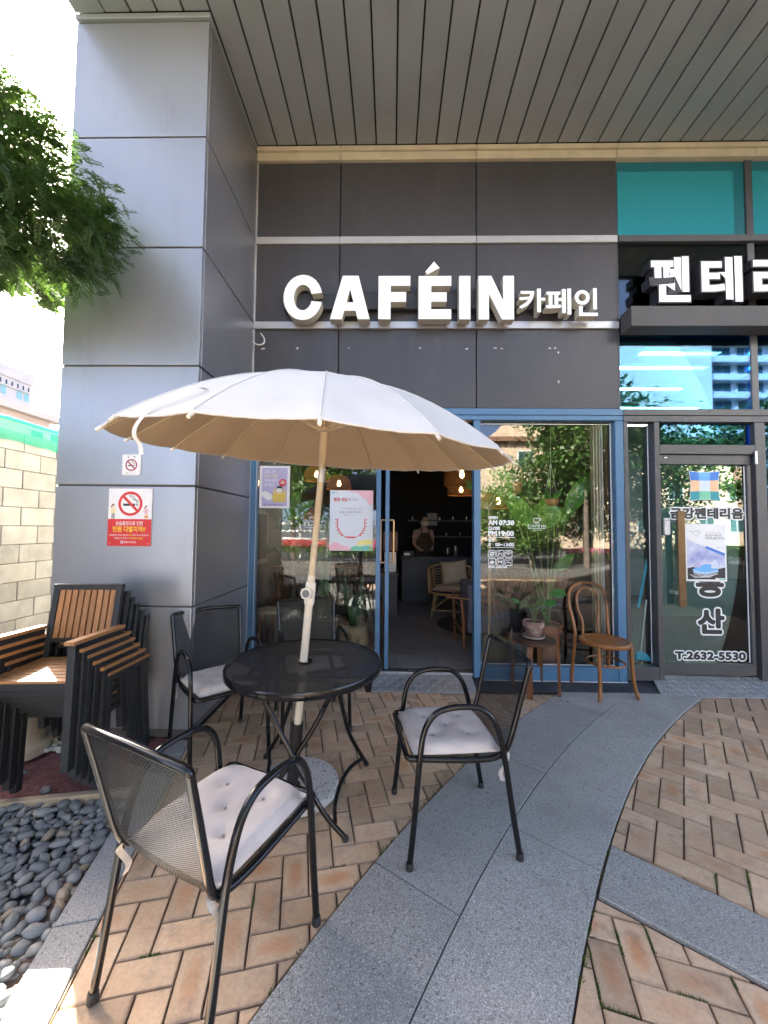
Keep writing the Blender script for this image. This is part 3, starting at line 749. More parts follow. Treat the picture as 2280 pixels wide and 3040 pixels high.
# office side upper glazing
for (x0, x1) in ((2.138, 3.346), (3.413, 4.70), (4.77, 6.05), (6.12, 7.3)):
    MB().box(x0+.004, x1-.004, FY+.02, FY+.03, 4.199, 4.947).build('spandrel_pane', 'teal_edge', bld, L)
    MB().box(x0+.004, x1-.11, FY+.012, FY+.019, 4.199, 4.845).build('spandrel_panel', 'teal_spandrel', bld, L)
    MB().box(x0+.003, x1-.003, FY+.015, FY+.025, 3.265, 4.126).build('sign_pane', 'sign_glass', bld, L)
    MB().box(x0+.003, x1-.003, FY+.015, FY+.025, 2.54, 3.235).build('clerestory_pane', 'tint_glass', bld, L)
for x in (2.12, 3.347, 4.70, 6.05):
    w_ = .015 if x < 2.2 else .065
    MB().box(x, x+w_, FY+.006, FY+.09, 2.53, 4.95).build('mullion', 'grey_frame', bld, L, bevel=.003)
MB().box(2.13, 7.3, FY-.022, FY+.06, 4.131, 4.195).build('transom_rail', 'grey_frame', bld, L, bevel=.003)
MB().box(2.13, 7.3, FY+.30, FY+.32, 3.27, 4.95).build('backing_wall', 'black_gap', bld, L)
# ================================================================== cafe shopfront (blue frame)
cf = thing('cafe_shopfront', 'blue framed cafe shopfront with two large windows and an open door', 'shopfront', (.4, 3.59, 0))
L = cf.location
Y0, Y1, GY = 3.552, 3.64, 3.612
def bar(name, x0, x1, z0, z1, mat='blue_paint', y0=Y0, y1=Y1, par=None, bev=.003):
    return MB().box(x0, x1, y0, y1, z0, z1).build(name, mat, par or cf, L, bevel=bev)
bar('post', -1.327, -1.273, .05, 2.42)
bar('post', -.142, -.099, .05, 2.42)
bar('post', .765, .828, .05, 2.42)
bar('post', 2.072, 2.147, .03, 2.42)
bar('head_beam', -1.327, 2.147, 2.471, 2.533, y0=Y0-.004)
bar('head_beam', -1.327, 2.147, 2.423, 2.468)
bar('bottom_rail', .831, 2.069, .033, .16)
bar('bottom_rail', -1.27, -.145, .05, .13)
bar('threshold', -.097, .763, .055, .083, 'steel', 3.575, 3.66, bev=.002)
bar('floor_closer_plate', -.09, .17, .083, .086, 'grey_frame', 3.585, 3.645, bev=0)
for x in (-1.330, -1.271): bar('sealant_line', x, x+.003, .06, 2.42, 'sealant', Y0-.003, Y0+.001, bev=0)
bar('sealant_line', .835, 2.145, .027, .032, 'sealant', Y0-.003, Y0+.01, bev=0)
for x0, x1, z0, z1 in ((.831,2.069,.160,.166),):
    bar('glazing_bead', x0, x1, z0, z1, 'sealant', GY-.012, GY-.006, bev=0)
bar('glazing_bead', 2.050, 2.056, .166, 2.41, 'sealant', GY-.012, GY-.006, bev=0)
bar('glazing_bead', .831, 2.05, 2.395, 2.401, 'aluminium', GY-.012, GY-.006, bev=0)
bar('window_pane', -1.271, -.144, .131, 2.421, 'cafe_glass', GY, GY+.006, bev=0)
bar('window_pane', .83, 2.071, .161, 2.421, 'cafe_glass', GY, GY+.006, bev=0)
# open door leaf, swung inward, seen edge on
DX = -.038
def leafbox(name, y0, y1, z0, z1, mat='blue_paint', x0=DX-.018, x1=DX+.018, par=None, bev=.003): return MB().box(x0, x1, y0, y1, z0, z1).build(name, mat, par, L, bevel=bev)
door = leafbox('door', 3.60, 3.655, .095, 2.41, par=cf)
leafbox('door_stile', 4.37, 4.43, .095, 2.41, par=door)
leafbox('door_rail', 3.658, 4.367, .095, .22, par=door); leafbox('door_rail', 3.658, 4.367, 2.33, 2.41, par=door)
leafbox('door_pane', 3.656, 4.37, .221, 2.329, 'cafe_glass', DX-.004, DX+.004, door, 0)
pm('brass', (.62, .40, .20), .28, metal=.85, var=.1)
for s in (-1, 1):
    x = DX+s*.019; xo = DX+s*.062
    MB().tube(catmull([(x,3.70,1.07),(xo-s*.012,3.70,1.07),(xo,3.70,1.085),(xo,3.70,1.2),(xo,3.70,1.35),(xo,3.70,1.465),(xo-s*.012,3.70,1.48),(x,3.70,1.48)], 5), .009, 10).build('door_handle', 'brass', door, L, smooth=True)
# pale sliding shutter tracks and timber lining inside the right end of the window
pm('pale_track', (.62,.58,.44), .5, var=.1); wood('lining_wood', (.20,.10,.045), (.10,.05,.02), .5)
for x0, x1, mt in ((1.945,1.955,'pale_track'),(1.972,1.985,'pale_track'),(2.0,2.012,'pale_track'),(2.022,2.036,'sealant')):
    MB().box(x0, x1, 3.70, 3.76, .09, 2.42).build('track_rail', mt, cf, L)
MB().box(2.043, 2.072, 3.68, 3.80, .09, 2.42).build('timber_lining', 'lining_wood', cf, L)

# ================================================================== office shopfront (grey frame)
of = thing('office_shopfront', 'dark grey framed office entrance with glass door and narrow side light', 'shopfront', (2.9, 3.59, 0))
L = of.location
def gb(name, x0, x1, z0, z1, mat='grey_frame', y0=Y0, y1=3.66, par=None, bev=.003): return MB().box(x0, x1, y0, y1, z0, z1).build(name, mat, par or of, L, bevel=bev)
gb('post', 2.150, 2.191, .05, 2.41); gb('post', 2.431, 2.478, .05, 2.41, y1=3.74); gb('post', 3.345, 3.44, .05, 2.41, y1=3.70)
gb('head_beam', 2.150, 7.3, 2.472, 2.533, y0=Y0-.004); gb('head_beam', 2.150, 7.3, 2.412, 2.469)
gb('bottom_rail', 2.193, 2.429, .047, .169)
gb('transom_bar', 2.480, 3.343, 2.112, 2.20)
gb('transom_pane', 2.480, 3.343, 2.202, 2.41, 'tint_glass', 3.60, 3.606, bev=0)
gb('side_pane', 2.193, 2.429, .171, 2.41, 'side_glass', 3.63, 3.636, bev=0)
gb('sealant_line', 2.412, 2.417, .18, 2.40, 'sealant', 3.622, 3.628, bev=0)
for x0, x1 in ((3.442,4.70),(4.77,6.05)):
    gb('window_pane', x0, x1, .16, 2.41, 'tint_glass', 3.61, 3.616, bev=0); gb('bottom_rail', x0, x1, .05, .158)
gb('post', 4.702, 4.768, .05, 2.41); gb('post', 6.052, 7.3, .05, 2.41)
od = gb('door', 2.486, 3.318, 2.020, 2.107, y0=3.575, y1=3.62)
gb('door_rail', 2.486, 3.318, .097, .202, y0=3.575, y1=3.62, par=od)
gb('door_stile', 3.285, 3.318, .204, 2.018, y0=3.575, y1=3.62, par=od)
gb('door_stile', 2.486, 2.496, .204, 2.018, y0=3.575, y1=3.62, par=od)
gb('door_pane', 2.497, 3.284, .203, 2.019, 'door_glass', 3.602, 3.608, par=od, bev=0)
gb('sealant_line', 3.270, 3.280, .21, 2.01, 'sealant', 3.593, 3.598, par=od, bev=0)
pm('bronze_bar', (.15,.095,.05), .35, metal=.6, var=.15, vscale=20)
hnd = gb('door_handle', 2.60, 2.665, .715, 1.585, 'bronze_bar', 3.515, 3.535, par=od, bev=.004)
for z in (.82, 1.47): gb('handle_standoff', 2.615, 2.645, z, z+.03, 'steel', 3.536, 3.601, par=od, bev=0)
pm('white_plastic', (.72,.72,.70), .4, var=.03)
sn = MB().box(2.518, 2.572, 3.565, 3.60, 1.362, 1.522).build('door_sensor', 'white_plastic', of, L, bevel=.014, bseg=3)
MB().box(2.52, 2.57, 3.5635, 3.565, 1.497, 1.5).build('sensor_seam', 'grey_frame', sn, L)
gb('door_closer', 3.325, 3.345, 2.02, 2.14, 'steel', 3.53, 3.551)
MB().box(2.53, 2.555, 3.566, 3.5745, 2.072, 2.09).build('lock_cylinder', 'steel', od, L, bevel=.003)

# ================================================================== lettering helpers
pm('acrylic_white', (.86, .88, .90), .3, var=.01, coat=.2, emit=(.85,.93,1.), estr=.010)  # faint glow put into the letter faces to lift their white
pm('letter_return', (.60, .57, .47), .5, var=.06)
pm('sign_dark', (.03, .031, .036), .5, var=.1)
pm('letter_black', (.02, .02, .024), .45)
def shape_fit(spl, x0, x1, z0, z1, y, depth):
    vs, fs = curve_mesh(splines=spl, extrude=.5 if depth else 0)
    return MB().add([(x0+p.x*(x1-x0), y-p.z*depth, z0+p.y*(z1-z0)) for p in vs], fs)
def arc(cx, cy, rx, ry, a0, a1, n=28): return [(cx+rx*math.cos(rad(a0+(a1-a0)*i/n)), cy+ry*math.sin(rad(a0+(a1-a0)*i/n))) for i in range(n+1)]
GL = {
 'C': [arc(.5,.5,.5,.5,12,348)+list(reversed(arc(.5,.5,.235,.285,16,344)))],
 'A': [[(0,0),(.31,1),(.71,1),(1,0),(.705,0),(.645,.195),(.36,.195),(.295,0)], [(.415,.385),(.5,.70),(.595,.385)]],
 'F': [[(0,0),(0,1),(1,1),(1,.775),(.385,.775),(.385,.625),(.87,.625),(.87,.40),(.385,.40),(.385,0)]],
 'E': [[(0,0),(0,1),(1,1),(1,.775),(.385,.775),(.385,.62),(.86,.62),(.86,.405),(.385,.405),(.385,.225),(1,.225),(1,0)]],
 'I': [[(0,0),(0,1),(1,1),(1,0)]],
 'N': [[(0,0),(0,1),(.36,1),(.70,.42),(.70,1),(1,1),(1,0),(.655,0),(.29,.6),(.29,0)]],
 '`': [[(0,.22),(.60,1),(1,.5),(.13,0)]],
}
cs = thing('cafe_sign', 'cafe sign of raised white channel letters on a dark mounting box', 'sign', (.4, 3.50, 3.3))
L = cs.location
MB().box(-1.03, 1.79, 3.495, 3.556, 3.455, 3.607).build('mounting_box', 'sign_dark', cs, L, bevel=.004)
for g_, x0, x1, z0, z1 in (('C',-1.008,-.648,3.296,3.724),('A',-.578,-.212,3.304,3.714),('F',-.136,.157,3.304,3.711),('E',.231,.530,3.304,3.709),('I',.600,.704,3.303,3.709),('N',.776,1.098,3.30,3.709),('`',.292,.424,3.722,3.845)):
    l_ = shape_fit(GL[g_], x0, x1, z0, z1, 3.447, .09).build('letter', 'letter_return', cs, L)
    shape_fit(GL[g_], x0+.003, x1-.003, z0+.003, z1-.003, 3.4015, 0).build('letter_face', 'acrylic_white', l_, L)
for g_, x0, x1, z0, z1 in (('카',1.15,1.372,3.372,3.582),('페',1.39,1.605,3.352,3.582),('인',1.65,1.842,3.338,3.584)):
    l_ = text_fit(g_, x0, x1, z0, z1, 3.447, .022, .09).build('letter', 'letter_return', cs, L)
    text_fit(g_, x0, x1, z0, z1, 3.4012, .020).build('letter_face', 'acrylic_white', l_, L)
osn = thing('office_sign', 'large white office letters with dark outline on a grey ledge', 'sign', (3.4, 3.45, 3.23))
L = osn.location
MB().box(2.136, 7.2, 3.387, 3.553, 3.232, 3.418).build('ledge', 'ledge_grey', osn, L, bevel=.004)
for g_, x0, x1, z0, z1 in (('펜',2.335,2.66,3.475,3.865),('테',2.79,3.12,3.475,3.865),('리',3.25,3.58,3.475,3.865),('움',3.70,4.03,3.475,3.865)):
    l_ = text_fit(g_, x0, x1, z0, z1, 3.456, .058, .11).build('letter', 'sign_dark', osn, L)
    text_fit(g_, x0, x1, z0, z1, 3.3985, .034).build('letter_face', 'acrylic_white', l_, L)

# ================================================================== flat print helpers
def rect2(x0, x1, z0, z1, y): return MB().add([(x0,y,z0),(x1,y,z0),(x1,y,z1),(x0,y,z1)], [(0,1,2,3)])
def poly2(pts, y): return MB().add([(p[0],y,p[1]) for p in pts], [tuple(range(len(pts)))])
def disc2(cx, cz, r, y, n=36, rz=None): return poly2([(cx+r*math.cos(2*PI*k/n), cz+(rz or r)*math.sin(2*PI*k/n)) for k in range(n)], y)
def ring2(cx, cz, r0, r1, y, a0=0, a1=360, n=48):
    m = MB(); P = [(r*math.cos(rad(a0+(a1-a0)*k/n))+cx, y, r*math.sin(rad(a0+(a1-a0)*k/n))+cz) for k in range(n+1) for r in (r0, r1)]
    return m.add(P, [(2*k,2*k+1,2*k+3,2*k+2) for k in range(n)])
def stroke2(pts, w_, y):
    P = [Vector(p) for p in pts]; m = MB(); vs = []
    for i, p in enumerate(P):
        d = (P[min(i+1,len(P)-1)]-P[max(i-1,0)]).normalized(); n = Vector((-d.y, d.x))*w_/2; vs += [(p.x+n.x,y,p.y+n.y),(p.x-n.x,y,p.y-n.y)]
    return m.add(vs, [(2*i,2*i+1,2*i+3,2*i+2) for i in range(len(P)-1)])
def curve2(pts, w_, y, n=6): return stroke2([(p.x, p.y) for p in catmull([(a, b_, 0) for a, b_ in pts], n)], w_, y)
for n_, c_ in dict(print_white=(.80,.80,.80), print_red=(.62,.03,.03), print_maroon=(.30,.02,.05), print_black=(.02,.02,.025), print_grey=(.35,.35,.36), print_yellow=(.85,.62,.03), print_pink=(.75,.38,.50), print_skin=(.80,.55,.45), print_orange=(.75,.30,.05), print_lilac=(.46,.44,.66), print_paper=(.66,.72,.78), print_ochre=(.66,.50,.12), print_blue=(.04,.20,.62), print_lightblue=(.14,.42,.80), print_teal=(.01,.28,.33), print_green=(.18,.55,.36), print_peach=(.82,.52,.30), print_brown=(.16,.06,.04), print_palepink=(.78,.48,.55), print_paleyellow=(.80,.74,.25), print_ice=(.62,.70,.80), print_cream=(.80,.70,.45)).items():
    pm(n_, c_, .45, var=.02, vscale=20)
pm('sticker_white', (.80,.82,.82), .5, var=.01)

# ---- small no smoking plate
PYF = PY
def nosmoke(root, L, cx, cz, r, y, ringmat):
    ring2(cx, cz, r*.79, r, y-.0008).build('prohibition_ring', ringmat, root, L)
    rect2(cx-r*.60, cx+r*.38, cz-r*.18, cz, y-.0004).build('cigarette', 'print_black', root, L)
    for k in (0, 1): rect2(cx+r*(.46+.13*k), cx+r*(.52+.13*k), cz-r*.18, cz, y-.0004).build('cigarette_tip', 'print_black', root, L)
    for dx in (0, .13): curve2([(cx+r*(.50+dx), cz+r*.06), (cx+r*(.47+dx), cz+r*.25), (cx+r*(.2+dx), cz+r*.35), (cx+r*(.12+dx*1.6), cz+r*.5), (cx+r*(-.08+dx*2), cz+r*.62), (cx+r*(.02+dx), cz+r*.78)], r*.045, y-.0004).build('smoke', 'print_black', root, L)
    a = rad(-45); d = Vector((math.cos(a), math.sin(a)))*r*.86; n = Vector((-d.y, d.x)).normalized()*r*.105
    poly2([(cx-d.x+n.x, cz-d.y+n.y), (cx-d.x-n.x, cz-d.y-n.y), (cx+d.x-n.x, cz+d.y-n.y), (cx+d.x+n.x, cz+d.y+n.y)], y-.0010).build('prohibition_bar', ringmat, root, L)
s1 = thing('no_smoking_plate', 'small white no smoking plate with rounded corners, upper one on the column', 'sign', (-1.776, PYF, 1.745)); L = s1.location
def rrect(x0, x1, z0, z1, r):
    P = []
    for cx, cz, a in ((x1-r,z1-r,0),(x0+r,z1-r,90),(x0+r,z0+r,180),(x1-r,z0+r,270)): P += [(cx+r*math.cos(rad(a+t)), cz+r*math.sin(rad(a+t))) for t in (0,30,60,90)]
    return P
def plate(P, y0, y1):
    n = len(P); return MB().add([(p[0],y0,p[1]) for p in P]+[(p[0],y1,p[1]) for p in P], [tuple(range(n)), tuple(range(2*n-1,n-1,-1))]+[(i,(i+1)%n,n+(i+1)%n,n+i) for i in range(n)])
plate(rrect(-1.841,-1.711,1.745,1.890,.012), PYF-.006, PYF-.001).build('plate', 'print_white', s1, L)
yy = PYF-.0068
b0 = ring2
stroke2(rrect(-1.836,-1.716,1.750,1.885,.01)+[rrect(-1.836,-1.716,1.750,1.885,.01)[0]], .0016, yy).build('border_line', 'print_grey', s1, L)
nosmoke(s1, L, -1.776, 1.816, .041, yy, 'print_maroon')
text_fit('금', -1.804, -1.790, 1.863, 1.879, yy, .01).build('lettering', 'print_black', s1, L)
text_fit('연', -1.764, -1.750, 1.863, 1.879, yy, .01).build('lettering', 'print_black', s1, L)
text_fit('영등포구보건소', -1.800, -1.748, 1.757, 1.764, yy, .0).build('lettering', 'print_grey', s1, L)
disc2(-1.807, 1.7605, .005, yy).build('emblem', 'print_grey', s1, L)
# ---- large red and white plate
s2 = thing('no_smoking_sign', 'large red and white no smoking sign screwed to the column', 'sign', (-1.775, PYF, 1.267)); L = s2.location
X0, X1, Z0, Z1 = -1.922, -1.623, 1.265, 1.654
MB().box(X0, X1, PYF-.007, PYF-.001, Z0, Z1).build('plate', 'print_white', s2, L)
yy = PYF-.0078
rect2(X0, X1, Z0, 1.447, yy).build('red_field', 'print_red', s2, L)
nosmoke(s2, L, -1.771, 1.552, .083, yy, 'print_red')
y2 = yy-.0006
text_fit('상습흡연으로 인한', -1.868, -1.680, 1.405, 1.433, y2, .012).build('lettering', 'print_white', s2, L)
text_fit('민원 다발지역!!', -1.885, -1.664, 1.360, 1.398, y2, .022).build('lettering', 'print_yellow', s2, L)
text_fit('간접흡연의 피해가 없도록', -1.910, -1.782, 1.332, 1.345, y2, .004).build('lettering', 'print_white', s2, L)
text_fit('금연', -1.777, -1.752, 1.332, 1.346, y2, .012).build('lettering', 'print_yellow', s2, L)
text_fit('하여 주시기 바랍니다!', -1.749, -1.636, 1.332, 1.345, y2, .004).build('lettering', 'print_white', s2, L)
text_fit('담배꽁초 무단투기 시', -1.872, -1.765, 1.311, 1.324, y2, .004).build('lettering', 'print_white', s2, L)
text_fit('과태료 5만원', -1.760, -1.680, 1.311, 1.325, y2, .012).build('lettering', 'print_yellow', s2, L)
text_fit('영등포구보건소', -1.806, -1.722, 1.284, 1.299, y2, .010).build('lettering', 'print_white', s2, L)
ring2(-1.820, 1.291, .005, .0105, y2).build('emblem', 'print_ice', s2, L)
for x, z in ((-1.905,1.638),(-1.640,1.638),(-1.905,1.281),(-1.640,1.281)): disc2(x, z, .004, y2, 10).build('screw_head', 'steel', s2, L)
# the two little printed bystanders
def figure(x, z, s, top, hairc, legs):
    disc2(x, z+s*.86, s*.085, y2, 14).build('figure_head', 'print_skin', s2, L)
    poly2([(x-s*.10,z+s*.88),(x-s*.06,z+s*.97),(x+s*.05,z+s*.98),(x+s*.10,z+s*.92),(x,z+s*.90),(x-s*.05,z+s*.82),(x-s*.13,z+s*.72),(x-s*.16,z+s*.8)], y2-.0003).build('figure_hair', hairc, s2, L)
    poly2([(x-s*.10,z+s*.74),(x+s*.10,z+s*.74),(x+s*.14,z+s*.36),(x-s*.14,z+s*.36)], y2).build('figure_coat', top, s2, L)
    for sx in (-1, 1):
        stroke2([(x+sx*s*.09,z+s*.72),(x+sx*s*.22,z+s*.56),(x+sx*s*.11,z+s*.44)], s*.05, y2).build('figure_arm', top, s2, L)
        if legs: poly2([(x+sx*s*.06-s*.035,z+s*.35),(x+sx*s*.06+s*.035,z+s*.35),(x+sx*s*.06+s*.025,z),(x+sx*s*.06-s*.025,z)], y2).build('figure_leg', legs, s2, L)
figure(-1.888, 1.448, .105, 'print_cream', 'print_brown', 'print_black')
figure(-1.662, 1.456, .085, 'print_palepink', 'print_brown', None)
disc2(-1.659, 1.478, .009, y2-.0005, 12).build('figure_child_head', 'print_skin', s2, L)
poly2([(-1.670,1.470),(-1.648,1.470),(-1.645,1.456),(-1.673,1.456)], y2-.0005).build('figure_child_body', 'print_orange', s2, L)

# ---- mask poster in the left window
WY = 3.606
def paper(root, L, x0, x1, z0, z1, mat, y=WY, wob=.003):
    P = []
    for i in range(7):
        row = []
        for j in range(7): row.append((x0+(x1-x0)*j/6, y-.0015-abs(wob*math.sin(i*1.3)*math.sin(j*.9+.4))*.3, z0+(z1-z0)*i/6))
        P.append(row)
    return MB().grid(P).build('sheet', mat, root, L, smooth=True)
p1 = thing('mask_poster', 'lilac face mask poster taped inside the left cafe window', 'poster', (-1.11, WY, 1.583)); L = p1.location
paper(p1, L, -1.257, -.968, 1.583, 1.986, 'print_white'); yy = WY-.004
rect2(-1.232, -.992, 1.600, 1.966, yy).build('lilac_field', 'print_lilac', p1, L)
y2 = yy-.0006
for i, (s_, w_, mt) in enumerate((('입장 전',.10,'print_white'),('마스크를',.125,'print_paleyellow'),('착용하여',.125,'print_white'),('주세요',.09,'print_white'))):
    text_fit(s_, -1.212, -1.212+w_, 1.915-.042*i, 1.946-.042*i, y2, .006).build('lettering', mt, p1, L)
disc2(-1.035, 1.825, .036, y2).build('speech_bubble', 'print_red', p1, L)
text_fit('꼭!', -1.058, -1.012, 1.806, 1.844, y2-.0006, .012).build('lettering', 'print_white', p1, L)
poly2([(-1.232,1.735),(-1.20,1.745),(-1.145,1.715),(-1.128,1.685),(-1.15,1.655),(-1.19,1.665),(-1.232,1.70)], y2).build('mask_print', 'print_white', p1, L)
poly2([(-1.128,1.64),(-1.005,1.64),(-1.0,1.70),(-1.03,1.735),(-1.10,1.735),(-1.132,1.70)], y2).build('figure_shirt', 'print_ochre', p1, L)
disc2(-1.066, 1.755, .027, y2-.0004, 20).build('figure_face', 'print_white', p1, L)
poly2([(-1.096,1.76),(-1.092,1.785),(-1.066,1.797),(-1.040,1.785),(-1.036,1.76),(-1.05,1.772),(-1.082,1.772)], y2-.0008).build('figure_hair', 'print_black', p1, L)
for sx in (-1, 1): stroke2([(-1.066+sx*.055,1.70),(-1.066+sx*.052,1.74),(-1.066+sx*.028,1.765)], .016, y2-.0006).build('figure_arm', 'print_ochre', p1, L)
text_fit('CAFEIN', -1.212, -1.040, 1.608, 1.622, y2, .004, spacing=1.3).build('lettering', 'print_black', p1, L)
# ---- festival poster
p2 = thing('festival_poster', 'pale blue spring sale poster with red laurel in the left cafe window', 'poster', (-.376, WY, 1.188)); L = p2.location
paper(p2, L, -.582, -.172, 1.186, 1.757, 'print_paper'); yy = WY-.004; y2 = yy-.0005
def cloud(pts, mat, nm): poly2(pts, yy).build(nm, mat, p2, L)
cloud([(-.40,1.755),(-.36,1.735),(-.33,1.74),(-.29,1.71),(-.27,1.68),(-.24,1.685),(-.22,1.64),(-.20,1.615),(-.174,1.62),(-.174,1.755)], 'print_palepink', 'pink_cloud')
cloud([(-.58,1.188),(-.58,1.235),(-.54,1.27),(-.50,1.262),(-.46,1.235),(-.40,1.225),(-.36,1.188)], 'print_palepink', 'pink_cloud')
cloud([(-.38,1.188),(-.375,1.22),(-.33,1.235),(-.28,1.228),(-.24,1.24),(-.19,1.23),(-.175,1.2),(-.175,1.188)], 'print_green', 'green_hill')
poly2([(-.33,1.24),(-.30,1.28),(-.24,1.292),(-.18,1.29),(-.175,1.25),(-.24,1.245)], yy-.0003).build('yellow_field', 'print_paleyellow', p2, L)
disc2(-.245, 1.212, .012, y2-.0003, 14).build('flower_print', 'print_lightblue', p2, L); disc2(-.19, 1.215, .012, y2-.0003, 14).build('flower_print', 'print_ochre', p2, L)
text_fit('봄꽃 세일', -.545, -.420, 1.652, 1.688, y2, .016).build('lettering', 'print_red', p2, L)
text_fit('페스타', -.412, -.320, 1.652, 1.686, y2, .0).build('lettering', 'print_grey', p2, L)
text_fit('누구나 좋아하는 맛집', -.48, -.275, 1.572, 1.594, y2, .0).build('lettering', 'print_grey', p2, L)
text_fit('韩国人喜爱的美食餐厅', -.49, -.27, 1.540, 1.562, y2, .004).build('lettering', 'print_grey', p2, L)
text_fit('韓国人が好きな', -.455, -.33, 1.518, 1.530, y2, .0).build('lettering', 'print_grey', p2, L)
for s in (-1, 1):
    cx, cz = -.378, 1.395
    curve2([(cx+s*.13,1.48),(cx+s*.125,1.40),(cx+s*.09,1.34),(cx+s*.045,1.315)], .006, y2).build('laurel_stem', 'print_red', p2, L)
    for k, (dx, dz) in enumerate(((.132,1.47),(.13,1.44),(.126,1.41),(.115,1.38),(.10,1.355),(.078,1.335))):
        for q in (-1, 1):
            a = rad(75+q*38-k*12); u = Vector((math.cos(a)*s, math.sin(a))); n_ = Vector((-u.y, u.x)); p = Vector((cx+s*dx, dz))
            a1_, a2_, a3_ = p+u*.014+n_*.0045, p+u*.03, p+u*.014-n_*.0045
            poly2([tuple(p), tuple(a1_), tuple(a2_), tuple(a3_)], y2-.0003).build('laurel_leaf', 'print_red', p2, L)
rect2(-.424, -.338, 1.306, 1.320, y2).build('ribbon', 'print_red', p2, L)
disc2(-.555, 1.733, .007, y2, 14).build('emblem', 'print_teal', p2, L); text_fit('영등포구', -.543, -.51, 1.728, 1.738, y2).build('lettering', 'print_teal', p2, L)
# ---- opening hours on the right window
oh = thing('opening_hours_lettering', 'white opening hours lettering and pictograms on the right cafe window', 'lettering', (1.03, WY, 1.04)); L = oh.location; yy = WY-.001
def st(t, x0, x1, z0, z1, off=.012): text_bold(t, x0, x1, z0, z1, yy, .0022 if off < .016 else .0034, 8).build('lettering', 'sticker_white', oh, L)
st('OPEN', .912, .998, 1.498, 1.522); st('AM', .912, .992, 1.444, 1.484, .016); st('07:30', 1.012, 1.150, 1.444, 1.484, .016); st('CLOSE', .912, 1.018, 1.398, 1.424); st('PM', .912, .988, 1.342, 1.384, .016); st('19:00', 1.010, 1.146, 1.342, 1.384, .016)
rect2(.910, 1.158, 1.324, 1.329, yy).build('rule_line', 'sticker_white', oh, L)
st('Sat', .912, .968, 1.288, 1.312); st('0', .912, .930, 1.247, 1.272); st('00~13:00', .976, 1.150, 1.245, 1.274, .014)
rect2(.910, 1.158, 1.230, 1.234, yy).build('rule_line', 'sticker_white', oh, L)
for r in range(2):
    for k in range(3):
        x0 = .911+k*.077; z0 = 1.142-r*.077; P = rrect(x0, x0+.066, z0, z0+.062, .011)
        stroke2(P+[P[0]], .006, yy).build('pictogram_frame', 'sticker_white', oh, L)
def pic(mb): mb.build('pictogram', 'sticker_white', oh, L)
st('TAKE', .922, .966, 1.177, 1.191, .015); st('OUT', .926, .962, 1.155, 1.170, .015)
pic(disc2(1.008,1.163,.007,yy,12)); pic(disc2(1.036,1.163,.007,yy,12)); pic(stroke2([(1.000,1.186),(1.012,1.176),(1.030,1.176),(1.040,1.184)],.006,yy)); pic(disc2(1.012,1.193,.006,yy,12))
for k in range(3): pic(ring2(1.098,1.158,.008+.012*k,.014+.012*k,yy,40,140,10))
pic(poly2([(.920,1.085),(.935,1.105),(.958,1.108),(.968,1.09),(.955,1.08),(.935,1.078)],yy)); pic(poly2([(.998,1.08),(1.004,1.106),(1.03,1.106),(1.042,1.114),(1.042,1.098),(1.034,1.08),(1.026,1.094),(1.008,1.094)],yy)); pic(stroke2([(.996,1.118),(1.046,1.074)],.005,yy)); pic(rect2(1.075,1.122,1.088,1.094,yy)); pic(stroke2([(1.076,1.116),(1.122,1.076)],.005,yy)); pic(stroke2([(1.09,1.11),(1.104,1.116),(1.114,1.108)],.004,yy))
st('일요일, 공휴일 휴무', .912, 1.084, 1.040, 1.056, .012)
# ---- cup logos
for nm, lab, x0, x1, z in (('logo_lettering','white coffee cup logo on the right cafe window','',0,0),('logo_lettering','white coffee cup logo on the left cafe window behind the pole','',0,0)):
    right = 'right' in lab; cx = 1.363 if right else -.742; zb = 1.425 if right else 1.415
    lo = thing(nm, lab, 'lettering', (cx, WY, zb)); L = lo.location
    text_fit('CAFÉIN', cx-.083, cx+.083, zb, zb+.03, yy, .014, spacing=1.35).build('lettering', 'sticker_white', lo, L)
    rect2(cx-.083, cx+.083, zb-.014, zb-.010, yy).build('rule_line', 'sticker_white', lo, L)
    text_fit('카페인 로스터스', cx-.042, cx+.042, zb-.034, zb-.022, yy, .006).build('lettering', 'sticker_white', lo, L)
    curve2([(cx-.032,zb+.082),(cx-.029,zb+.06),(cx-.016,zb+.047),(cx+.010,zb+.047),(cx+.022,zb+.06),(cx+.026,zb+.082),(cx-.032,zb+.082)], .005, yy, 5).build('cup_outline', 'sticker_white', lo, L)
    ring2(cx+.028, zb+.068, .007, .011, yy, -90, 90, 10).build('cup_handle', 'sticker_white', lo, L); rect2(cx-.03, cx+.024, zb+.038, zb+.042, yy).build('saucer_line', 'sticker_white', lo, L)
# ---- office door graphics
dg = thing('office_door_lettering', 'black office lettering with white outline and phone number on the glass door', 'lettering', (2.93, 3.6, .21)); L = dg.location
def dl(t, x0, x1, z0, z1, r1, r2):
    text_bold(t, x0, x1, z0, z1, 3.6008, r1).build('lettering_outline', 'sticker_white', dg, L); text_bold(t, x0, x1, z0, z1, 3.5996, r2).build('lettering', 'letter_black', dg, L)
dl('금강펜테리움', 2.596, 3.258, 1.520, 1.614, .0165, .0055)
dl('동', 2.822, 3.055, .81, 1.01, .026, .012); dl('산', 2.83, 3.052, .472, .682, .026, .012); dl('T.2632-5530', 2.612, 3.240, .232, .296, .0165, .006)
lg = thing('office_emblem', 'four cornered blue, orange and green emblem sticker on the office door', 'emblem', (2.915, 3.6, 1.68)); L = lg.location
def pin(u, v):   # pincushion square
    cx, cz, h = 2.915, 1.822, .139
    return (cx+h*u*(1-.10*(1-v*v)), cz+h*v*(1-.09*(1-u*u)))
brk = (-1, -.38, .40, 1)
cols = [['print_teal','print_green','print_teal'],['print_peach','print_ice','print_peach'],['print_blue','print_lightblue','print_blue']]
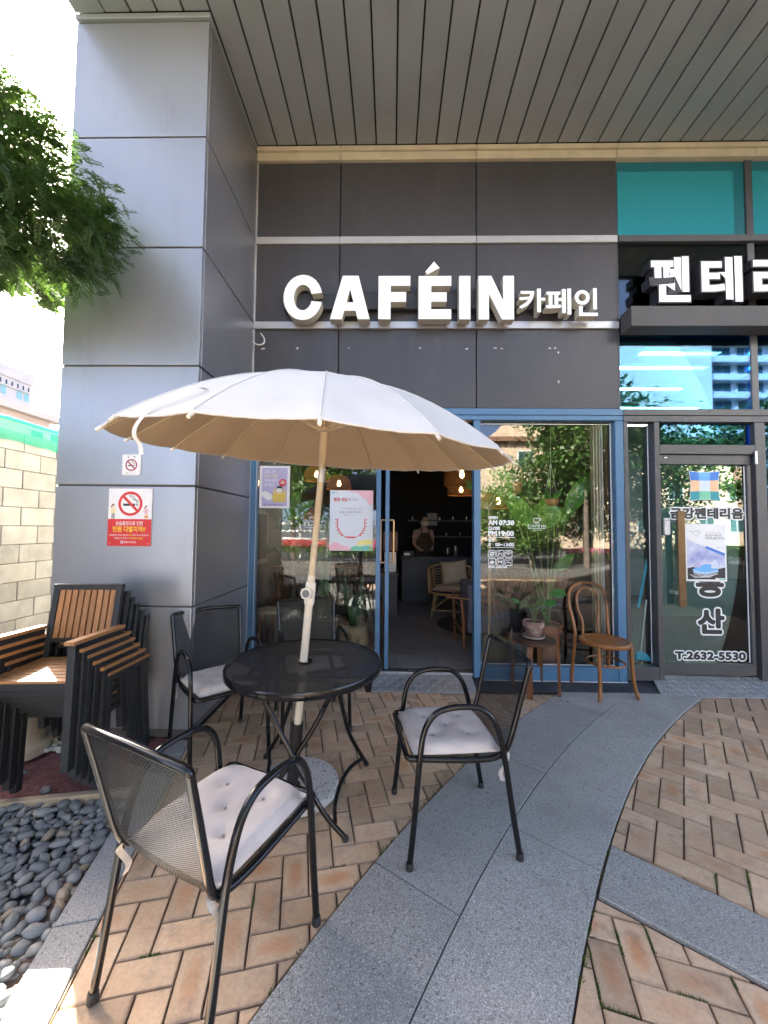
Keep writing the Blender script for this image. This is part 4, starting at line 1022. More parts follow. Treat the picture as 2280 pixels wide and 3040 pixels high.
poly2([pin(u,v) for u,v in [(-1+2*i/10,-1) for i in range(10)]+[(1,-1+2*i/10) for i in range(10)]+[(1-2*i/10,1) for i in range(10)]+[(-1,1-2*i/10) for i in range(10)]], 3.6010).xf(Matrix.Translation((2.915,0,1.822)) @ Matrix.Diagonal((1.03,1,1.03,1)) @ Matrix.Translation((-2.915,0,-1.822))).build('emblem_border', 'sticker_white', lg, L)
for i in range(3):
    for j in range(3):
        u0, u1, v0, v1 = brk[j], brk[j+1], brk[i], brk[i+1]
        poly2([pin(u0+(u1-u0)*t/6, v0) for t in range(6)]+[pin(u1, v0+(v1-v0)*t/6) for t in range(6)]+[pin(u1+(u0-u1)*t/6, v1) for t in range(6)]+[pin(u0, v1+(v0-v1)*t/6) for t in range(6)], 3.6002).build('emblem_field', cols[i][j], lg, L)
p3 = thing('property_poster', 'white and blue poster of a glass office complex on the office door', 'poster', (2.905, 3.6, .942)); L = p3.location
MB().box(2.717, 3.092, 3.5955, 3.5985, .940, 1.468).build('sheet', 'print_white', p3, L); yy = 3.5948
m_, nt_, b_ = new_mat('print_sky'); ge = _n(nt_, 'ShaderNodeNewGeometry').outputs['Position']
nt_.links.new(mixc(nt_, ramp(nt_, noise_tex(nt_, ge, 7, 4), .35, .65), (.30,.34,.62), (.68,.70,.82)), b_.inputs['Base Color']); b_.inputs['Roughness'].default_value = .4
poly2([(2.735,1.325),(2.905,1.255),(3.078,1.19),(3.078,.958),(2.735,.958)], yy).build('sky_print', 'print_sky', p3, L)
poly2([(2.905,1.268),(3.078,1.20),(3.078,1.172),(2.905,1.243)], yy-.0004).build('blue_stripe', 'print_blue', p3, L)
poly2([(2.735,1.06),(2.80,1.075),(2.95,1.04),(3.078,1.07),(3.078,.958),(2.735,.958)], yy-.0004).build('foreground_print', 'letter_black', p3, L)
poly2([(2.795,1.065),(2.795,1.12),(2.83,1.128),(2.86,1.10),(2.86,1.07)], yy-.0007).build('tower_print', 'print_lilac', p3, L)
poly2([(2.95,1.06),(2.955,1.12),(2.99,1.14),(3.01,1.12),(3.01,1.06)], yy-.0007).build('tower_print', 'print_ice', p3, L)
poly2([(2.78,1.05),(2.90,1.10),(2.99,1.09),(3.02,1.03),(2.90,1.0),(2.79,1.02)], yy-.0006).build('podium_print', 'print_lightblue', p3, L)
for k in range(4): curve2([(2.79,1.045-.012*k),(2.89,1.02-.012*k),(3.01,1.045-.012*k)], .004, yy-.001).build('podium_line', 'print_white', p3, L)
poly2([(2.74,1.01),(2.83,.985),(2.95,1.0),(3.0,1.015),(2.94,.975),(2.80,.97)], yy-.0008).build('street_print', 'print_grey', p3, L)
text_fit('혁신도시 에스모,', 2.905, 3.055, 1.352, 1.374, yy, .008).build('lettering', 'print_black', p3, L)
text_fit('마침내 K를 만나다!', 2.905, 3.078, 1.326, 1.348, yy, .008).build('lettering', 'print_black', p3, L)
text_fit('혁신의 새로운 중심', 2.905, 3.04, 1.382, 1.393, yy).build('lettering', 'print_grey', p3, L)
text_fit('에스모', 3.005, 3.07, 1.243, 1.256, yy, .004).build('lettering', 'print_lightblue', p3, L)
rect2(2.985, 3.085, .952, .972, yy-.0011).build('footer_panel', 'print_white', p3, L); rect2(3.02, 3.08, .956, .969, yy-.0015).build('footer_panel', 'print_green', p3, L)
for s_ in ([(2.77,1.41),(2.79,1.38),(2.83,1.36),(2.86,1.39),(2.84,1.42)],[(2.76,1.40),(2.81,1.395),(2.86,1.40)],[(2.78,1.37),(2.82,1.41),(2.85,1.37)]): curve2(s_, .0025, yy, 5).build('sketch_line', 'print_grey', p3, L)
# ================================================================== outdoor furniture
pm('black_tube', (.006, .006, .007), .16, metal=0, var=.1, vscale=20, spec=.45, rvar=.06, dirt=((.03,.026,.02), 40, .3))
pm('rubber', (.02,.02,.02), .7)
meshmat('chair_mesh', (.016,.016,.017), .0115, .0062, .62, .4)
meshmat('table_mesh', (.014,.014,.016), .0075, .0042, .89, .42)
# cushion cloth: pale warm grey with a fine woven rib
m, nt, b = new_mat('cushion_cloth')
ob_ = _n(nt, 'ShaderNodeTexCoord').outputs['Object']
wv = _n(nt, 'ShaderNodeTexWave'); wv.bands_direction = 'X'; wv.inputs['Scale'].default_value = 62; wv.inputs['Distortion'].default_value = .6; nt.links.new(ob_, wv.inputs['Vector'])
c = mixc(nt, ramp(nt, noise_tex(nt, ob_, 9, 4), .35, .65), (.53,.48,.45), (.63,.585,.55)); c = mixc(nt, mathn(nt, 'MULTIPLY', wv.outputs['Fac'], .22), c, (.44,.39,.375))
c = mixc(nt, mathn(nt, 'MULTIPLY', ramp(nt, noise_tex(nt, ob_, 14, 5), .6, .8), .25), c, (.33,.28,.24))
nt.links.new(c, b.inputs['Base Color']); b.inputs['Roughness'].default_value = .9; b.inputs['Sheen Weight'].default_value = .2
bp = _n(nt, 'ShaderNodeBump'); bp.inputs['Strength'].default_value = .35; bp.inputs['Distance'].default_value = .0015; nt.links.new(wv.outputs['Fac'], bp.inputs['Height']); nt.links.new(bp.outputs[0], b.inputs['Normal'])
pm('button_cloth', (.36,.32,.32), .9)

def sheet(profile, hw, nseg=14, sag=.0):
    """mesh sheet spanning between the side rails; profile = list of (y,z) from seat front to back top, hw(t) half width"""
    P = []; U = []; s = 0
    for i, (y, z) in enumerate(profile):
        if i: s += math.hypot(y-profile[i-1][0], z-profile[i-1][1])
        t = i/(len(profile)-1); h = hw(t); row = []; ur = []
        for j in range(nseg+1):
            u = -1+2*j/nseg; row.append((u*h, y-sag*(1-u*u)*(t > .5), z-(.006*(1-u*u) if t < .45 else 0)+(.03*(1-u*u) if i == len(profile)-1 else 0))); ur.append((u*h, s))
        P.append(row); U.append(ur)
    return P, U
def make_chair():
    t = thing('mesh_armchair', 'x', 'chair')
    prof2 = catmull([(0,.225,.428),(0,.10,.418),(0,-.06,.408),(0,-.155,.412),(0,-.195,.455),(0,-.225,.56),(0,-.255,.68),(0,-.285,.795)], 5)
    prof = [(p.y, p.z) for p in prof2]; n = len(prof)
    def hw(u): return .205-.012*math.exp(-((u-.45)/.12)**2)+.018*max(0, (u-.6)/.4)
    P, U = sheet(prof, hw, 14, .012)
    # split seat / back sheets at the bend
    k = int(n*.46)
    MB().grid(P[:k+1], U[:k+1]).build('seat_mesh', 'chair_mesh', t)
    MB().grid(P[k:], U[k:]).build('back_mesh', 'chair_mesh', t)
    left = [(-hw(i/(n-1)), prof[i][0], prof[i][1]) for i in range(n)]; right = [(-x, y, z) for x, y, z in left]
    h0 = hw(0); h1 = hw(1); ty, tz = prof[-1]
    front = [(h0*.995, .234, .429), (h0*.96, .241, .429), (h0*.90, .245, .429), (h0*.5, .246, .428), (0, .248, .427), (-h0*.5, .246, .428), (-h0*.90, .245, .429), (-h0*.96, .241, .429), (-h0*.995, .234, .429)]
    top = [(-h1*1.0, ty-.002, tz+.008), (-h1*.985, ty-.004, tz+.016), (-h1*.94, ty-.006, tz+.020), (-h1*.5, ty-.012, tz+.026), (0, ty-.016, tz+.031), (h1*.5, ty-.012, tz+.026), (h1*.94, ty-.006, tz+.020), (h1*.985, ty-.004, tz+.016), (h1*1.0, ty-.002, tz+.008)]
    loop = list(reversed(right))[0:n] ; path = right[::-1]          # top right -> front right
    ring_ = [Vector(p) for p in path]+[Vector(p) for p in front]+[Vector(p) for p in left]+[Vector(p) for p in top]
    MB().tube(ring_, .0125, 8, closed=True).build('seat_back_frame', 'black_tube', t, smooth=True, angle=60)
    for s in (-1, 1):
        arm = catmull([(s*.2275,.238,.015),(s*.226,.218,.20),(s*.224,.198,.42),(s*.222,.178,.545),(s*.221,.135,.612),(s*.221,.075,.636),(s*.221,0,.640),(s*.221,-.065,.630),(s*.221,-.115,.590),(s*.222,-.148,.52),(s*.223,-.172,.42),(s*.226,-.205,.20),(s*.2275,-.236,.015)], 5)
        kf = 10; kr = len(arm)-11
        MB().tube(arm[:kf+1], .0125, 10).build('leg', 'black_tube', t, smooth=True, angle=60)
        MB().tube(arm[kf:kr+1], .0125, 10, cap=False).build('armrest', 'black_tube', t, smooth=True, angle=60)
        MB().tube(arm[kr:], .0125, 10).build('leg', 'black_tube', t, smooth=True, angle=60)
        for q in (arm[0], arm[-1]): MB().lathe([(.0155,0),(.0155,.022),(.0135,.03)], (q.x, q.y, 0), 10).build('foot_cap', 'rubber', t, smooth=True)
        for y, z in ((.199,.424),(-.170,.412)): MB().tube([(s*.20,y,z),(s*.224,y,z)], .008, 8).build('bracket', 'black_tube', t)
    return t
def make_cushion():
    t = thing('seat_cushion', 'x', 'cushion')
    N = 30; hx = .195; hy = .20; T = .052; top = []; bot = []
    btn = [(-.085,.085),(.085,.085),(0,0),(-.085,-.085),(.085,-.085)]
    def shp(u, v):
        e = max(abs(u), abs(v)); r = (abs(u)**6+abs(v)**6)**(1/6)
        return max(0, 1-r**7)**.42
    for i in range(N+1):
        rt, rb = [], []
        for j in range(N+1):
            u = -1+2*j/N; v = -1+2*i/N; q = .055
            cx, cy = u*(1-q*v*v*.5*abs(v))*hx, v*(1-q*u*u*.5*abs(u))*hy
            h = T*shp(u*.999, v*.999)
            for bx, by in btn: d2 = (cx-bx)**2+(cy-by)**2; h -= .020*math.exp(-d2/.0007)+.007*math.exp(-d2/.006)
            wr = .0025*mnoise.noise(Vector((cx*14, cy*14, 1)))
            rt.append((cx, cy, max(.010, h+wr)+.002)); rb.append((cx, cy, 0 if max(abs(u),abs(v)) < .97 else .009))
        top.append(rt); bot.append(rb)
    m = MB().grid(top); o0 = len(m.v); m.grid([r[::-1] for r in bot])
    # side strip
    def idx(i, j, b_): return i*(N+1)+j if not b_ else o0+i*(N+1)+(N-j)
    edge = [(0,j) for j in range(N)]+[(i,N) for i in range(N)]+[(N,N-j) for j in range(N)]+[(N-i,0) for i in range(N)]
    for a in range(len(edge)):
        p, q = edge[a], edge[(a+1) % len(edge)]; m.f.append((idx(*p,0), idx(*q,0), idx(*q,1), idx(*p,1)))
    m.build('pad', 'cushion_cloth', t, smooth=True, angle=75)
    for bx, by in btn:
        MB().ball((bx,by,.0335), .006, .006, .003, 10, 6).build('button', 'button_cloth', t, smooth=True)
    for s in (-1, 1):
        rb = catmull([(s*.175,-.19,.02),(s*.185,-.215,.015),(s*.20,-.222,-.005),(s*.207,-.205,-.04),(s*.203,-.19,-.075),(s*.21,-.198,-.105)], 5)
        vs = []
        for p in rb: vs += [p+Vector((0,.010,0)), p-Vector((0,.010,0))]
        MB().add(vs, [(2*i,2*i+1,2*i+3,2*i+2) for i in range(len(rb)-1)]).build('tie_ribbon', 'cushion_cloth', t)
    return t
chair0 = make_chair(); cush0 = make_cushion()
spots = [(-.559, 1.285, 65.1, 'black mesh armchair in the foreground, seen from behind, nearest the pebbles', 'grey buttoned cushion on the foreground armchair'),
         (.294, 1.885, 187.4, 'black mesh armchair right of the table, standing partly on granite', 'grey buttoned cushion on the armchair right of the table'),
         (-1.080, 2.455, -47.8, 'black mesh armchair left of the table, against the silver column', 'grey buttoned cushion on the armchair against the silver column'),
         (-.572, 2.831, -68.2, 'black mesh armchair behind the table, in front of the left window', 'grey buttoned cushion on the armchair behind the table')]
for i, (x, y, a, lab, lc) in enumerate(spots):
    c = chair0 if i == 0 else copy_tree(chair0); q = cush0 if i == 0 else copy_tree(cush0)
    rz = rad(a-90)
    c.location = (x, y, .004); c.rotation_euler = (0,0,rz); tag(c, lab, 'chair', 'mesh armchairs round the table')
    d = Vector((math.cos(rad(a)), math.sin(rad(a))))*.028
    q.location = (x+d.x, y+d.y, .428); q.rotation_euler = (rad(1.5),0,rz+random.uniform(-.04,.04)); tag(q, lc, 'cushion', 'cushions on the mesh armchairs')

# ---- table
TB = Vector((-.432, 1.975, 0)); TR = .39; TZ = .72
tb = thing('bistro_table', 'round black perforated metal bistro table with folding crossed legs', 'table', TB)
P = []; U = []
for i in range(13):
    r = .032+(TR-.012-.032)*i/12; row = []; ur = []
    for k in range(49): a = 2*PI*k/48; row.append((r*math.cos(a), r*math.sin(a), TZ-.004)); ur.append((r*math.cos(a), r*math.sin(a)))
    P.append(row); U.append(ur)
MB().grid(P, U).build('table_top', 'table_mesh', tb)
MB().lathe([(TR-.014,TZ-.006),(TR-.010,TZ+.001),(TR-.003,TZ+.002),(TR,TZ-.004),(TR,TZ-.030),(TR-.004,TZ-.034),(TR-.008,TZ-.030),(TR-.010,TZ-.010)], (0,0,0), 64, cap=False).build('rim', 'black_tube', tb, smooth=True, angle=60)
MB().lathe([(.028,TZ-.012),(.028,TZ+.003),(.036,TZ+.003),(.037,TZ-.002),(.034,TZ-.012)], (0,0,0), 24, cap=False).build('parasol_collar', 'black_tube', tb, smooth=True)
for s in (-1, 1): MB().box(-.30, .30, s*.185-.012, s*.185+.012, TZ-.030, TZ-.008).build('top_bracket', 'black_tube', tb, bevel=.002)
for s in (-1, 1): MB().box(s*.235-.010, s*.235+.010, -.17, .17, TZ-.029, TZ-.009).build('top_bracket', 'black_tube', tb, bevel=.002)
def tl(pts, r=.0115, nm='leg'): return MB().tube(catmull([Vector(p)-TB for p in pts], 5), r, 10).build(nm, 'black_tube', tb, smooth=True, angle=60)
tl([(-.63,1.79,.695),(-.50,1.785,.46),(-.38,1.78,.25),(-.29,1.775,.11),(-.193,1.762,.018)])
tl([(-.24,1.80,.695),(-.36,1.80,.46),(-.50,1.80,.25),(-.60,1.80,.12),(-.71,1.80,.018)])
tl([(-.34,2.16,.695),(-.29,2.18,.50),(-.245,2.20,.30),(-.215,2.23,.20),(-.136,2.31,.018)])
tl([(-.46,2.16,.695),(-.53,2.19,.50),(-.60,2.22,.30),(-.64,2.26,.20),(-.746,2.357,.018)])
tl([(-.155,2.285,.06),(-.21,2.17,.08),(-.25,2.05,.075),(-.262,1.92,.055),(-.245,1.80,.055)], .0105, 'stretcher')
tl([(-.715,2.32,.06),(-.67,2.18,.08),(-.645,2.05,.08),(-.655,1.92,.07),(-.665,1.81,.065)], .0105, 'stretcher')
for p in ((-.193,1.762),(-.71,1.80),(-.136,2.31),(-.746,2.357)): MB().ball(Vector((p[0],p[1],.016))-TB, .0165, .0165, .015, 10, 6).build('foot_cap', 'rubber', tb, smooth=True)
for p in ((-.435,1.770,.345),(-.30,1.789,.57)): MB().ball(Vector(p)-TB, .011, .011, .011, 8, 6).build('pivot_bolt', 'black_tube', tb, smooth=True)

# ---- parasol base (terrazzo disc with dark tube)
m, nt, b = new_mat('terrazzo')
geo = _n(nt, 'ShaderNodeNewGeometry').outputs['Position']
vo = _n(nt, 'ShaderNodeTexVoronoi'); vo.inputs['Scale'].default_value = 75; nt.links.new(geo, vo.inputs['Vector'])
sc_ = _n(nt, 'ShaderNodeSeparateColor'); nt.links.new(vo.outputs['Color'], sc_.inputs[0])
chip = mathn(nt, 'MULTIPLY', mathn(nt, 'LESS_THAN', vo.outputs['Distance'], .36), mathn(nt, 'GREATER_THAN', sc_.outputs[0], .72))
c = mixc(nt, ramp(nt, noise_tex(nt, geo, 20, 4), .3, .7), (.50,.49,.46), (.62,.61,.58)); c = mixc(nt, chip, c, (.09,.09,.09))
nt.links.new(c, b.inputs['Base Color']); b.inputs['Roughness'].default_value = .55
BX = Vector((-.488, 2.09, .004))
pb = thing('parasol_stand', 'round white terrazzo parasol foot with a dark steel tube', 'parasol stand', BX)
MB().lathe([(.205,0),(.217,.008),(.217,.038),(.210,.047),(.05,.053)], (0,0,0), 56).build('disc', 'terrazzo', pb, smooth=True, angle=40)
AX0 = Vector((-.502, 2.085, .05)); PDIR = (Vector((-.344,1.9,1.778))-Vector((-.441,1.972,.72))).normalized()
def ax(z): return Vector((-.441,1.972,.72))+PDIR*((z-.72)/PDIR.z)
pm('dark_steel', (.022,.022,.024), .4, metal=.3, var=.15)
MB().tube([ax(.055)-BX, ax(.40)-BX], .030, 16).build('tube', 'dark_steel', pb, smooth=True)
MB().tube([ax(.05)-BX, ax(.075)-BX], .045, 16).build('collar', 'dark_steel', pb, smooth=True)
for z in (.13, .30):
    p = ax(z)-BX; MB().tube([p+Vector((.028,-.01,0)), p+Vector((.05,-.018,0))], .006, 8).build('screw_shank', 'dark_steel', pb); MB().ball(p+Vector((.056,-.02,0)), .013, .010, .016, 8, 6).build('clamp_knob', 'rubber', pb, smooth=True)
# ---- parasol
pm('pole_cream', (.66,.60,.48), .35, var=.05, vscale=12, dirt=((.4,.33,.24), 14, .3))
pm('pole_plastic', (.68,.64,.54), .4); pm('grey_plastic', (.15,.15,.155), .5)
m, nt, b = new_mat('canopy_cloth')
geo = _n(nt, 'ShaderNodeNewGeometry').outputs['Position']
c = mixc(nt, ramp(nt, noise_tex(nt, geo, 5, 5), .3, .7), (.56,.545,.52), (.63,.615,.59)); c = mixc(nt, mathn(nt, 'MULTIPLY', ramp(nt, noise_tex(nt, geo, 11, 5), .62, .8), .2), c, (.45,.42,.37))
nt.links.new(c, b.inputs['Base Color']); b.inputs['Roughness'].default_value = .9
bp = _n(nt, 'ShaderNodeBump'); bp.inputs['Strength'].default_value = .08; bp.inputs['Distance'].default_value = .002; nt.links.new(noise_tex(nt, geo, 300, 2), bp.inputs['Height']); nt.links.new(bp.outputs[0], b.inputs['Normal'])
leafmat('canopy_shade_tan', (.66,.52,.36), (.70,.56,.40), .30, .9, 5)  # underside's shade and warm bounce put into a tan copy of the cloth
pm('rib_cream', (.55,.44,.29), .5)
PC = Vector((-.344,1.9,1.778)); PN = Vector((.056,-.082,1)).normalized(); PR = .905; PH = .335; PPH = 3.706
pa_ = Vector((0,1,0)).cross(PN).normalized(); pb_ = PN.cross(pa_)
pr = thing('parasol', 'open white parasol with many ribs, tilted over the bistro table', 'parasol', BX)
def dome(r, a, lift=0.):   # r in 0..1
    sector = 2*PI/16; k = (a-PPH)/sector; fr = k-math.floor(k)
    chord = math.cos(sector/2)/math.cos((fr-.5)*sector)
    sag = .011*(r**1.2)*math.sin(PI*fr)
    h = PH*(1-r**2.05)+.02*(1-r)**2
    wr = .0045*math.sin(PI*fr)*r*mnoise.noise(Vector((math.cos(a)*9*r, math.sin(a)*9*r, 3.1)))+.002*mnoise.noise(Vector((math.cos(a)*22*r, math.sin(a)*22*r, 1.7)))*math.sin(PI*fr)
    return PC+(pa_*math.cos(a)+pb_*math.sin(a))*(PR*r*(1-(1-chord)*r))+PN*(h-sag*(1-.3*r)+lift+wr)
def canopy(lift, flip, rmax=1.):
    P = []
    for i in range(29):
        r = .02+(rmax-.02)*i/28; P.append([dome(r, PPH+2*PI*k/192, lift)-BX for k in range(193)])
    return MB().grid(P)
can = canopy(0, 0).build('canopy', 'canopy_cloth', pr, smooth=True, angle=80)
canopy(-.0045, 1, .997).build('shade_layer', 'canopy_shade_tan', can, smooth=True, angle=80)  # added under layer that carries the tan shade colour
hem = [dome(1., PPH+2*PI*k/192, -.002)-BX for k in range(192)]
MB().tube(hem, .0042, 6, closed=True).build('hem', 'canopy_cloth', can, smooth=True)
rim_p = []
for k in range(16):
    a = PPH+2*PI*k/16
    MB().tube([dome(.04+.97*i/12, a, -.011)-BX for i in range(13)], .0045, 6).build('rib', 'rib_cream', pr, smooth=True)
    MB().tube([dome(.03+.965*i/12, a, .0012)-BX for i in range(13)], .0022, 5).build('seam', 'canopy_cloth', can, smooth=True)
    MB().tube([dome(.985, a, -.008)-BX, dome(1.015, a, -.010)-BX], .0062, 8).build('rib_tip', 'pole_plastic', pr, smooth=True)
apex = PC+PN*(PH+.02)
MB().lathe([(.035,-.004),(.033,.006),(.016,.012),(.013,.03),(.004,.036)], apex-BX, 16).build('finial', 'canopy_cloth', pr, smooth=True)
hub = PC+PN*(PH-.11)
MB().tube([ax(.12)-BX, ax(1.16)-BX], .0195, 16).build('pole', 'pole_cream', pr, smooth=True)
MB().tube([ax(1.10)-BX, ax(1.66)-BX], .0165, 16).build('upper_pole', 'rib_cream', pr, smooth=True)  # upper pole takes the darker tan to carry the canopy's shade
MB().tube([ax(1.66)-BX, PC+PN*(PH+.01)-BX], .0165, 16).build('tilting_pole', 'rib_cream', pr, smooth=True)
MB().tube([ax(1.63)-BX, ax(1.70)-BX], .0185, 16).build('tilt_joint', 'aluminium', pr, smooth=True)
MB().tube([ax(1.715)-BX, PC+PN*.10-BX], .0215, 16).build('runner', 'rib_cream', pr, smooth=True)
MB().lathe([(.022,0),(.036,.004),(.036,.022),(.022,.028)], PC+PN*.10-BX, 24).build('runner_crown', 'rib_cream', pr, smooth=True)
MB().lathe([(.022,-.03),(.040,-.02),(.040,0),(.022,.006)], PC+PN*(PH-.02)-BX, 24).build('top_crown', 'rib_cream', pr, smooth=True)
for k in range(16):
    a = PPH+2*PI*k/16; MB().tube([PC+PN*.11-BX+(pa_*math.cos(a)+pb_*math.sin(a))*.03, dome(.42, a, -.014)-BX], .003, 5).build('stretcher', 'rib_cream', pr)
j0 = ax(1.075)
MB().tube([ax(1.01)-BX, ax(1.025)-BX, ax(1.115)-BX, ax(1.125)-BX], [.023,.0265,.0265,.023], 16).build('joint_sleeve', 'pole_plastic', pr, smooth=True, angle=30)
kd = Vector((-.25,-.96,.05)).normalized(); kc = ax(1.07)+kd*.024
MB().tube([kc-BX, kc+kd*.022-BX], .031, 8).build('tilt_knob', 'pole_plastic', pr, smooth=True, angle=50)
MB().tube([kc+kd*.0225-BX, kc+kd*.026-BX], .019, 20).build('knob_disc', 'grey_plastic', pr)
# tie strap lying over the left front edge
sa0 = PPH+2*PI*1.45/16
sp_ = [dome(.84, sa0+.10, .004), dome(.87, sa0+.09, .022), dome(.92, sa0+.05, .032), dome(.97, sa0+.01, .024), dome(1.015, sa0-.02, -.01), dome(1.02, sa0-.03, -.045), dome(1.0, sa0-.03, -.085), dome(1.0, sa0-.02, -.115)]
sp_ = catmull(sp_, 5); vs = []
sd_ = (-pa_*math.sin(sa0)+pb_*math.cos(sa0))
for p in sp_: vs += [p-BX+sd_*.011, p-BX-sd_*.011]
MB().add(vs, [(2*i,2*i+1,2*i+3,2*i+2) for i in range(len(sp_)-1)]).build('tie_strap', 'canopy_cloth', pr, smooth=True)

# ================================================================== stacked slat chairs
wood('slat_wood', (.38,.19,.075), (.25,.115,.04), .5, 8, (1,1,10), rnd=.12)
pm('charcoal_metal', (.017,.020,.023), .5, metal=.15, var=.12, vscale=14, bump=.12, bscale=300)
def make_slat():
    t = thing('slat_armchair', 'x', 'chair')        # facing -y, origin under the middle of the rear legs line
    W2 = .215; s_ = .036
    for sx in (-1, 1):
        x = sx*W2
        MB().beam((x,-.41,0), (x,-.385,.575), s_, s_).build('leg', 'charcoal_metal', t, bevel=.002)
        MB().beam((x,.005,0), (x,-.055,.545), s_, s_).build('leg', 'charcoal_metal', t, bevel=.002)
        MB().beam((x,-.402,.575), (x,-.03,.555), s_, .030).build('arm_frame', 'charcoal_metal', t, bevel=.002)
        MB().beam((x,-.42,.600), (x,-.02,.579), .048, .018).build('armrest', 'slat_wood', t, bevel=.002)
        MB().beam((x-sx*.040,-.055,.36), (x-sx*.040,.028,.80), .032, .030).build('back_post', 'charcoal_metal', t, bevel=.002)
    MB().beam((-.192,.029,.798), (.192,.029,.798), .032, .032).build('back_rail', 'charcoal_metal', t, bevel=.002)
    MB().beam((-.175,-.027,.505), (.175,-.027,.505), .026, .026).build('back_rail', 'charcoal_metal', t, bevel=.002)
    for k in range(9):
        x = -.142+k*.0355; MB().beam((x,-.030,.515), (x,.022,.785), .027, .012, (0,1,0)).build('back_slat', 'slat_wood', t, bevel=.0015)
    for y in (-.375, -.05): MB().beam((-W2+.018,y,.385), (W2-.018,y,.385), .028, .034).build('seat_rail', 'charcoal_metal', t, bevel=.002)
    for sx in (-1, 1): MB().beam((sx*.195,-.36,.385), (sx*.195,-.065,.385), .024, .032).build('seat_rail', 'charcoal_metal', t, bevel=.002)
    for k in range(8):
        y = -.372+k*.044; MB().beam((-.195,y,.409), (.195,y,.409), .036, .013).build('seat_slat', 'slat_wood', t, bevel=.0015)
    return t
st0 = make_slat()
nm = ['lowest','second lowest','third from the bottom','fourth from the bottom','second from the top','topmost']
for k in range(6):
    o = st0 if k == 0 else copy_tree(st0)
    o.location = (-1.772+.003*math.sin(k*2), 2.452-.046*k, .002+.048*k); o.rotation_euler = (rad(.15*k),0,rad(4.0+.4*math.sin(k*1.7)))
    tag(o, f'brown slatted charcoal armchair, {nm[k]} of the stack at the column', 'chair', 'slatted armchairs stacked at the column')

# ================================================================== bentwood chair
wood('bentwood', (.30,.115,.026), (.19,.068,.014), .38, 5, (2,2,14), coat=.12)
bc = thing('bentwood_chair', 'honey brown bentwood chair with round seat in front of the cafe window', 'chair', (1.855, 3.385, .005), rad(9))
SZ = .455
MB().lathe([(.001,SZ-.012),(.165,SZ-.012),(.172,SZ-.004),(.150,SZ-.006),(.001,SZ-.008)], (0,0,0), 40, cap=False).build('seat_panel', 'bentwood', bc, smooth=True)
MB().lathe([(.160,SZ-.038),(.190,SZ-.040),(.200,SZ-.030),(.201,SZ-.008),(.193,SZ),(.172,SZ),(.165,SZ-.010)], (0,0,0), 44, cap=False).build('seat_rim', 'bentwood', bc, smooth=True, angle=60)
def bt(pts, r, nm, taper=None):
    p = catmull(pts, 5); R_ = r if taper is None else [r+(taper-r)*abs(2*i/(len(p)-1)-1)**1.5 for i in range(len(p))]
    return MB().tube(p, R_, 10).build(nm, 'bentwood', bc, smooth=True, angle=60)
bt([(-.185,.20,0),(-.175,.185,.22),(-.165,.165,.44),(-.172,.185,.58),(-.190,.215,.72),(-.165,.235,.84),(-.085,.247,.895),(0,.250,.905),(.085,.247,.895),(.165,.235,.84),(.190,.215,.72),(.172,.185,.58),(.165,.165,.44),(.175,.185,.22),(.185,.20,0)], .0145, 'back_hoop')
bt([(-.082,.175,.445),(-.075,.19,.56),(-.105,.212,.68),(-.100,.232,.79),(-.05,.243,.845),(0,.245,.855),(.05,.243,.845),(.100,.232,.79),(.105,.212,.68),(.075,.19,.56),(.082,.175,.445)], .0115, 'inner_loop')
for s in (-1, 1): bt([(s*.148,-.118,.43),(s*.150,-.130,.25),(s*.158,-.142,.10),(s*.178,-.165,0)], .0155, 'leg')
ringp = [(.150*math.cos(2*PI*k/28), .150*math.sin(2*PI*k/28), .265) for k in range(28)]
MB().tube(ringp, .0095, 8, closed=True).build('ring_stretcher', 'bentwood', bc, smooth=True)

# ================================================================== stool and potted plant
wood('stool_wood', (.075,.028,.015), (.042,.016,.009), .4, 6, (4,4,4), coat=.1); wood('stool_leg', (.20,.075,.025), (.12,.042,.014), .4, 6, (2,2,12), coat=.2)
sx_, sy_ = 1.262, 3.40
so = thing('wooden_stool', 'dark brown round stool with bent wooden legs carrying a potted plant', 'stool', (sx_, sy_, .004), rad(12))
MB().lathe([(.165,.422),(.175,.426),(.176,.446),(.170,.452),(.001,.452)], (0,0,0), 40).build('seat', 'stool_wood', so, smooth=True, angle=40)
for k in range(4):
    a = PI/4+k*PI/2; d = Vector((math.cos(a), math.sin(a), 0)); n_ = Vector((-d.y, d.x, 0)); zb = .0
    pts = [d*.195+Vector((0,0,zb)), d*.190+Vector((0,0,.25)), d*.186+Vector((0,0,.36)), d*.175+Vector((0,0,.398)), d*.145+Vector((0,0,.414)), d*.09+Vector((0,0,.417))]
    pts = catmull(pts, 4); vs = []
    for i, p in enumerate(pts):
        tn = (pts[min(i+1,len(pts)-1)]-pts[max(i-1,0)]).normalized(); q = tn.cross(n_).normalized()
        for u, v in ((-1,-1),(1,-1),(1,1),(-1,1)): vs.append(p+n_*u*.0215+q*v*.0095)
    fs = [(0,1,2,3), tuple(4*(len(pts)-1)+i for i in (3,2,1,0))]
    for i in range(len(pts)-1):
        for e in range(4): fs.append((4*i+e, 4*i+(e+1)%4, 4*i+4+(e+1)%4, 4*i+4+e))
    MB().add(vs, fs).build('leg', 'stool_leg', so, smooth=True, angle=35)
pm('aged_terracotta', (.22,.13,.105), .85, var=.25, vscale=18, bump=.2, bscale=80, dirt=((.5,.46,.42), 16, .7))
pm('saucer_grey', (.30,.25,.22), .8, var=.12, vscale=20)
pm('soil', (.07,.055,.04), .95, var=.4, vscale=90, bump=.6, bscale=150)
pm('terracotta', (.50,.19,.10), .8, var=.14, vscale=9, bump=.1, dirt=((.42,.24,.17), 6, .4))
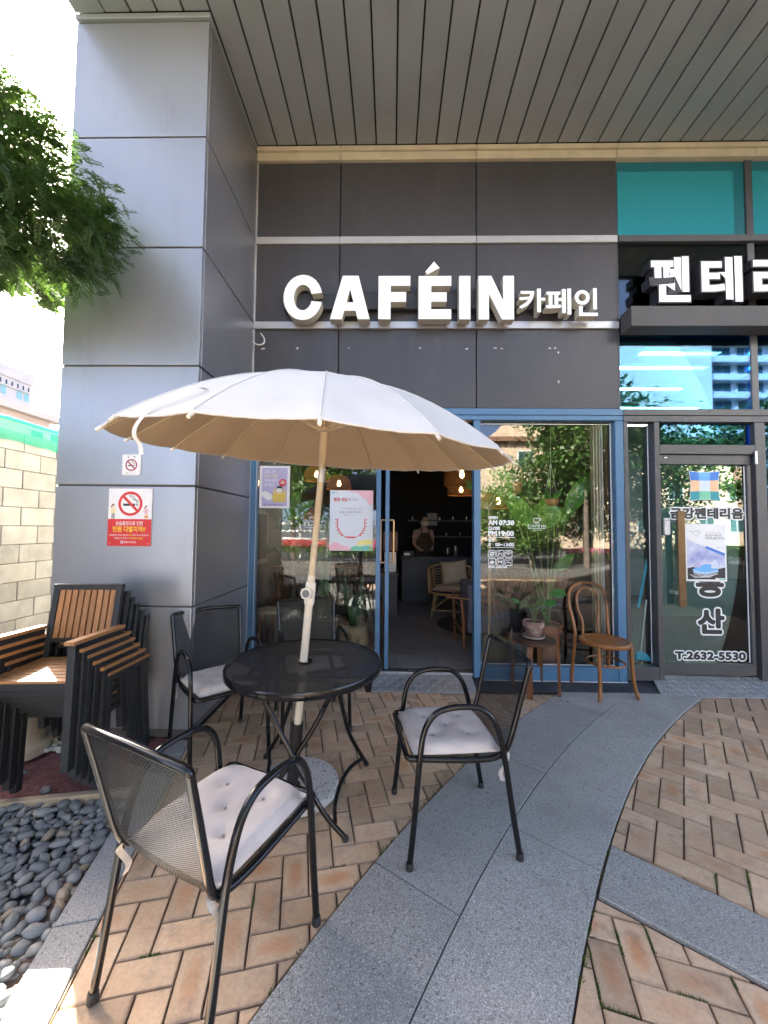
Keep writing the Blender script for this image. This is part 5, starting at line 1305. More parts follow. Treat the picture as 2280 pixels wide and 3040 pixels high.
leafmat('plant_leaf', (.035,.13,.025), (.08,.23,.05), .25, .35, 12); leafmat('plant_stem', (.10,.18,.05), (.16,.24,.08), .1, .5, 10)
pp = thing('potted_philodendron', 'small split leaf plant in an aged clay pot on the stool', 'plant', (sx_-.01, sy_+.01, .457))
MB().lathe([(.050,.012),(.080,.012),(.092,.022),(.094,.034),(.088,.034),(.080,.022)], (0,0,-.011), 32).build('saucer', 'saucer_grey', pp, smooth=True, angle=40)
MB().lathe([(.052,.012),(.058,.02),(.076,.10),(.080,.105),(.088,.107),(.090,.150),(.086,.155),(.080,.153),(.078,.135)], (0,0,-.006), 32, cap=False).build('pot', 'aged_terracotta', pp, smooth=True, angle=40)
MB().lathe([(.001,.132),(.079,.130)], (0,0,0), 24, cap=False).build('soil', 'soil', pp)
def split_leaf(c, d, size, n):
    """lobed leaf in its own plane: deep fingers either side of the midrib"""
    d = d.normalized(); s = d.cross(n).normalized(); m = MB()
    lob = [(.05,.28,-.15),(.22,.42,.02),(.42,.46,.22),(.62,.40,.45),(.80,.26,.68)]
    mid = [c+d*size*t for t in (0,.22,.42,.62,.80,1.0)]
    for q in (-1, 1):
        for k, (t, w_, f_) in enumerate(lob):
            a = c+d*size*max(0,t-.09); b_ = c+d*size*(t+.10); tip = c+d*size*(t+.22)+s*q*w_*size+n*(-.10*w_*size)
            m1 = c+d*size*(t-.02)+s*q*w_*size*.62; m2 = c+d*size*(t+.22)+s*q*w_*size*.60
            m.add([a, m1, tip, m2, b_], [(0,1,2,3,4)])
    m.add([c+d*size*.72, c+d*size*.85+s*.10*size, c+d*size*1.05, c+d*size*.85-s*.10*size], [(0,1,2,3)])
    return m
for k, (x, z, y, sz_) in enumerate(((-.145,.325,-.02,.085),(-.06,.315,.03,.075),(.0,.345,-.03,.08),(.04,.30,.02,.085),(.105,.305,-.03,.10),(.17,.385,.0,.125),(-.02,.27,-.05,.06),(.06,.25,-.06,.06))):
    base = Vector((random.uniform(-.012,.012), random.uniform(-.012,.012), .13)); tip = Vector((x, y, z))
    midp = base*.5+tip*.5+Vector((-x*.2, 0, .03))
    MB().tube(catmull([base, midp, tip], 5), .0028, 6).build('stem', 'plant_stem', pp, smooth=True)
    dr = Vector((x*1.2+random.uniform(-.03,.03), -.09+random.uniform(-.04,.04), .03)); n_ = Vector((x*1.5, -.75, .65)).normalized(); n_ = (n_-dr.normalized()*n_.dot(dr.normalized())).normalized()
    split_leaf(tip-dr.normalized()*.02, dr, sz_, n_).build('leaf', 'plant_leaf', pp)
# ================================================================== cafe interior
FZ = .082
pm('floor_tile', (.20,.19,.19), .42, var=.14, vscale=5, rnd=.12, dirt=((.15,.14,.14), 7, .4), rvar=.1)
pm('office_floor', (.12,.115,.11), .5, var=.1)
fl = tag(MB().box(-1.98, 2.10, 3.662, 10.6, .0, FZ-.004).build('cafe_floor', 'joint_dark'), kind='structure')
tile = None
for i in range(11):
    for j in range(10):
        x = -1.76+.195+i*.39-.02; y = 3.87+j*.365
        if x+.19 > 2.09: continue
        if tile is None:
            tile = MB().box(-.1935,.1935,-.181,.181,-.004,.002).build('tile', 'floor_tile', fl, bevel=.001); o = tile
        else: o = tile.copy(); COL.objects.link(o)
        o.location = (x+(.195 if j % 2 else 0)-.1, y, FZ-.002)
tag(MB().box(-2.0, 2.10, 9.2, 9.3, FZ, 2.95).build('cafe_back_wall', 'wallpaint_dark'), kind='structure')
tag(MB().box(-1.98, -1.62, 3.66, 9.2, FZ, 2.95).build('cafe_side_wall', 'wallpaint_grey'), kind='structure')
tag(MB().box(2.088, 2.128, 3.70, 9.2, FZ, 3.2).build('party_wall', 'wallpaint_dark'), kind='structure')
tag(MB().box(-2.0, 2.12, 3.66, 9.3, 2.95, 3.0).build('cafe_ceiling', 'ceiling_dark'), kind='structure')
tag(MB().box(-1.62, -1.30, 3.645, 3.70, FZ, 2.95).build('cafe_return_wall', 'wallpaint_grey'), kind='structure')
# blind on the side wall window
bw = thing('side_window', 'small white framed window on the left wall inside the cafe', 'window', (-1.6, 4.6, 1.0))
MB().box(-1.618, -1.60, 4.25, 4.95, .95, 1.62).build('frame', 'office_white', bw, bw.location)
pm('daylit_pane', (.10,.12,.13), .2)
MB().box(-1.600, -1.596, 4.31, 4.89, 1.01, 1.56).build('pane', 'daylit_pane', bw, bw.location)
# counter
pm('counter_grey', (.055,.058,.065), .55, var=.06, vscale=3); pm('counter_top', (.10,.085,.07), .4)
ct = thing('service_counter', 'dark grey panelled service counter at the back of the cafe', 'counter', (.65, 7.2, FZ)); L = ct.location
MB().box(.20, 1.75, 7.0, 7.55, FZ, .865).build('body', 'counter_grey', ct, L, bevel=.004)
for x0, x1 in ((.25,.93),(.97,1.70)): 
    MB().box(x0, x1, 6.988, 7.0, .17, .80).build('front_panel', 'counter_grey', ct, L, bevel=.004)
MB().box(.18, 1.77, 6.97, 7.57, .867, .892).build('top', 'counter_grey', ct, L, bevel=.003)
c2 = thing('display_counter', 'lower dark counter with bottles and menu board left of the service counter', 'counter', (-.3, 6.0, FZ)); L = c2.location
MB().box(-.9, .10, 5.75, 6.5, FZ, .70).build('body', 'counter_grey', c2, L, bevel=.004); MB().box(-.92, .12, 5.73, 6.52, .702, .73).build('top', 'counter_top', c2, L, bevel=.003)
mnb = thing('menu_board', 'brown and white menu stand on the lower counter', 'menu', (.0, 5.95, .73))
MB().box(-.10,.08,-.01,.01,.0,.30).build('sheet', 'print_white', mnb, bevel=.002); MB().box(-.12,.10,-.012,.008,.32,.62).build('photo_panel', 'print_brown', mnb, bevel=.002)
for k in range(7): MB().add([(-.08,-.0112,.26-.035*k),(.06,-.0112,.26-.035*k),(.06,-.0112,.268-.035*k),(-.08,-.0112,.268-.035*k)], [(0,1,2,3)]).build('print_line', 'print_grey', mnb)
pm('bottle_glass', (.10,.12,.11), .15); pm('steel_kit', (.35,.35,.36), .25, metal=.8)
for k, (x, y, h) in enumerate(((-.75,5.85,.24),(-.62,5.9,.28),(-.50,5.83,.2),(-.38,5.9,.26))):
    o = MB().lathe([(.03,0),(.032,.01),(.032,h*.6),(.012,h*.78),(.012,h*.97),(.014,h)], (0,0,0), 14).build('bottle', 'bottle_glass', smooth=True, angle=40); o.location = (x,y,.73); tag(o, f'{["first","second","third","fourth"][k]} dark bottle from the left on the lower counter', 'bottle', 'bottles on the lower counter')
reg = thing('till', 'small dark till with printed card on the service counter', 'till', (.33, 7.1, .892))
MB().box(-.10,.10,-.05,.10,0,.10).build('body', 'sign_dark', reg, bevel=.006); MB().box(-.09,.02,-.056,-.051,.02,.06).build('card', 'print_white', reg)
for k, (x, h, lab) in enumerate(((1.05,.16,'steel jug on the service counter beside the barista'),(1.20,.2,'tall steel canister at the right of the service counter'))):
    o = MB().lathe([(.045,0),(.05,.01),(.045,h*.7),(.05,h),(.044,h)], (0,0,0), 18).build('jug', 'steel_kit', smooth=True, angle=40); o.location = (x,7.15,.892); tag(o, lab, 'jug')
sh = thing('back_shelf', 'dark wall shelf with cups behind the counter', 'shelf', (1.0, 9.05, 1.2))
MB().box(-.6,.9,-.12,.13,0,.03).build('board', 'counter_top', sh); MB().box(-.6,.9,-.12,.13,.38,.41).build('board', 'counter_top', sh)
for k in range(9): MB().lathe([(.03,0),(.036,.08),(.032,.08)], (-.5+k*.16,0,.03 if k % 2 else .41), 12).build('cup', 'steel_kit', sh, smooth=True)
pf = thing('framed_picture', 'small framed picture on the dark wall behind the counter', 'picture', (.98, 9.19, 1.63))
MB().box(-.13,.13,-.02,0,-.16,.16).build('frame', 'sign_dark', pf); MB().box(-.115,.115,-.023,-.0205,-.145,.145).build('print', 'print_grey', pf)
# ---- barista
pm('skin', (.52,.33,.25), .6, var=.05); pm('hair_black', (.012,.010,.010), .5); pm('shirt_pink', (.62,.36,.34), .85, var=.06, vscale=12, bump=.2, bscale=40); pm('apron_brown', (.075,.05,.035), .85, var=.1); pm('mask_white', (.66,.66,.66), .8); pm('trousers', (.03,.03,.035), .9)
def skin_mesh(name, verts, edges, radii, mat, parent, root=0, sub=2, off=Vector((0,0,0))):
    me = bpy.data.meshes.new(name); me.from_pydata([Vector(v)-off for v in verts], edges, [])
    o = bpy.data.objects.new(name, me); COL.objects.link(o)
    md = o.modifiers.new('s', 'SKIN'); md.use_smooth_shade = True
    for i, r in enumerate(radii): me.skin_vertices[0].data[i].radius = r if isinstance(r, tuple) else (r, r)
    me.skin_vertices[0].data[root].use_root = True
    ss = o.modifiers.new('u', 'SUBSURF'); ss.levels = sub; ss.render_levels = sub
    dg = bpy.context.evaluated_depsgraph_get(); m2 = bpy.data.meshes.new_from_object(o.evaluated_get(dg)); m2.name = name
    bpy.data.objects.remove(o)
    for p in m2.polygons: p.use_smooth = True
    return link(name, m2, mat, parent)
pe = thing('person', 'person in pink T-shirt, brown apron and white face mask behind the counter', 'person', (.66, 7.85, FZ), rad(18))
V_ = [(0,0,.86),(0,.0,1.0),(0,0,1.14),(0,.005,1.25),(0,0,1.325),(0,-.01,1.37),(0,-.02,1.415),(0,-.025,1.47),
      (-.09,0,.82),(-.10,.0,.46),(-.10,.02,.08),(-.10,-.08,.03),(.09,0,.82),(.10,0,.46),(.10,.02,.08),(.10,-.08,.03),
      (-.165,0,1.255),(-.205,.01,1.02),(-.135,-.14,.90),(-.09,-.19,.89),(.165,0,1.255),(.205,.01,1.02),(.135,-.14,.90),(.09,-.19,.89)]
E_ = [(0,1),(1,2),(2,3),(3,4),(4,5),(5,6),(6,7),(0,8),(8,9),(9,10),(10,11),(0,12),(12,13),(13,14),(14,15),(3,16),(16,17),(17,18),(18,19),(3,20),(20,21),(21,22),(22,23)]
Rr = [(.14,.10),(.125,.09),(.14,.10),(.12,.085),(.055,.055),(.052,.055),(.062,.075),(.06,.072),.085,.058,.04,.035,.085,.058,.04,.035,.055,.040,.032,.028,.055,.040,.032,.028]
skin_mesh('body', V_, E_, Rr, 'skin', pe)
MB().ball((0,-.028,1.455), .075, .092, .105, 20, 14).build('head', 'skin', pe, smooth=True)
MB().ball((0,-.118,1.452), .012, .016, .02, 10, 8).build('nose', 'skin', pe, smooth=True)
for s in (-1, 1):
    MB().ball((s*.030,-.108,1.478), .011, .006, .006, 8, 6).build('eye', 'hair_black', pe, smooth=True); MB().ball((s*.078,-.02,1.455), .010, .018, .026, 8, 6).build('ear', 'skin', pe, smooth=True)
MB().ball((0,.002,1.482), .083, .092, .092, 20, 12).build('hair', 'hair_black', pe, smooth=True)
MB().ball((-.03,.095,1.50), .045, .045, .045, 14, 10).build('hair_bun', 'hair_black', pe, smooth=True)
mk = []
for i in range(7):
    row = []
    for j in range(11):
        a = rad(-62+124*j/10); z = 1.375+.085*i/6; r_ = .094+.012*math.sin(PI*i/6)*math.cos(a); row.append((math.sin(a)*r_*.88, -.028-math.cos(a)*r_*1.06, z))
    mk.append(row)
MB().grid(mk).build('face_mask', 'mask_white', pe, smooth=True)
skin_mesh('t_shirt', [(0,0,.90),(0,0,1.0),(0,0,1.14),(0,.005,1.25),(0,0,1.31),(-.165,0,1.25),(-.195,.008,1.09),(.165,0,1.25),(.195,.008,1.09)], [(0,1),(1,2),(2,3),(3,4),(3,5),(5,6),(3,7),(7,8)], [(.155,.115),(.138,.103),(.152,.112),(.132,.096),(.068,.068),.066,.058,.066,.058], 'shirt_pink', pe)
ap = []
for i in range(10):
    row = []
    for j in range(13):
        z = .62+.62*i/9; u = -1+2*j/12; hw_ = .19 if z < 1.02 else .19-.09*(z-1.02)/.22; row.append((u*hw_, -.128-.012*(1-u*u)+.05*u*u, z))
    ap.append(row)
MB().grid(ap).build('apron', 'apron_brown', pe, smooth=True)
for s in (-1, 1): MB().tube([(s*.085,-.115,1.235),(s*.07,-.06,1.335),(s*.055,.02,1.345)], .012, 6).build('apron_strap', 'apron_brown', pe)
skin_mesh('trousers', [(0,0,.88),(-.09,0,.82),(-.10,0,.46),(-.10,.02,.10),(.09,0,.82),(.10,0,.46),(.10,.02,.10)], [(0,1),(1,2),(2,3),(0,4),(4,5),(5,6)], [(.15,.11),.095,.068,.05,.095,.068,.05], 'trousers', pe)

# ---- rattan armchair with cushions
pm('rattan', (.42,.27,.12), .5, var=.18, vscale=25); pm('cushion_beige', (.42,.36,.28), .9, var=.08, vscale=10, bump=.15, bscale=60)
ra = thing('rattan_armchair', 'pale rattan armchair with curved open back inside the doorway', 'chair', (.93, 6.0, FZ), rad(-12))
def arcp(r, z, a0, a1, n=22, sq=1.): return [(r*math.sin(rad(a0+(a1-a0)*i/n)), r*sq*math.cos(rad(a0+(a1-a0)*i/n)), z) for i in range(n+1)]
def arcs(r, z, drop, span): return [(p[0], p[1], z-drop*(abs(-1+2*i/22)**2.5)) for i, p in enumerate(arcp(r, z, -span, span, 22, .92))]
MB().tube(catmull([(-.30,-.26,.34)]+arcs(.345,.745,.12,112)[1:-1]+[(.30,-.26,.34)], 2), .016, 8).build('top_rail', 'rattan', ra, smooth=True)
for k in range(8): t = k/8; MB().tube(arcs(.325-.03*(1-t), .38+.345*t, .10*t, 108), .007, 6).build('back_hoop', 'rattan', ra, smooth=True)
for k in range(7):
    a = rad(-90+30*k); MB().tube([(.30*math.sin(a),.28*math.cos(a),.35),(.338*math.sin(a),.312*math.cos(a),.735-.10*abs(a/1.95)**2.5)], .009, 6).build('back_spindle', 'rattan', ra, smooth=True)
MB().tube([(.31*math.cos(2*PI*k/28), .29*math.sin(2*PI*k/28), .34) for k in range(28)], .017, 8, closed=True).build('seat_ring', 'rattan', ra, smooth=True)
for sx in (-1,1):
    for sy in (-1,1): MB().tube([(sx*.22,sy*.20,.34),(sx*.27,sy*.27,0)], .016, 8).build('leg', 'rattan', ra, smooth=True)
MB().tube([(-.262,-.258,.10),(.262,-.258,.10)], .011, 8).build('stretcher', 'rattan', ra, smooth=True)
for s in (-1,1): MB().tube(catmull([(s*.262,-.258,.10),(s*.12,-.25,.22),(0,-.245,.30)], 5), .009, 6).build('brace', 'rattan', ra, smooth=True)
def pillow(hx, hy, T, N=16):
    top = []; bot = []
    for i in range(N+1):
        r1_, r2_ = [], []
        for j in range(N+1):
            u = -1+2*j/N; v = -1+2*i/N; k = (1-.10*(1-u*u)*v*v) ; k2 = (1-.10*(1-v*v)*u*u); x, y = u*hx*k2, v*hy*k
            h = T*((1-u**4)*(1-v**4))**.5+.006*mnoise.noise(Vector((u*2.5,v*2.5,2))); r1_.append((x,y,h)); r2_.append((x,y,-h*.8))
        top.append(r1_); bot.append(r2_)
    return MB().grid(top).grid(bot)
o = pillow(.27,.26,.05).build('seat_pad', 'cushion_beige', smooth=True); o.location = (.93,5.98,FZ+.405); o.rotation_euler = (0,0,rad(-12)); tag(o, 'beige seat pad lying on the rattan armchair', 'cushion')
o = pillow(.21,.20,.07).build('scatter_cushion', 'cushion_beige', smooth=True); o.location = (1.0,6.10,FZ+.63); o.rotation_euler = (rad(66),rad(-6),rad(-8)); tag(o, 'square beige scatter cushion leaning in the rattan armchair', 'cushion')
# ---- grey lounge chair, rug
wood('teak', (.22,.085,.03), (.13,.045,.016), .35, 6, (2,2,12), coat=.3); pm('grey_fabric', (.115,.105,.125), .95, var=.14, vscale=120, bump=.3, bscale=260)
lc = thing('lounge_chair', 'grey upholstered lounge chair with tapered teak legs just inside the door', 'chair', (1.05, 4.43, FZ)); L = lc.location
MB().box(.835, 1.45, 4.20, 4.68, .27, .45).build('seat', 'grey_fabric', lc, L, bevel=.03, bseg=3); MB().box(.84, .96, 4.17, 4.70, .42, .80).build('backrest', 'grey_fabric', lc, L, bevel=.03, bseg=3)
for x, y in ((.787,4.20),(.765,4.665),(1.42,4.22),(1.42,4.66)):
    MB().tube([(x+.01,y,FZ),(x+.005 if x < 1 else x,y,.40),(x-.02 if x < 1 else x,y,.66)], [.012,.022,.016], 10).build('leg', 'teak', lc, L, smooth=True)
for y in (4.20, 4.665): MB().beam((.60,y,.665),(1.44,y,.60), .055, .024).build('armrest', 'teak', lc, L, bevel=.006)
MB().beam((.775,4.21,.30),(.765,4.66,.30), .02, .04).build('side_rail', 'teak', lc, L, bevel=.004)
pm('rug_dark', (.035,.036,.04), .98, var=.2, vscale=50, bump=.4, bscale=200)
o = MB().lathe([(.60,0),(.60,.008),(.58,.012),(.001,.012)], (0,0,0), 48).build('round_rug', 'rug_dark'); o.location = (1.25,5.35,FZ+.001); tag(o, 'round dark rug on the tiled cafe floor', 'rug')
# ---- woven pendants
pm('woven', (.34,.16,.05), .7, var=.3, vscale=60, bump=.5, bscale=200); pm('bulb_glow', (1,.8,.5), .3, emit=(1.,.55,.18), estr=2.2); pm('cord_black', (.01,.01,.01), .6)
meshmat('woven_cane', (.24,.135,.06), .016, .010, .30, .6)
def uvlathe(prof, seg=40):
    P = []; U = []; s = 0
    for i, (r, z) in enumerate(prof):
        if i: s += math.hypot(r-prof[i-1][0], z-prof[i-1][1])
        P.append([(r*math.cos(2*PI*k/seg), r*math.sin(2*PI*k/seg), z) for k in range(seg+1)]); U.append([(k*2*PI*.16/seg, s) for k in range(seg+1)])
    return MB().grid(P, U)
def pendant(x, y, z, prof, lab, lit=True):
    t = thing('woven_pendant', lab, 'lamp', (x, y, z), group='woven pendant lamps in the cafe')
    uvlathe(prof).build('shade', 'woven_cane', t, smooth=True, angle=40)
    MB().tube([(0,0,prof[0][1]),(0,0,2.95-z)], .004, 6).build('cord', 'cord_black', t)
    MB().lathe([(.001,-.035),(.022,-.022),(.028,0),(.020,.022),(.012,.05)], (0,0,prof[-1][1]+.07), 14).build('bulb', 'bulb_glow' if lit else 'mask_white', t, smooth=True)
    MB().tube([(prof[-1][0]*math.cos(2*PI*k/32), prof[-1][0]*math.sin(2*PI*k/32), prof[-1][1]) for k in range(32)], .007, 6, closed=True).build('rim', 'woven', t, smooth=True)
dm = [(.03,.20),(.09,.185),(.14,.14),(.165,.08),(.17,.02),(.172,0)]
pendant(1.02, 5.6, 1.90, [(.05,.62),(.19,.60),(.245,.55),(.25,.14),(.235,.125),(.20,.12),(.195,.02),(.19,0)], 'tiered woven pendant lamp seen in the open doorway')
pendant(-.98, 4.95, 2.02, dm, 'woven dome pendant, highest of those in the left window')
pendant(-.72, 5.2, 1.93, dm, 'woven dome pendant beside the parasol pole, just above the sale poster')
pendant(-1.12, 4.7, 1.50, dm, 'woven dome pendant hanging low behind the fig leaves')
pendant(1.28, 4.6, 1.66, [(.05,.22),(.16,.20),(.21,.14),(.215,.02),(.21,0)], 'woven drum pendant behind the hanging basket in the right window')
o = MB().lathe([(.001,-.05),(.024,-.03),(.030,0),(.02,.03),(.012,.06)], (0,0,0), 14).build('bare_bulb', 'bulb_glow', smooth=True); o.location = (.93,5.05,2.12); tag(o, 'bare warm glowing bulb hanging in the doorway', 'lamp')
MB().tube([(0,0,.05),(0,0,.83)], .003, 6).build('cord', 'cord_black', o)
# ---- plants
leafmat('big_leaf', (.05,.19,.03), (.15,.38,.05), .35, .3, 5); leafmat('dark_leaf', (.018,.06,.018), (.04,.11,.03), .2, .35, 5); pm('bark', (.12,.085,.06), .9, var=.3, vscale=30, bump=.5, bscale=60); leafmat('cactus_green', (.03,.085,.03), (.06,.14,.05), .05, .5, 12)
def blade(base, tip, width, nrm, bend=.0, n=10, split=0):
    base, tip = Vector(base), Vector(tip); d = tip-base; s = d.cross(Vector(nrm)).normalized(); nn = s.cross(d).normalized(); P = []
    for i in range(n+1):
        t = i/n; w_ = width*math.sin(PI*min(1, t*.97+.03)**.8)**.75 if i < n else .002
        c = base+d*t+nn*bend*math.sin(PI*t); P.append([c-s*w_+nn*w_*.25, c-s*w_*.5+nn*w_*.08, c, c+s*w_*.5+nn*w_*.08, c+s*w_+nn*w_*.25])
    return MB().grid(P)
bp_ = thing('bird_of_paradise', 'tall broad leaved plant in a terracotta pot inside the right window', 'plant', (1.575, 3.90, FZ)); L = bp_.location
MB().lathe([(.085,0),(.092,.01),(.122,.30),(.126,.305),(.134,.31),(.136,.385),(.128,.39),(.122,.37)], (0,0,0), 32, cap=False).build('pot', 'terracotta', bp_, smooth=True, angle=40)
MB().lathe([(.001,.355),(.124,.35)], (0,0,0), 24, cap=False).build('soil', 'white_pebble', bp_)
for (bx, by, bz, tx, ty, tz, w_, nx) in ((1.76,3.87,1.57,2.03,3.90,2.0,.085,-.3),(1.20,3.86,1.72,.86,3.88,2.06,.16,.4),(1.35,3.88,1.46,1.14,3.87,1.76,.12,.3),(1.60,3.93,1.42,1.56,3.95,1.74,.13,.1),(1.50,3.95,1.40,1.28,3.97,1.62,.10,.2),(1.66,3.95,.98,1.88,3.97,1.16,.06,-.2),(1.70,4.0,1.50,1.85,4.05,1.62,.08,-.2)):
    L0 = Vector((1.575,3.90,FZ+.36))
    MB().tube(catmull([L0-L+Vector((random.uniform(-.03,.03),0,0)), (L0*.45+Vector((bx,by,bz))*.55)-L+Vector((0,0,.02)), Vector((bx,by,bz))-L], 5), [.012-.007*i/10 for i in range(11)], 7).build('stem', 'plant_stem', bp_, smooth=True)
    blade(Vector((bx,by,bz))-L, Vector((tx,ty,tz))-L, w_, (nx,-1,.2), .03).build('leaf', 'big_leaf', bp_, smooth=True)
fg = thing('fiddle_fig', 'indoor fig tree with thick trunk and large leaves in the left window', 'plant', (-1.06, 4.15, FZ)); L = fg.location
MB().tube(catmull([(0,0,.25),(.01,.0,.6),(0,.0,.95),(-.02,0,1.2),(-.03,0,1.42)], 5), [.045-.0012*i for i in range(21)], 10).build('trunk', 'bark', fg, smooth=True)
MB().tube(catmull([(0,0,.72),(-.10,0,.92),(-.20,0,1.12)], 4), .018, 8).build('limb', 'bark', fg, smooth=True); MB().tube(catmull([(0,0,.80),(.09,0,.98),(.16,0,1.10)], 4), .016, 8).build('limb', 'bark', fg, smooth=True)
for (bx, bz, tx, tz, w_) in ((-.03,1.40,.22,1.62,.07),(-.05,1.38,-.30,1.52,.07),(-.02,1.44,.06,1.72,.07),(-.03,1.42,-.14,1.68,.07),(.0,1.36,.16,1.36,.06),(-.04,1.36,-.20,1.30,.06),(.15,1.1,.26,1.05,.06),(-.2,1.12,-.32,1.05,.06),(.12,1.05,.18,.90,.06)):
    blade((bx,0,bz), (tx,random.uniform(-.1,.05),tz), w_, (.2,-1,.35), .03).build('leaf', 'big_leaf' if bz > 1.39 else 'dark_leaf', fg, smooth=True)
MB().box(-.16,.50,-.14,.20,0,.33).build('planter', 'wallpaint_grey', fg, bevel=.006); gv = MB()
for _ in range(260): gv.ball((random.uniform(-.14,.48), random.uniform(-.12,.18), .335), random.uniform(.008,.016), None, random.uniform(.006,.012), 6, 4)
tag(gv.build('gravel', 'white_pebble', fg, smooth=True), kind='stuff')
ca = thing('tall_cactus', 'tall dark green column cactus inside the left window', 'plant', (-.735, 4.22, FZ+.33)); cz_ = []
for i in range(30):
    z = 1.15*i/29; r = (.052+.010*math.sin(z*11))*(1 if i < 27 else (30-i)/3.2); cz_.append((r, z))
mb = MB(); sg = 20
mb.lathe(cz_, (0,0,0), sg)
for i, p in enumerate(mb.v): 
    k = i % sg; f_ = 1.0 if k % 4 else 1.28
    if k % 4 == 2: f_ = .72
    mb.v[i] = Vector((p.x*f_, p.y*f_, p.z))
mb.build('stem', 'cactus_green', ca, smooth=True)
sk = thing('sack_planter', 'leafy plant in a beige burlap sack inside the left window', 'plant', (-.372, 3.98, FZ))
pm('burlap', (.36,.27,.15), .95, var=.2, vscale=90, bump=.5, bscale=250)
sm = MB().lathe([(.10,0),(.135,.01),(.15,.08),(.148,.20),(.13,.27),(.122,.285),(.14,.305),(.145,.325),(.125,.335),(.11,.30)], (0,0,0), 36, cap=False)
for i, p in enumerate(sm.v): n_ = mnoise.noise(Vector((p.x*9, p.y*9, p.z*7)))*.014; r_ = math.hypot(p.x, p.y); sm.v[i] = Vector((p.x*(1+n_/r_), p.y*(1+n_/r_), p.z+n_*.6))
sm.build('sack', 'burlap', sk, smooth=True, angle=60)
for txt, a, zc, hz in (('GREEN',18,.155,.05),('COFFEE',-14,.14,.045)):
    vs, fs = curve_mesh(text=txt, offset=.012); m = MB(); mxx = max(p.x for p in vs)
    m.add([(lambda th, z: (.1525*math.sin(th), -.1525*math.cos(th), z))(rad(a)+(.36-p.y)*.055/.15, zc+(p.x/mxx-.5)*.17*-1) for p in vs], fs); m.build('print', 'print_black', sk)
for k in range(13):
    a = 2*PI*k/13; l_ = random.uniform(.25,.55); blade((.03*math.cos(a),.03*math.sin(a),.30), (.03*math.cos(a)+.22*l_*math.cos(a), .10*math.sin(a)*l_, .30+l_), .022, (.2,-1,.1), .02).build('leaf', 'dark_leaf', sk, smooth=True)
def spindle_chair(x, y, rz, lab, wood_='teak'):
    t = thing('spindle_chair', lab, 'chair', (x, y, FZ), rz)
    MB().lathe([(.19,.43),(.205,.44),(.20,.46),(.001,.455)], (0,0,0), 28).build('seat', wood_, t, smooth=True, angle=40)
    for sx in (-1,1):
        for sy in (-1,1): MB().tube([(sx*.12,sy*.12,.44),(sx*.20,sy*.20,0)], [.017,.012], 8).build('leg', wood_, t, smooth=True)
    MB().tube(catmull([(-.20,.19,.86),(0,.235,.88),(.20,.19,.86)], 5), .018, 8).build('top_rail', wood_, t, smooth=True)
    for k in range(7): u = -1+2*k/6; MB().tube([(u*.13,.15,.45),(u*.19,.20+.03*(1-u*u),.86)], .007, 6).build('spindle', wood_, t, smooth=True)
    return t
def cafe_table(x, y, r, z, lab):
    t = thing('cafe_table', lab, 'table', (x, y, FZ)); MB().lathe([(r-.01,z-.03),(r,z-.02),(r,z),(.001,z)], (0,0,0), 36).build('top', 'teak', t, smooth=True, angle=40)
    MB().tube([(0,0,0),(0,0,z-.02)], .03, 12).build('column', 'sign_dark', t, smooth=True); MB().lathe([(.22,0),(.22,.012),(.03,.03)], (0,0,0), 28).build('foot', 'sign_dark', t)
cafe_table(-1.15, 5.0, .34, .72, 'round wooden table behind the fig tree in the left window'); cafe_table(-.45, 5.0, .32, .72, 'round wooden table behind the sack planter'); cafe_table(1.55, 5.0, .36, .72, 'round table behind the broad leaved plant')
spindle_chair(-.55, 4.62, rad(170), 'wooden spindle chair between the cactus and the sack planter'); spindle_chair(-.30, 4.75, rad(150), 'wooden spindle chair behind the sack planter'); spindle_chair(-1.25, 4.6, rad(200), 'wooden spindle chair behind the fig trunk'); spindle_chair(1.80, 4.45, rad(160), 'dark spindle chair behind the bentwood chair', 'stool_wood'); spindle_chair(1.35, 4.6, rad(190), 'dark spindle chair behind the potted plants', 'stool_wood')
rs_ = thing('round_stool', 'low stool with a pale woven seat by the left wall', 'stool', (-1.30, 4.15, FZ)); MB().lathe([(.13,.40),(.145,.41),(.14,.44),(.001,.445)], (0,0,0), 28).build('seat', 'cushion_beige', rs_, smooth=True)
for k in range(4): a = PI/4+k*PI/2; MB().tube([(.10*math.cos(a),.10*math.sin(a),.41),(.15*math.cos(a),.15*math.sin(a),0)], .014, 8).build('leg', 'teak', rs_, smooth=True)
# hanging basket and hanging bowl, bamboo pole plant, black pot, driftwood
hb = thing('hanging_basket', 'small woven basket with arched handle hanging in the right window', 'basket', (1.262, 3.92, 1.775)); MB().lathe([(.045,0),(.062,.005),(.070,.10),(.066,.11)], (0,0,0), 24, cap=False).build('basket', 'woven', hb, smooth=True)
MB().tube(catmull([(-.066,0,.06),(-.07,0,.18),(-.05,0,.27),(0,0,.305),(.05,0,.27),(.07,0,.18),(.066,0,.06)], 5), .008, 8).build('handle', 'rattan', hb, smooth=True)
MB().lathe([(.028,.09),(.036,.10),(.034,.125),(.001,.125)], (0,0,0), 18).build('cup', 'mask_white', hb, smooth=True); MB().tube([(0,0,.12),(.005,0,.25)], [.022,.010], 8).build('cactus', 'cactus_green', hb, smooth=True)
MB().tube([(0,0,.30),(0,0,1.17)], .002, 5).build('cord', 'cord_black', hb)
hw2 = thing('hanging_bowl', 'terracotta bowl of trailing leaves hanging in the right window', 'plant', (1.64, 3.95, 1.67)); MB().lathe([(.03,-.03),(.06,-.015),(.075,.015),(.078,.045),(.07,.045)], (0,0,0), 24, cap=False).build('bowl', 'terracotta', hw2, smooth=True)
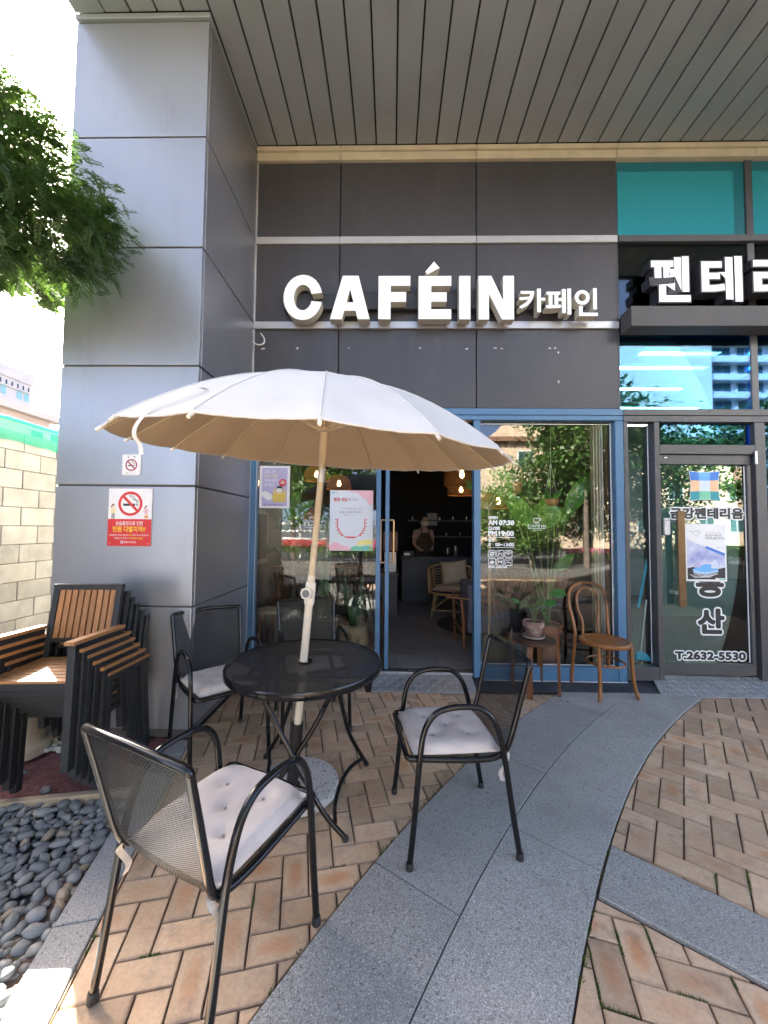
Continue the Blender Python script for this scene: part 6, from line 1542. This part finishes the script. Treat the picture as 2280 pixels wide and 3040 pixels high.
for k in range(26): a = random.uniform(0,6.28); l_ = random.uniform(.06,.13); blade((.03*math.cos(a),.03*math.sin(a),.04), (.03*math.cos(a)+l_*.7*math.cos(a), l_*.7*math.sin(a), .04+l_*random.uniform(.3,1)), .010, (.2,-1,.3), .015, 5).build('leaf', 'big_leaf', hw2)
for s in (-1,0,1): MB().tube([(s*.07,.02*(1-abs(s)),.04),(0,0,.42)], .0015, 5).build('cord', 'white_cable', hw2)
MB().tube([(0,0,.42),(0,0,1.28)], .0015, 5).build('cord', 'white_cable', hw2)
h3 = thing('hanging_bowl', 'terracotta bowl hanging at the left edge of the right window', 'plant', (.96, 4.05, 1.72)); MB().lathe([(.03,-.05),(.08,-.03),(.11,.02),(.115,.06),(.10,.06)], (0,0,0), 24, cap=False).build('bowl', 'terracotta', h3, smooth=True)
for k in range(40): a = random.uniform(0,6.28); l_ = random.uniform(.08,.2); blade((.05*math.cos(a),.05*math.sin(a),.05), (.05*math.cos(a)+l_*.8*math.cos(a), l_*.6*math.sin(a), .05+l_*random.uniform(.4,1.2)), .013, (.2,-1,.3), .015, 5).build('leaf', 'big_leaf', h3)
MB().tube([(0,0,.06),(0,0,1.23)], .002, 5).build('cord', 'cord_black', h3)
dw = thing('driftwood_hanger', 'pale wooden pegs of a coat hanger stand behind the opening hours', 'stand', (1.02, 4.0, FZ)); wood('pale_wood', (.42,.28,.17), (.30,.19,.11), .6)
MB().tube([(0,0,0),(0,0,1.55)], .016, 10).build('pole', 'pale_wood', dw, smooth=True)
for a, tz in (((-.14,.0),1.72),((-.07,.02),1.80),((.06,-.02),1.74),((.11,.03),1.68)): MB().beam((0,0,1.52), (a[0],a[1],tz-FZ+.03), .024, .024).build('peg', 'pale_wood', dw, bevel=.003)
MB().lathe([(.16,0),(.16,.02),(.02,.05)], (0,0,0), 28).build('foot', 'pale_wood', dw)
bpn = thing('bare_stem_plant', 'thin bare trunk in a woven pot behind the stool', 'plant', (1.05, 3.86, FZ)); MB().lathe([(.10,0),(.115,.02),(.125,.20),(.12,.24),(.11,.22)], (0,0,0), 28, cap=False).build('pot', 'burlap', bpn, smooth=True)
MB().tube(catmull([(0,0,.15),(-.02,0,.5),(-.04,0,.9),(-.05,0,1.05)], 4), .011, 8).build('trunk', 'bark', bpn, smooth=True); MB().tube(catmull([(0.02,0,.15),(0,0,.5),(-.05,0,.9)], 4), .009, 8).build('trunk', 'bark', bpn, smooth=True)
bkp = thing('black_pot_plant', 'low plant in a black pot on wooden legs inside the right window', 'plant', (1.27, 4.02, FZ)); MB().lathe([(.07,.28),(.075,.29),(.10,.47),(.112,.475),(.114,.51),(.10,.50)], (0,0,0), 28, cap=False).build('pot', 'sign_dark', bkp, smooth=True, angle=40)
for k in range(3): a = k*2.1; MB().tube([(.07*math.cos(a),.07*math.sin(a),.32),(.12*math.cos(a),.12*math.sin(a),0)], .011, 8).build('leg', 'teak', bkp, smooth=True)
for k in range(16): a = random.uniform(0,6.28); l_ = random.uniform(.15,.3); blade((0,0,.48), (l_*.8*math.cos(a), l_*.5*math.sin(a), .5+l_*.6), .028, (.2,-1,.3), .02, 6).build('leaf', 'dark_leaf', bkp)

# ================================================================== office interior
tag(MB().box(2.13, 7.29, 3.70, 8.0, 0, .085).build('office_floor', 'office_floor'), kind='structure')
tag(MB().box(2.13, 7.29, 8.0, 8.1, .085, 3.2).build('office_back_wall', 'office_white'), kind='structure')
tag(MB().box(2.13, 7.29, 3.70, 8.1, 3.2, 3.24).build('office_ceiling', 'office_white'), kind='structure')
pm('tube_light', (1,1,1), .3, emit=(.85,.95,1.), estr=3.2)
for k, (y, x0, x1) in enumerate(((3.78,2.45,3.25),(4.12,2.30,3.4),(4.75,2.30,3.6),(5.5,2.4,4.4),(6.4,2.4,4.4))):
    t = thing('linear_light', f'{["first","second","third","fourth","fifth"][k]} white linear ceiling light in the office, counted from the street', 'lamp', ((x0+x1)/2, y, 3.17), group='linear ceiling lights in the office')
    MB().box(x0, x1, y-.04, y+.04, 3.165, 3.198).build('housing', 'white_plastic', t, t.location); MB().box(x0+.02, x1-.02, y-.03, y+.03, 3.158, 3.163).build('diffuser', 'tube_light', t, t.location)
m, nt, b = new_mat('frosted'); nt.nodes.remove(b); tl_ = _n(nt, 'ShaderNodeBsdfTranslucent'); tl_.inputs[0].default_value = (.45,.58,.57,1); df = _n(nt, 'ShaderNodeBsdfDiffuse'); df.inputs[0].default_value = (.42,.52,.51,1); tp = _n(nt, 'ShaderNodeBsdfTransparent'); tp.inputs[0].default_value = (.6,.75,.73,1)
m1 = _n(nt, 'ShaderNodeMixShader'); m1.inputs[0].default_value = .7; nt.links.new(tl_.outputs[0], m1.inputs[1]); nt.links.new(df.outputs[0], m1.inputs[2]); m2_ = _n(nt, 'ShaderNodeMixShader'); m2_.inputs[0].default_value = .15; nt.links.new(m1.outputs[0], m2_.inputs[1]); nt.links.new(tp.outputs[0], m2_.inputs[2]); nt.links.new(m2_.outputs[0], nt.nodes['Material Output'].inputs['Surface'])
o = MB().box(2.50, 3.282, 3.611, 3.612, .62, 1.64).build('frosted_film', 'frosted', od, of.location)
# broom behind the side light
br = thing('broom', 'light blue broom leaning behind the narrow side light', 'broom', (2.39, 3.675, .09)); L = br.location
pm('broom_blue', (.08,.58,.85), .4, var=.05); pm('bristle', (.02,.03,.06), .9)
MB().tube([(2.345,3.675,.27),(2.418,3.69,.75)], .008, 10).build('lower_shaft', 'steel', br, L, smooth=True)
MB().tube([(2.33,3.675,.68),(2.415,3.70,1.0)], .011, 10).build('shaft', 'broom_blue', br, L, smooth=True); MB().tube([(2.412,3.70,.99),(2.475,3.71,1.26)], [.013,.017], 10).build('grip', 'broom_blue', br, L, smooth=True)
MB().add([(2.29,3.66,.20),(2.46,3.66,.18),(2.40,3.66,.25),(2.35,3.66,.275),(2.31,3.66,.255),(2.29,3.69,.20),(2.46,3.69,.18),(2.40,3.69,.25),(2.35,3.69,.275),(2.31,3.69,.255)], [(0,1,2,3,4),(9,8,7,6,5),(0,5,6,1),(1,6,7,2),(2,7,8,3),(3,8,9,4),(4,9,5,0)]).build('head', 'broom_blue', br, L, bevel=.004)
bs = MB()
for k in range(90): x = 2.295+.16*random.random(); y = 3.665+.025*random.random(); bs.tube([(x,y,.195),(x+random.uniform(-.01,.012),y,.095)], .0016, 4)
tag(bs.build('bristles', 'bristle', br, L), kind='stuff')
# ================================================================== trees
rt = random.Random(5)
leafmat('needle', (.022,.058,.015), (.065,.125,.026), .40, .5, 4)
leafmat('tree_leaf', (.03,.075,.018), (.085,.155,.03), .35, .45, 2)
leafmat('shrub_leaf', (.035,.09,.018), (.12,.19,.03), .3, .5, 3)
pm('tree_bark', (.11,.085,.065), .95, var=.3, vscale=12, bump=.6, bscale=40, stretch=(3,3,.6))
tr = thing('feathery_tree', 'feathery green tree in front of the column, backlit by the sun', 'tree', (-3.45, 2.10, 0)); L = tr.location
MB().tube(catmull([(0,0,-.05),(.03,.02,1.0),(.0,.05,2.0),(.1,.05,2.8),(.2,.05,3.6),(.25,.05,4.1)], 5), [.095-.0032*i for i in range(26)], 12).build('trunk', 'tree_bark', tr, smooth=True)
CC = Vector((-2.4, 2.0, 3.4))
SIL = [(-3.6,4.2),(-2.9,4.28),(-2.46,4.06),(-2.2,3.88),(-2.0,3.70),(-1.84,3.52),(-1.72,3.36),(-1.64,3.18),(-1.62,3.02),(-1.70,2.90),(-1.84,2.82),(-2.05,2.84),(-2.25,2.88),(-2.6,2.80),(-3.1,2.78),(-3.6,2.9)]
def inside(x, z):
    c = False
    for i in range(len(SIL)):
        (x0, z0), (x1, z1) = SIL[i], SIL[i-1]
        if (z0 > z) != (z1 > z) and x < (x1-x0)*(z-z0)/(z1-z0)+x0: c = not c
    return c
def crown_pt():
    while True:
        dy = rt.uniform(-1, 1); k = math.sqrt(max(0, 1-dy*dy*.75)); x, z = rt.uniform(-3.6,-1.6), rt.uniform(2.75,4.3)
        if inside(CC.x+(x-CC.x)/max(k,.3), CC.z+(z-CC.z)/max(k,.3)): return Vector((x, CC.y+dy*.48, z))
for k in range(26):
    p = crown_pt(); b0 = Vector((-3.35, 2.14, rt.uniform(3.0, 3.7)))
    MB().tube([q-L for q in catmull([b0, b0*.5+p*.5+Vector((0,0,.12)), p], 5)], [.022-.0017*i for i in range(11)], 6).build('limb', 'tree_bark', tr, smooth=True)
ne = MB()
for _ in range(640):
    c = crown_pt(); out = (c-Vector((-2.75, 2.0, 3.35))); out = out.normalized() if out.length > .05 else Vector((1,0,0))
    for _ in range(24):
        p = c+Vector((rt.gauss(0,.065), rt.gauss(0,.065), rt.gauss(0,.05)))
        if p.y > 2.49 or p.y < 1.3: continue
        d = (out*.55+Vector((rt.uniform(-.9,.9), rt.uniform(-.9,.9), rt.uniform(-.75,.35)))).normalized(); s = d.cross(Vector((rt.uniform(-.5,.5),rt.uniform(-.5,.5),1))).normalized(); ln = rt.uniform(.05,.11)
        ne.add([p-s*.0012, p+s*.0012, p+d*ln], [(0,1,2)])
        n_ = 8
        for k in range(n_):
            t = (k+.6)/n_; b_ = p+d*ln*t+Vector((0,0,-.02*t*t)); l_ = .034*(1-.5*t)*rt.uniform(.8,1.15)
            for q in (-1, 1):
                dd = (s*q+d*.8+Vector((0,0,rt.uniform(-.4,.15)))).normalized(); tip = b_+dd*l_; w_ = d*.0052
                ne.add([b_-w_*.5, b_+dd*l_*.5-w_, tip, b_+dd*l_*.5+w_], [(0,1,2,3)])
ne.build('crown', 'needle', tr, L)

def leaf_tree(name, lab, loc, h, cr, crz, nclump, nleaf, ls, mat='tree_leaf', trunk_r=.12, group=None, lean=0., ccz=None, seed=1):
    r_ = random.Random(seed); t = thing(name, lab, 'tree', loc, group=group); L = t.location; cz = ccz or h-crz
    MB().tube(catmull([(lean,0,-.1),(lean*.97+r_.uniform(-.1,.1),0,h*.3),(lean+r_.uniform(-.1,.1),r_.uniform(-.1,.1),h*.6),(lean*.95,0,h*.88)], 6), [trunk_r*(1-.8*i/18) for i in range(19)], 10).build('trunk', 'tree_bark', t, smooth=True)
    if lean: MB().tube(catmull([(lean,0,h*.8), (lean*.5,0,h*.86), (0,0,cz)], 5), [.07-.004*k for k in range(11)], 8).build('bough', 'tree_bark', t, smooth=True)
    m = MB()
    for i in range(nclump):
        while True:
            q = Vector((r_.uniform(-1,1), r_.uniform(-1,1), r_.uniform(-1,1)))
            if .35 < q.length < 1: break
        c = Vector((q.x*cr, q.y*cr, cz+q.z*crz))
        if i < 14: MB().tube(catmull([(0,0,max(h*.25, cz-crz*.8+i*.05*crz)), (c.x*.45, c.y*.45, c.z*.5+(cz-crz*.5)*.5), c], 4), [trunk_r*.35*(1-.85*k/8) for k in range(9)], 6).build('limb', 'tree_bark', t, smooth=True)
        sg = cr*.20
        for _ in range(nleaf):
            p = c+Vector((r_.gauss(0,sg), r_.gauss(0,sg), r_.gauss(0,sg*.6))); a = Vector((r_.uniform(-1,1), r_.uniform(-1,1), r_.uniform(-1,.5))).normalized(); b_ = a.cross(Vector((r_.uniform(-1,1),r_.uniform(-1,1),r_.uniform(-1,1)))).normalized(); s = ls*r_.uniform(.6,1.2)
            m.add([p, p+a*s*.5+b_*s*.28, p+a*s, p+a*s*.5-b_*s*.28], [(0,1,2,3)])
    m.build('crown', mat, t); return t
leaf_tree('added_shade_tree', 'tall leafy tree far beyond the block wall, added to shade the pebble bed', (-8.9, 9.2, 0), 8.4, .58, .62, 46, 80, .15, trunk_r=.14, lean=-2.7, ccz=7.65, seed=3)  # added tree hidden behind the feathery one; its crown shades the pebbles

# ================================================================== buildings beyond the wall
pm('pale_render', (.56,.50,.44), .85, var=.05, vscale=.4); pm('peach_render', (.55,.44,.37), .85, var=.08, vscale=.6); pm('teal_window', (.22,.42,.40), .2, var=.05); pm('window_dark', (.05,.06,.07), .15); pm('frame_white', (.6,.6,.6), .5)
tw = thing('pale_tower', 'pale tower block with arched teal windows beyond the wall', 'building', (-96, 80, 0)); L = tw.location
MB().box(-112, -89, 60, 91.2, 0, 35.6).build('wall', 'pale_render', tw, L); MB().box(-112.5, -88.6, 59.6, 91.6, 35.6, 38.2).build('parapet', 'pale_render', tw, L)
for r in range(9):
    for y in (90.0, 88.2, 84.4, 82.6, 78.8, 77.0, 73.2, 71.4):
        z0 = 31.4-r*2.15-(.5 if r else 0); pts = [(y-.6,z0),(y+.6,z0)]
        pts += [(y+.6*math.cos(rad(a)), z0+1.5+.6*math.sin(rad(a))) for a in range(0,181,20)] if r == 0 else [(y+.6,z0+1.25),(y-.6,z0+1.25)]
        fr_ = MB().add([(-88.97, y+(p[0]-y)*1.14, z0+.6+(p[1]-z0-.6)*1.14) for p in pts], [tuple(range(len(pts)))]).build('window', 'frame_white', tw, L)
        MB().add([(-88.93, p[0], p[1]) for p in pts], [tuple(range(len(pts)))]).build('pane', 'teal_window', fr_, L)
for k in range(14): MB().box(-88.98, -88.9, 90.3-k*1.35, 90.6-k*1.35, 33.9, 34.9).build('vent', 'window_dark', tw, L)
MB().box(-88.7, -88.5, 60, 91.2, 33.3, 33.55).build('string_course', 'pale_render', tw, L)
hs_ = thing('low_house', 'low peach coloured house with a sloping eave beyond the wall', 'building', (-17, 15, 0)); L = hs_.location
MB().box(-22, -14, 6, 15.2, 0, 5.6).build('wall', 'peach_render', hs_, L); MB().box(-22.4, -13.7, 5.6, 15.6, 5.6, 5.85).build('eave', 'pale_render', hs_, L)
MB().box(-22, -14.2, 15.21, 20, 0, 5.5).build('sun_room', 'pale_render', hs_, L)
for y0, y1 in ((14.35,14.95),(12.4,13.1),(10.2,10.9)):
    w_ = MB().box(-14.02, -13.98, y0, y1, 4.3, 5.15).build('window', 'frame_white', hs_, L); MB().box(-13.978, -13.97, y0+.05, y1-.05, 4.36, 5.1).build('pane', 'window_dark', w_, L)
for k in range(5):
    y0 = 15.4+k*.8; w_ = MB().box(-14.22, -14.17, y0, y0+.7, 4.1, 5.25).build('window', 'frame_white', hs_, L); MB().box(-14.168, -14.16, y0+.06, y0+.64, 4.16, 5.2).build('pane', 'window_dark', w_, L)

# ================================================================== the street side behind the camera (seen mirrored in the glass)
pm('road', (.05,.05,.052), .9, var=.2, vscale=2, bump=.2); pm('pavement', (.085,.078,.07), .9, var=.15, vscale=3); pm('retaining', (.34,.31,.27), .9, var=.15, vscale=2)
tag(MB().box(-40, 60, -17, -9.5, -.045, -.03).build('road', 'road'), kind='structure')
tag(MB().box(-40, 60, -9.45, -4.5, -.045, -.01).build('pavement', 'pavement'), kind='structure')
pm('beige_brick', (.46,.35,.25), .85, var=.07, vscale=1.5); pm('brown_cornice', (.16,.085,.05), .7); pm('white_render', (.66,.65,.62), .8, var=.04, vscale=.3); pm('teal_pane', (.035,.075,.075), .12)
bb = thing('beige_building', 'three storey beige brick building across the street, mirrored in the windows', 'building', (16, -27, 0)); L = bb.location
MB().box(7.6, 27, -33, -22, 0, 8.1).build('wall', 'beige_brick', bb, L); MB().box(7.2, 27.4, -33.3, -21.6, 8.1, 8.45).build('cornice', 'brown_cornice', bb, L); MB().box(9.5, 22, -32, -24, 8.45, 10.4).build('roof_room', 'beige_brick', bb, L)
for r in range(3):
    for k in range(8):
        x = 9.6+k*2.25; z = 1.3+2.45*r
        w_ = MB().box(x, x+1.2, -22.02, -21.95, z, z+1.25).build('window', 'frame_white', bb, L)
        for q in (0, 1): MB().box(x+.08+q*.54, x+.58+q*.54, -21.945, -21.94, z+.08, z+1.17).build('pane', 'teal_pane', w_, L)
wa = thing('white_apartment', 'tall white apartment slab with rows of balconies, mirrored in the upper glass', 'building', (58, -58, 0)); L = wa.location
MB().box(43, 49.5, -70, -52, 0, 38).build('end_wall', 'white_render', wa, L); MB().box(49.6, 96, -68, -54.5, 0, 36).build('wall', 'white_render', wa, L)
for r in range(12):
    MB().box(49.7, 96, -54.5, -53.3, 2.2+r*2.9, 3.2+r*2.9).build('balcony', 'white_render', wa, L)
    for k in range(9):
        x = 50.2+k*5.1; w_ = MB().box(x, x+4.2, -54.46, -54.3, 3.25+r*2.9, 4.9+r*2.9).build('window', 'frame_white', wa, L)
        for q in range(3): MB().box(x+.1+q*1.37, x+1.36+q*1.37, -54.29, -54.25, 3.3+r*2.9, 4.85+r*2.9).build('pane', 'teal_pane', w_, L)
G_ = 'street trees across the paving'
leaf_tree('street_tree', 'street tree with a slim grey trunk mirrored at the right end of the cafe window', (7.3, -7.2, 0), 7.0, 2.0, 2.0, 60, 90, .22, group=G_, ccz=4.9, seed=11)
leaf_tree('street_tree', 'bushy low tree mirrored behind the hanging basket', (4.3, -8.2, 0), 3.3, 1.4, 1.1, 50, 90, .15, 'shrub_leaf', .08, group=G_, ccz=2.1, seed=12)
leaf_tree('street_tree', 'dark street tree mirrored in the upper office glass', (12.0, -9.0, 0), 6.8, 2.2, 2.0, 45, 60, .22, group=G_, ccz=4.6, seed=13)
leaf_tree('street_tree', 'round street tree mirrored in the left cafe window', (-4.5, -10.5, 0), 6.5, 2.2, 2.0, 55, 80, .22, group=G_, ccz=4.3, seed=14)
leaf_tree('street_tree', 'street tree mirrored in the office door', (17.5, -11.0, 0), 8.0, 2.2, 2.4, 50, 80, .24, group=G_, ccz=5.2, seed=15)
leaf_tree('street_tree', 'small yellow green tree mirrored behind the opening hours', (5.1, -6.8, 0), 2.3, .9, .8, 40, 80, .11, 'shrub_leaf', .06, group=G_, ccz=1.45, seed=16)
leaf_tree('street_tree', 'dark broad tree mirrored at the top of the right cafe window', (9.2, -10.6, 0), 7.4, 1.9, 2.0, 60, 90, .22, group=G_, ccz=5.2, seed=17)
leaf_tree('street_tree', 'dense evergreen mirrored behind the tall broad leaved plant', (5.9, -8.7, 0), 4.5, 1.5, 1.9, 75, 100, .15, 'tree_leaf', .08, group=G_, ccz=2.5, seed=18)
leaf_tree('street_tree', 'tall dark tree mirrored at the top of the left cafe window', (-1.2, -11.5, 0), 9.0, 2.6, 2.8, 70, 90, .22, group=G_, ccz=6.0, seed=19)
leaf_tree('street_tree', 'evergreen mirrored in the narrow side light', (10.7, -8.6, 0), 5.6, 1.5, 2.2, 55, 90, .16, 'tree_leaf', .08, group=G_, ccz=2.9, seed=20)
leaf_tree('street_tree', 'dense tree mirrored behind the bentwood chair', (8.4, -9.6, 0), 5.2, 1.6, 2.2, 75, 100, .16, 'tree_leaf', .08, group=G_, ccz=2.9, seed=27)
leaf_tree('street_tree', 'dark tree mirrored left of the parasol pole', (-3.4, -9.8, 0), 5.0, 1.7, 2.0, 60, 90, .18, 'tree_leaf', .08, group=G_, ccz=3.2, seed=28)
leafmat('azalea_pink', (.62,.06,.22), (.75,.22,.36), .35, .6, 6); leafmat('azalea_red', (.60,.05,.06), (.70,.16,.20), .35, .6, 6)
def hedge(lab, x0, x1, y0, y1, h, flower, seed):
    r_ = random.Random(seed); t = thing('azalea_hedge', lab, 'hedge', ((x0+x1)/2, (y0+y1)/2, 0)); L = t.location; g_, f_ = MB(), MB()
    for _ in range(5200):
        x, y = r_.uniform(x0,x1), r_.uniform(y0,y1); z = h*(.25+.75*r_.random()**.5)*(1+.15*mnoise.noise(Vector((x*1.5,y*1.5,seed)))); top = z > h*.72
        a = Vector((r_.uniform(-1,1), r_.uniform(-1,1), r_.uniform(0,1))).normalized(); b_ = a.cross(Vector((r_.uniform(-1,1),r_.uniform(-1,1),.3))).normalized(); s = .07 if not top else .06; p = Vector((x,y,z))
        (f_ if top and r_.random() < .75 else g_).add([p, p+a*s*.5+b_*s*.4, p+a*s, p+a*s*.5-b_*s*.4], [(0,1,2,3)])
    g_.build('foliage', 'shrub_leaf', t, L); f_.build('flowers', flower, t, L)
    for k in range(7): x = x0+(x1-x0)*(k+.5)/7; MB().tube([(x,(y0+y1)/2,0),(x+.1,(y0+y1)/2,h*.6)], .02, 6).build('stem', 'tree_bark', t, L)
hedge('azalea hedge in pink bloom mirrored beside the sale poster', -2.6, .2, -9.3, -8.4, .80, 'azalea_pink', 21)
hedge('azalea hedge in red bloom mirrored left of the pole', -6.0, -2.8, -9.4, -8.5, .85, 'azalea_red', 22)
hedge('azalea hedge in pink bloom mirrored low in the right window', 7.4, 11.0, -9.4, -8.6, .62, 'azalea_pink', 23)
hedge('low green hedge mirrored behind the pots of the right window', .6, 3.6, -9.4, -8.5, .80, 'shrub_leaf', 24)
hedge('low green hedge mirrored beside the bentwood chair', 3.9, 7.1, -9.6, -8.6, .9, 'shrub_leaf', 25)
hedge('low green hedge mirrored in the office door', 11.4, 15.5, -9.6, -8.6, .8, 'shrub_leaf', 26)
fn = thing('white_fence', 'white rail fence across the paving, mirrored in the left window', 'fence', (-3, -10.4, 0)); L = fn.location
for k in range(9): MB().box(-8+k*1.25, -7.92+k*1.25, -10.44, -10.36, 0, 1.7).build('post', 'frame_white', fn, L)
for z in (.5,.85,1.2,1.55): MB().box(-8.1, 2.2, -10.42, -10.38, z, z+.09).build('rail', 'frame_white', fn, L)
